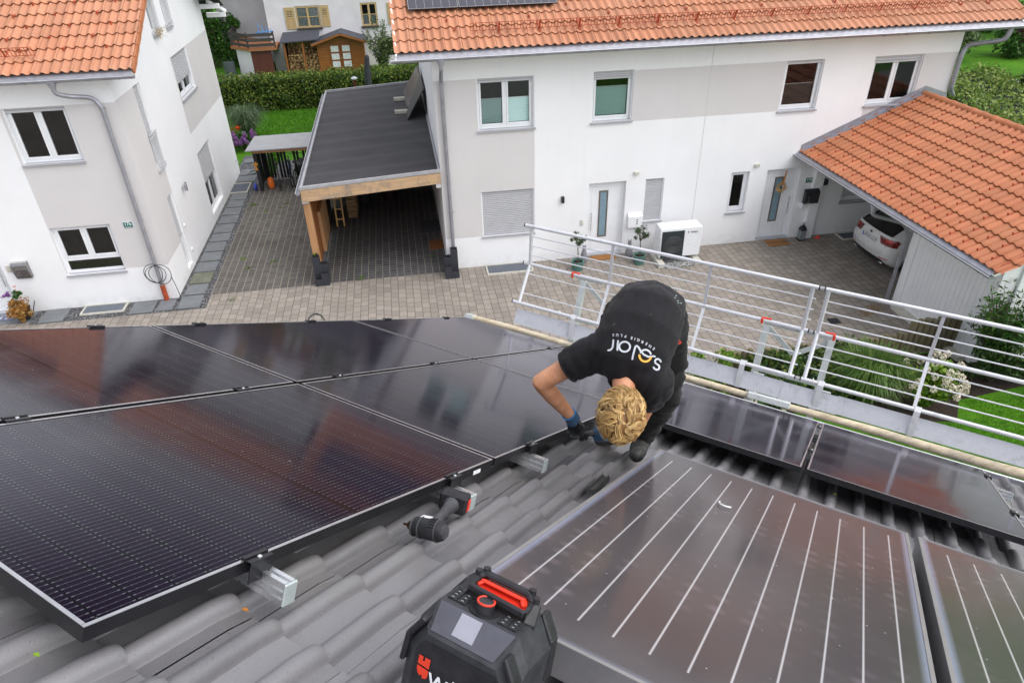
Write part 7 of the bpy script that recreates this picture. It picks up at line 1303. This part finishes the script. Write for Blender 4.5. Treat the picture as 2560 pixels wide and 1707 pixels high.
P, N_ = cluster_pts((11.75, 10.1, .62), (.95, .6, .55), 2600, 20, .38, .4, 92); t = thing('leafy_shrub', 'dense lower green bush below the tall leafy shrub', 'shrub', (11.75, 10.1, 0)); leaves('foliage', t, LM['dark'], P, N_, .05, .4, .7); stems(t, (11.75, 10.1, 0), P[:10], .012)
bush('dark_shrub', 'dark small shrub at the right picture edge below the garage', 'shrub', (13.0, 9.6, .5), (.7, .5, .5), 900, .05, LM['dark'], 10, 93)
def blades(name, pts, h, m, lab, w=.004):
    n = len(pts); a = rng.uniform(0, 2 * math.pi, n); d = np.stack([np.cos(a), np.sin(a), np.zeros(n)], 1); L = h * rng.uniform(.5, 1.3, (n, 1)); V = np.stack([pts - d * w, pts + d * w, pts + np.array([0, 0, 1.]) * L + rng.normal(size=(n, 3)) * h * .35 * np.array([1, 1, 0])], 1).reshape(-1, 3)
    me = bpy.data.meshes.new(name); me.vertices.add(3 * n); me.vertices.foreach_set('co', V.ravel()); me.loops.add(3 * n); me.loops.foreach_set('vertex_index', np.arange(3 * n)); me.polygons.add(n); me.polygons.foreach_set('loop_start', np.arange(n) * 3); me.polygons.foreach_set('loop_total', np.full(n, 3)); me.materials.append(m); me.update(calc_edges=True); o = bpy.data.objects.new(name, me); C.objects.link(o); return tag(o, lab, 'grass', kind='stuff')
n = 60000; P = np.stack([rng.uniform(6.0, 14.5, n), rng.uniform(4.5, 10.0, n), np.zeros(n)], 1); P = P[(P[:, 1] < 9.05) | ((P[:, 0] > 10.75) & (P[:, 1] < 9.6))]; blades('lawn_grass', P, .045, M['blade'], 'short mown grass of the garden below the railing', .006)
n = 30000; P = np.stack([rng.uniform(-8.6, -1.5, n), rng.uniform(31.0, 36.6, n), np.zeros(n)], 1); blades('lawn_grass', P, .07, M['blade'], 'grass of the small lawn in front of the beech hedge', .012)
n = 3500; P = np.stack([rng.uniform(-5.55, -5.1, n), rng.uniform(26.6, 30.2, n), np.zeros(n)], 1); blades('grass_edge', P, .12, M['blade'], 'bright grass strip beside the bike shelter', .012)
# bark chips near hydrangea
# ------------------------------------------------------------------ FAR HOUSE with terrace, shed, wood store
fh = thing('farmhouse', 'old white house with wooden shuttered windows behind the hedge', 'house', (-3, 46.2, 0)); YH = 46.2; PH_ = lambda u, z, d: (u, YH - d, z)
w1 = (-5.56, -4.16, 2.34, 3.52); w2 = (-1.77, -.80, 2.28, 3.55); mb = wall_grid(PH_, -7.25, 6, -.1, 7.5, [w1, w2, (-.95, 1.0, .55, 1.55)], []); mb.quad((-7.25, 46.2, -.1), (-7.25, 49.2, -.1), (-7.25, 49.2, 7.5), (-7.25, 46.2, 7.5)); mb.quad((-10.6, 49.2, -.1), (-7.25, 49.2, -.1), (-7.25, 49.2, 7.5), (-10.6, 49.2, 7.5)); mb.quad((-10.6, 49.2, -.1), (-10.6, 56, -.1), (-10.6, 56, 7.5), (-10.6, 49.2, 7.5)); mb.quad((6, 46.2, 0), (6, 56, 0), (6, 56, 7.5), (6, 46.2, 7.5)); obj('wall', mb, M['far_wall'], fh, fix=False)
mb = MB(); mb.quad((-7.2, 46.6, 0), (6, 46.6, 0), (6, 46.6, 7), (-7.2, 46.6, 7)); obj('room_partition', mb, M['dark'], fh)
mb = MB(); mb.add([(-11.2, 45.5, 7.4), (6.5, 45.5, 7.4), (6.5, 51, 10.2), (-11.2, 51, 10.2)], [(0, 1, 2, 3)]); mb.add([(-11.2, 56.5, 7.4), (6.5, 56.5, 7.4), (6.5, 51, 10.2), (-11.2, 51, 10.2)], [(0, 1, 2, 3)]); obj('roof', mb, M['clay'], fh, fix=False)
def old_window(o, nm='window'):
    u0, u1, z0, z1 = o; mb = MB()
    for a, b, c, d in ((u0, u0 + .10, z0, z1), (u1 - .10, u1, z0, z1), (u0 + .1, u1 - .1, z0, z0 + .10), (u0 + .1, u1 - .1, z1 - .10, z1), ((u0 + u1) / 2 - .06, (u0 + u1) / 2 + .06, z0 + .1, z1 - .1), (u0 + .1, (u0 + u1) / 2 - .06, (z0 + z1) / 2 - .02, (z0 + z1) / 2 + .02), ((u0 + u1) / 2 + .06, u1 - .1, (z0 + z1) / 2 - .02, (z0 + z1) / 2 + .02)): mb.bb(a, b, YH + .02, YH + .09, c, d)
    W = obj(nm, mb, M['shutter_wood'], fh); g = MB(); g.quad((u0, YH + .07, z0), (u1, YH + .07, z0), (u1, YH + .07, z1), (u0, YH + .07, z1)); obj('pane', g, M['pane'], W); g = MB(); n = 24; zt_ = z1 if u0 < -3 else (z0 + z1) / 2; V = [(u0 + (u1 - u0) * k / n, YH + .16 + .02 * math.sin(k * 2.3), z) for z in (z0, zt_) for k in range(n + 1)]; g.add(V, [(k, k + 1, n + 2 + k, n + 1 + k) for k in range(n)]); obj('curtain', g, M['curtain'], W)
    g = MB(); g.bb(u0 - .05, u1 + .05, YH - .12, YH + .02, z0 - .10, z0); obj('sill', g, M['old_wood'], W)
old_window(w1); old_window(w2)
def shutter_leaf(u0, u1, z0, z1):
    mb = MB(); mb.bb(u0, u1, YH - .05, YH - .008, z0, z1); s = obj('window_shutter', mb, M['shutter_wood'], fh)
    mb = MB()
    for k in range(4): mb.bb(u0 + .12, u1 - .12, YH - .056, YH - .05, z1 - .22 - k * .09, z1 - .19 - k * .09)
    obj('shutter_slot', mb, M['old_wood'], s); mb = MB(); mb.bb(u0 + .10, u0 + .13, YH - .058, YH - .05, z0 + .1, z1 - .6); mb.bb(u1 - .13, u1 - .10, YH - .058, YH - .05, z0 + .1, z1 - .6); mb.bb(u0 + .1, u1 - .1, YH - .058, YH - .05, z1 - .62, z1 - .58); obj('shutter_moulding', mb, M['old_wood'] if 0 else M['post_wood'], s)
shutter_leaf(-6.18, -5.60, 2.30, 3.48); shutter_leaf(-4.12, -3.62, 2.36, 3.52); shutter_leaf(-.2, .4, 2.30, 3.50)
mb = MB(); mb.bb(-.95, 1.0, YH + .06, YH + .1, .55, 1.55); obj('basement_window', mb, M['carglass'], fh)
tr_ = thing('terrace', 'small raised terrace with dark plank railing and brown cellar door', 'terrace', (-8, 45, 0)); mb = MB(); mb.add([(-9.2, 45.4, 0), (-8.25, 44.5, 0), (-8.25, 44.5, 1.5), (-9.2, 45.4, 1.5)], [(0, 1, 2, 3)]); mb.quad((-9.2, 45.4, 0), (-9.6, 49, 0), (-9.6, 49, 1.5), (-9.2, 45.4, 1.5)); obj('base_wall', mb, M['far_wall'], tr_, fix=False)
mb = MB(); mb.bb(-8.24, -7.1, 44.52, 44.58, 0, 1.46); obj('cellar_door', mb, M['door_brown'], tr_)
mb = MB(); mb.prism([(-9.5, 45.5, 1.52), (-8.3, 44.35, 1.52), (-6.75, 44.35, 1.52), (-6.75, 46.2, 1.52), (-9.6, 49.1, 1.52)], (0, 0, .14)); obj('deck', mb, M['deck_wood'], tr_)
for k in range(3):
    z = 1.82 + k * .27
    for a, b in (((-9.4, 45.5, z), (-8.32, 44.35, z)), ((-8.3, 44.33, z), (-6.75, 44.33, z)), ((-9.45, 45.5, z), (-9.6, 48.6, z))): mb = MB(); mb.beam(a, b, .03, .16); obj('railing_plank', mb, M['old_wood'], tr_)
for x, y in ((-8.3, 44.42), (-6.8, 44.42), (-9.4, 45.6), (-8.9, 45.05)): mb = MB(); mb.bb(x - .04, x + .04, y - .04, y + .04, 1.6, 2.5); obj('railing_post', mb, M['old_wood'], tr_)
mb = MB(); mb.tube([(-9.75, 45.2, .1), (-9.75, 45.2, .85)], .32, 18); tag(obj('rain_barrel', mb, mat('grey_barrel', (.06, .075, .08), .5), None, True), 'dark grey barrel at the left end of the terrace base', 'barrel')
t = thing('sand_box', 'low concrete bed with planks in front of the terrace base', 'raised bed', (-8.9, 44.2, 0)); mb = MB(); mb.bb(-10.0, -8.1, 44.0, 44.9, 0, .18); obj('edging', mb, M['cream'] if 0 else mat('old_concrete', (.14, .13, .12), .9, 0, .3, 6), t); mb = MB(); mb.beam((-9.2, 44.3, .2), (-8.4, 44.2, .22), .06, .04); obj('plank', mb, M['pole_wood'], t)
mb = MB()
for k in range(4): mb.tube([(-7.6 + .22 * k, 44.9, 2.35), (-7.62 + .22 * k, 44.9, 2.9 - .1 * k)], .02, 5)
mb.beam((-7.75, 44.8, 2.42), (-6.8, 44.8, 2.46), .1, .05); tag(obj('drying_rack', mb, mat('blue_rack', (.08, .28, .60), .5)), 'small blue and white drying rack on the terrace corner', 'drying rack')
# wood store + shed
ws = thing('wood_store', 'lean-to full of stacked firewood beside the garden shed', 'wood store', (-5.5, 45.5, 0)); mb = MB(); mb.add([(-6.55, 44.6, 1.86), (-4.3, 44.6, 1.95), (-4.3, 45.9, 2.25), (-6.45, 45.9, 2.2)], [(0, 1, 2, 3)]); mb.add([(-6.55, 44.6, 1.80), (-4.3, 44.6, 1.89), (-4.3, 44.6, 1.95), (-6.55, 44.6, 1.86)], [(0, 1, 2, 3)]); obj('roof', mb, mat('slate_grey_roofing', (.055, .058, .075), .7), ws, fix=False)
for x in (-6.35, -5.3): mb = MB(); mb.bb(x - .05, x + .05, 44.75, 44.85, 0, 1.85); obj('post', mb, M['shed_wood'], ws)
mb = MB(); mb.bb(-6.42, -6.36, 44.8, 45.9, 0, 1.9); mb.bb(-6.4, -4.6, 45.8, 45.9, 0, 1.9); obj('side_board', mb, M['old_wood'], ws)
g_ = np.random.default_rng(5); mb = MB()
for i in range(22):
    for j in range(19):
        c = np.array([-6.24 + i * .083 + g_.uniform(-.02, .02), 45.05 + g_.uniform(-.06, .02) + (.35 if j > 11 else 0), .06 + j * .088 + g_.uniform(-.015, .015)]); a0 = g_.uniform(0, 6.28); r_ = g_.uniform(.035, .058); k = 3 if g_.uniform() < .7 else 4
        P_ = [c + np.array([r_ * math.cos(a0 + 2 * math.pi * q / k), 0, r_ * math.sin(a0 + 2 * math.pi * q / k)]) for q in range(k)]; mb.prism(P_, (0, .4, 0))
t = NT('firewood_ends'); r = t.n('ShaderNodeNewGeometry').outputs['Random Per Island']; t.l(t.ramp(r, [(0, (.10, .05, .02, 1)), (.4, (.34, .19, .08, 1)), (1, (.60, .40, .20, 1))]), t.b.inputs['Base Color']); t.b.inputs['Roughness'].default_value = .85; tag(obj('stacked_firewood', mb, t.m), 'wall of split firewood stacked under the lean-to roof', 'firewood', kind='stuff')
sh = thing('garden_shed', 'brown wooden garden shed with dark gabled roof and glazed double doors', 'shed', (-3.2, 45, 0)); SX0, SX1, SY = -4.50, -1.80, 44.9; apx = -3.06; mb = MB(); mb.add([(SX0, SY, 0), (SX1, SY, 0), (SX1, SY, 1.75), (apx, SY, 2.15), (SX0, SY, 1.75)], [(0, 1, 2, 3, 4)]); mb.quad((SX1, SY, 0), (SX1, SY + 1.2, 0), (SX1, SY + 1.2, 1.75), (SX1, SY, 1.75)); mb.quad((SX0, SY, 0), (SX0, SY + 1.2, 0), (SX0, SY + 1.2, 1.75), (SX0, SY, 1.75))
for k in range(13): z = .12 + k * .135; (mb.bb(SX0 - .02, SX0 + .55, SY - .012, SY - .002, z, z + .118), mb.bb(SX1 - .50, SX1 + .02, SY - .012, SY - .002, z, z + .118))
obj('wall', mb, M['shed_wood'], sh, fix=False); mb = MB(); fr_, bk = SY - .45, SY + 1.28
for xa, xb, za in ((SX0 - .28, apx, 1.66), (SX1 + .30, apx, 1.66)): mb.add([(xa, fr_, za), (xb, fr_, 2.18), (xb, bk, 2.18), (xa, bk, za), (xa, fr_, za + .06), (xb, fr_, 2.24), (xb, bk, 2.24), (xa, bk, za + .06)], [(0, 1, 2, 3), (4, 5, 6, 7), (0, 1, 5, 4), (0, 3, 7, 4)])
obj('roof', mb, mat('slate_shed_roofing', (.055, .058, .075), .7), sh, fix=False); 
for xa in (SX0 - .28, SX1 + .30): mb = MB(); mb.beam((xa, fr_ - .02, 1.64), (apx, fr_ - .02, 2.16), .03, .11); obj('barge_board', mb, M['shed_wood'], sh)
for xa, xb in ((-3.82, -3.20), (-3.16, -2.54)):
    mb = MB(); mb.bb(xa, xb, SY - .06, SY - .015, .05, 1.62); D = obj('shed_door', mb, M['shed_wood2'] if 'shed_wood2' in M else M.setdefault('shed_wood2', wood('red_brown_door_frame', (.16, .045, .012), (.26, .085, .022), 2, 9, .5)), sh)
    for k in range(3): z = .30 + k * .43; mb = MB(); mb.bb(xa + .09, xb - .09, SY - .066, SY - .06, z, z + .33); obj('door_pane', mb, M['curtain'], D)
mb = MB(); mb.bb(-3.20, -3.14, SY - .10, SY - .06, .78, .84); obj('door_handle', mb, M['alu'], sh)
def tube_thing(nm, lab, cat, pts, r, m, n=12): mb = MB(); mb.tube(pts, r, n); return tag(obj(nm, mb, m, None, True), lab, cat)
t = thing('closed_parasol', 'closed dark grey parasol rising between hedge and carport roof', 'parasol', (-1.4, 34, 0)); mb = MB(); mb.tube([(-1.4, 34, .9), (-1.38, 34, 1.4), (-1.35, 34, 2.1), (-1.28, 34, 2.78), (-1.27, 34, 2.85)], [.10, .17, .15, .10, .05], 9); obj('folded_canopy', mb, mat('charcoal_canvas', (.028, .030, .036), .85, 0, .3, 9), t); mb = MB(); mb.tube([(-1.42, 34, 0), (-1.4, 34, 1.0)], .03, 8); obj('pole', mb, M['black'], t, True)
t = thing('stove_pipe', 'brown metal stove pipe with round cap behind the carport roof', 'chimney', (-1.74, 30, 0)); mb = MB(); mb.tube([(-1.76, 30, 0), (-1.75, 30, 2.66)], .075, 14); obj('pipe', mb, mat('brown_enamel_pipe', (.14, .055, .03), .3, .5), t, True); mb = MB(); mb.lathe((-1.75, 30, 2.70), [(.14, 0), (.14, .03), (.03, .09), (0, .09)], 20); obj('cap', mb, M['alu'], t, True)
bush('fresh_shrub', 'yellow green leafy plant beside the stove pipe', 'plant', (-2.35, 30.5, 1.75), (.35, .3, .45), 420, .06, LM['fresh'], 9, 101, trunk=False); 
leafy('tall airy oleander shrub beside the garden shed', (-.75, 43.6, 0), 70, 2.8, 1.0, 103, LM['mosaic'], .17); bush('rounded_shrub', 'low dark shrub under the roof corner beyond the hedge', 'shrub', (.9, 42.5, .55), (1.3, .8, .6), 2200, .07, LM['dark'], 16, 104)
bush('rounded_shrub', 'green shrub row further right behind the hedge', 'shrub', (3.4, 43.5, .8), (1.6, 1, .9), 2200, .08, LM['mid'], 16, 105)
# ------------------------------------------------------------------ right background garden
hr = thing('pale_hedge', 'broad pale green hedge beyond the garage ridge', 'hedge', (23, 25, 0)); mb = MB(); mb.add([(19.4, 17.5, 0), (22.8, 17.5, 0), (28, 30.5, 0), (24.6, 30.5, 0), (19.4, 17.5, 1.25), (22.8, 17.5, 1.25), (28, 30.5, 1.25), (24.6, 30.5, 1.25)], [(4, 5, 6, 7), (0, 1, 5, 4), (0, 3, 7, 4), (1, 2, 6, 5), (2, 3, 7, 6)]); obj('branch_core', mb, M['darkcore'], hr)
P, N_ = box_pts(0, 3.6, 0, 13.2, .1, 1.4, 15000, .12, 111); P[:, 0] += 19.3 + P[:, 1] * .4; P[:, 1] += 17.4; leaves('foliage', hr, LM['pale'], P, N_, .085, .6, .7)
bush('variegated_shrub', 'light variegated shrub behind the right lawn', 'shrub', (33.0, 39.3, 1.9), (2.4, 2, 2.1), 5200, .12, LM['mosaic'], 24, 121); bush('rose_shrub', 'green rose shrub right of the variegated shrub', 'shrub', (36.6, 38.5, 1.4), (1.9, 1.6, 1.6), 3200, .11, LM['mid'], 16, 122); bush('dark_shrub', 'dark shrub left of the variegated shrub near the house corner', 'shrub', (29.6, 38.0, 1.3), (1.7, 1.6, 1.5), 3200, .11, LM['dark'], 16, 123)
bush('red_leaf_tree', 'dark red leaved tree at the right picture edge', 'tree', (32.4, 32.2, 3.2), (1.7, 1.6, 2.2), 4200, .11, LM['red'], 18, 124); bush('conifer', 'dark rounded conifer at the right picture edge', 'conifer', (28.2, 27.6, 1.2), (1.7, 1.6, 1.5), 6500, .06, leafm('conifer_needles', [(.006, .02, .008, 1), (.015, .04, .014, 1), (.03, .07, .02, 1)]), 30, 125, spread=.3)
for k, (x, y, z, r_, m, l) in enumerate(((30, 48, 4, 4.2, 'dark', 'dark tree mass behind the right garden, nearest the house'), (38, 46, 4.5, 4.5, 'mid', 'green tree behind the red leaved tree'), (45, 44, 4, 4.2, 'dark', 'dark tree far right behind the garden'), (24, 56, 4, 4.5, 'mid', 'green tree far behind the main roof edge'), (-17, 58, 5, 5, 'dark', 'dark tree far left behind the farmhouse'))): bush('broadleaf_tree', l, 'tree', (x, y, z), (r_, r_ * .8, z), 5200, .2, LM[m], 26, 130 + k)
t = thing('rock_garden', 'pile of pale rocks and glass ornaments on the right lawn', 'rock garden', (30.6, 32.3, 0)); g_ = np.random.default_rng(9)
for k in range(16):
    c = np.array([30.5 + g_.normal() * .7, 32.2 + g_.normal() * .45, .15]); mb = MB(); r_ = g_.uniform(.10, .26); mb.loft([[c + np.array([r_ * s * math.cos(a) * g_.uniform(.8, 1.2), r_ * s * math.sin(a), h]) for a in np.linspace(0, 2 * math.pi, 8)[:-1]] for s, h in ((.8, -.12), (1, 0), (.7, r_ * .7), (.2, r_ * .9))]); obj('rock', mb, M['pebble'] if k % 3 else M['far_wall'], t)
bush('low_bush', 'low rounded bush left of the rocks on the right lawn', 'shrub', (29.2, 32.0, .35), (.8, .6, .4), 900, .07, LM['mid'], 10, 141, trunk=False)

# ------------------------------------------------------------------ modules on the main house roof
UX, VYv, WN = np.array([1., 0, 0]), np.array(VU), np.array(VN)
rm = module_template(1.20, 1.9, .035, .012, '', mat('matt_grey_module', (.05, .048, .062), .35, 0, .15, 3), M['pvframe'], M['pvedge'], name='roof_solar_module', cat='solar module', group='modules on the main house roof')
for g_o in rm.children:
    if g_o.name.startswith('glass'):
        mbx = MB()
        for k in range(1, 6): mbx.bb(-.6 + k * .2 - .003, -.6 + k * .2 + .003, -.93, .93, -.0022, -.0012)
        lines = bpy.data.objects.new('cell_lines', mesh_of('cell_lines', mbx, M['pvedge'], (0, 0, 0))); C.objects.link(lines); lines.parent = g_o
for k, l in enumerate(('left grey solar module cut by the top of the picture, on the orange main roof', 'middle grey solar module cut by the top of the picture, on the orange main roof', 'right grey solar module cut by the top of the picture, on the orange main roof')):
    r = rm if k == 0 else dup(rm)
    if k:
        for ch, src in zip([c for c in r.children if c.name.startswith('glass')], [1]):
            pass
    r['label'] = l; c = np.array([1.02 + 1.222 * k, Y0, Z0]) + VYv * (1.52 + .95) + WN * .16; r.matrix_world = frame(UX, VYv, WN, c)
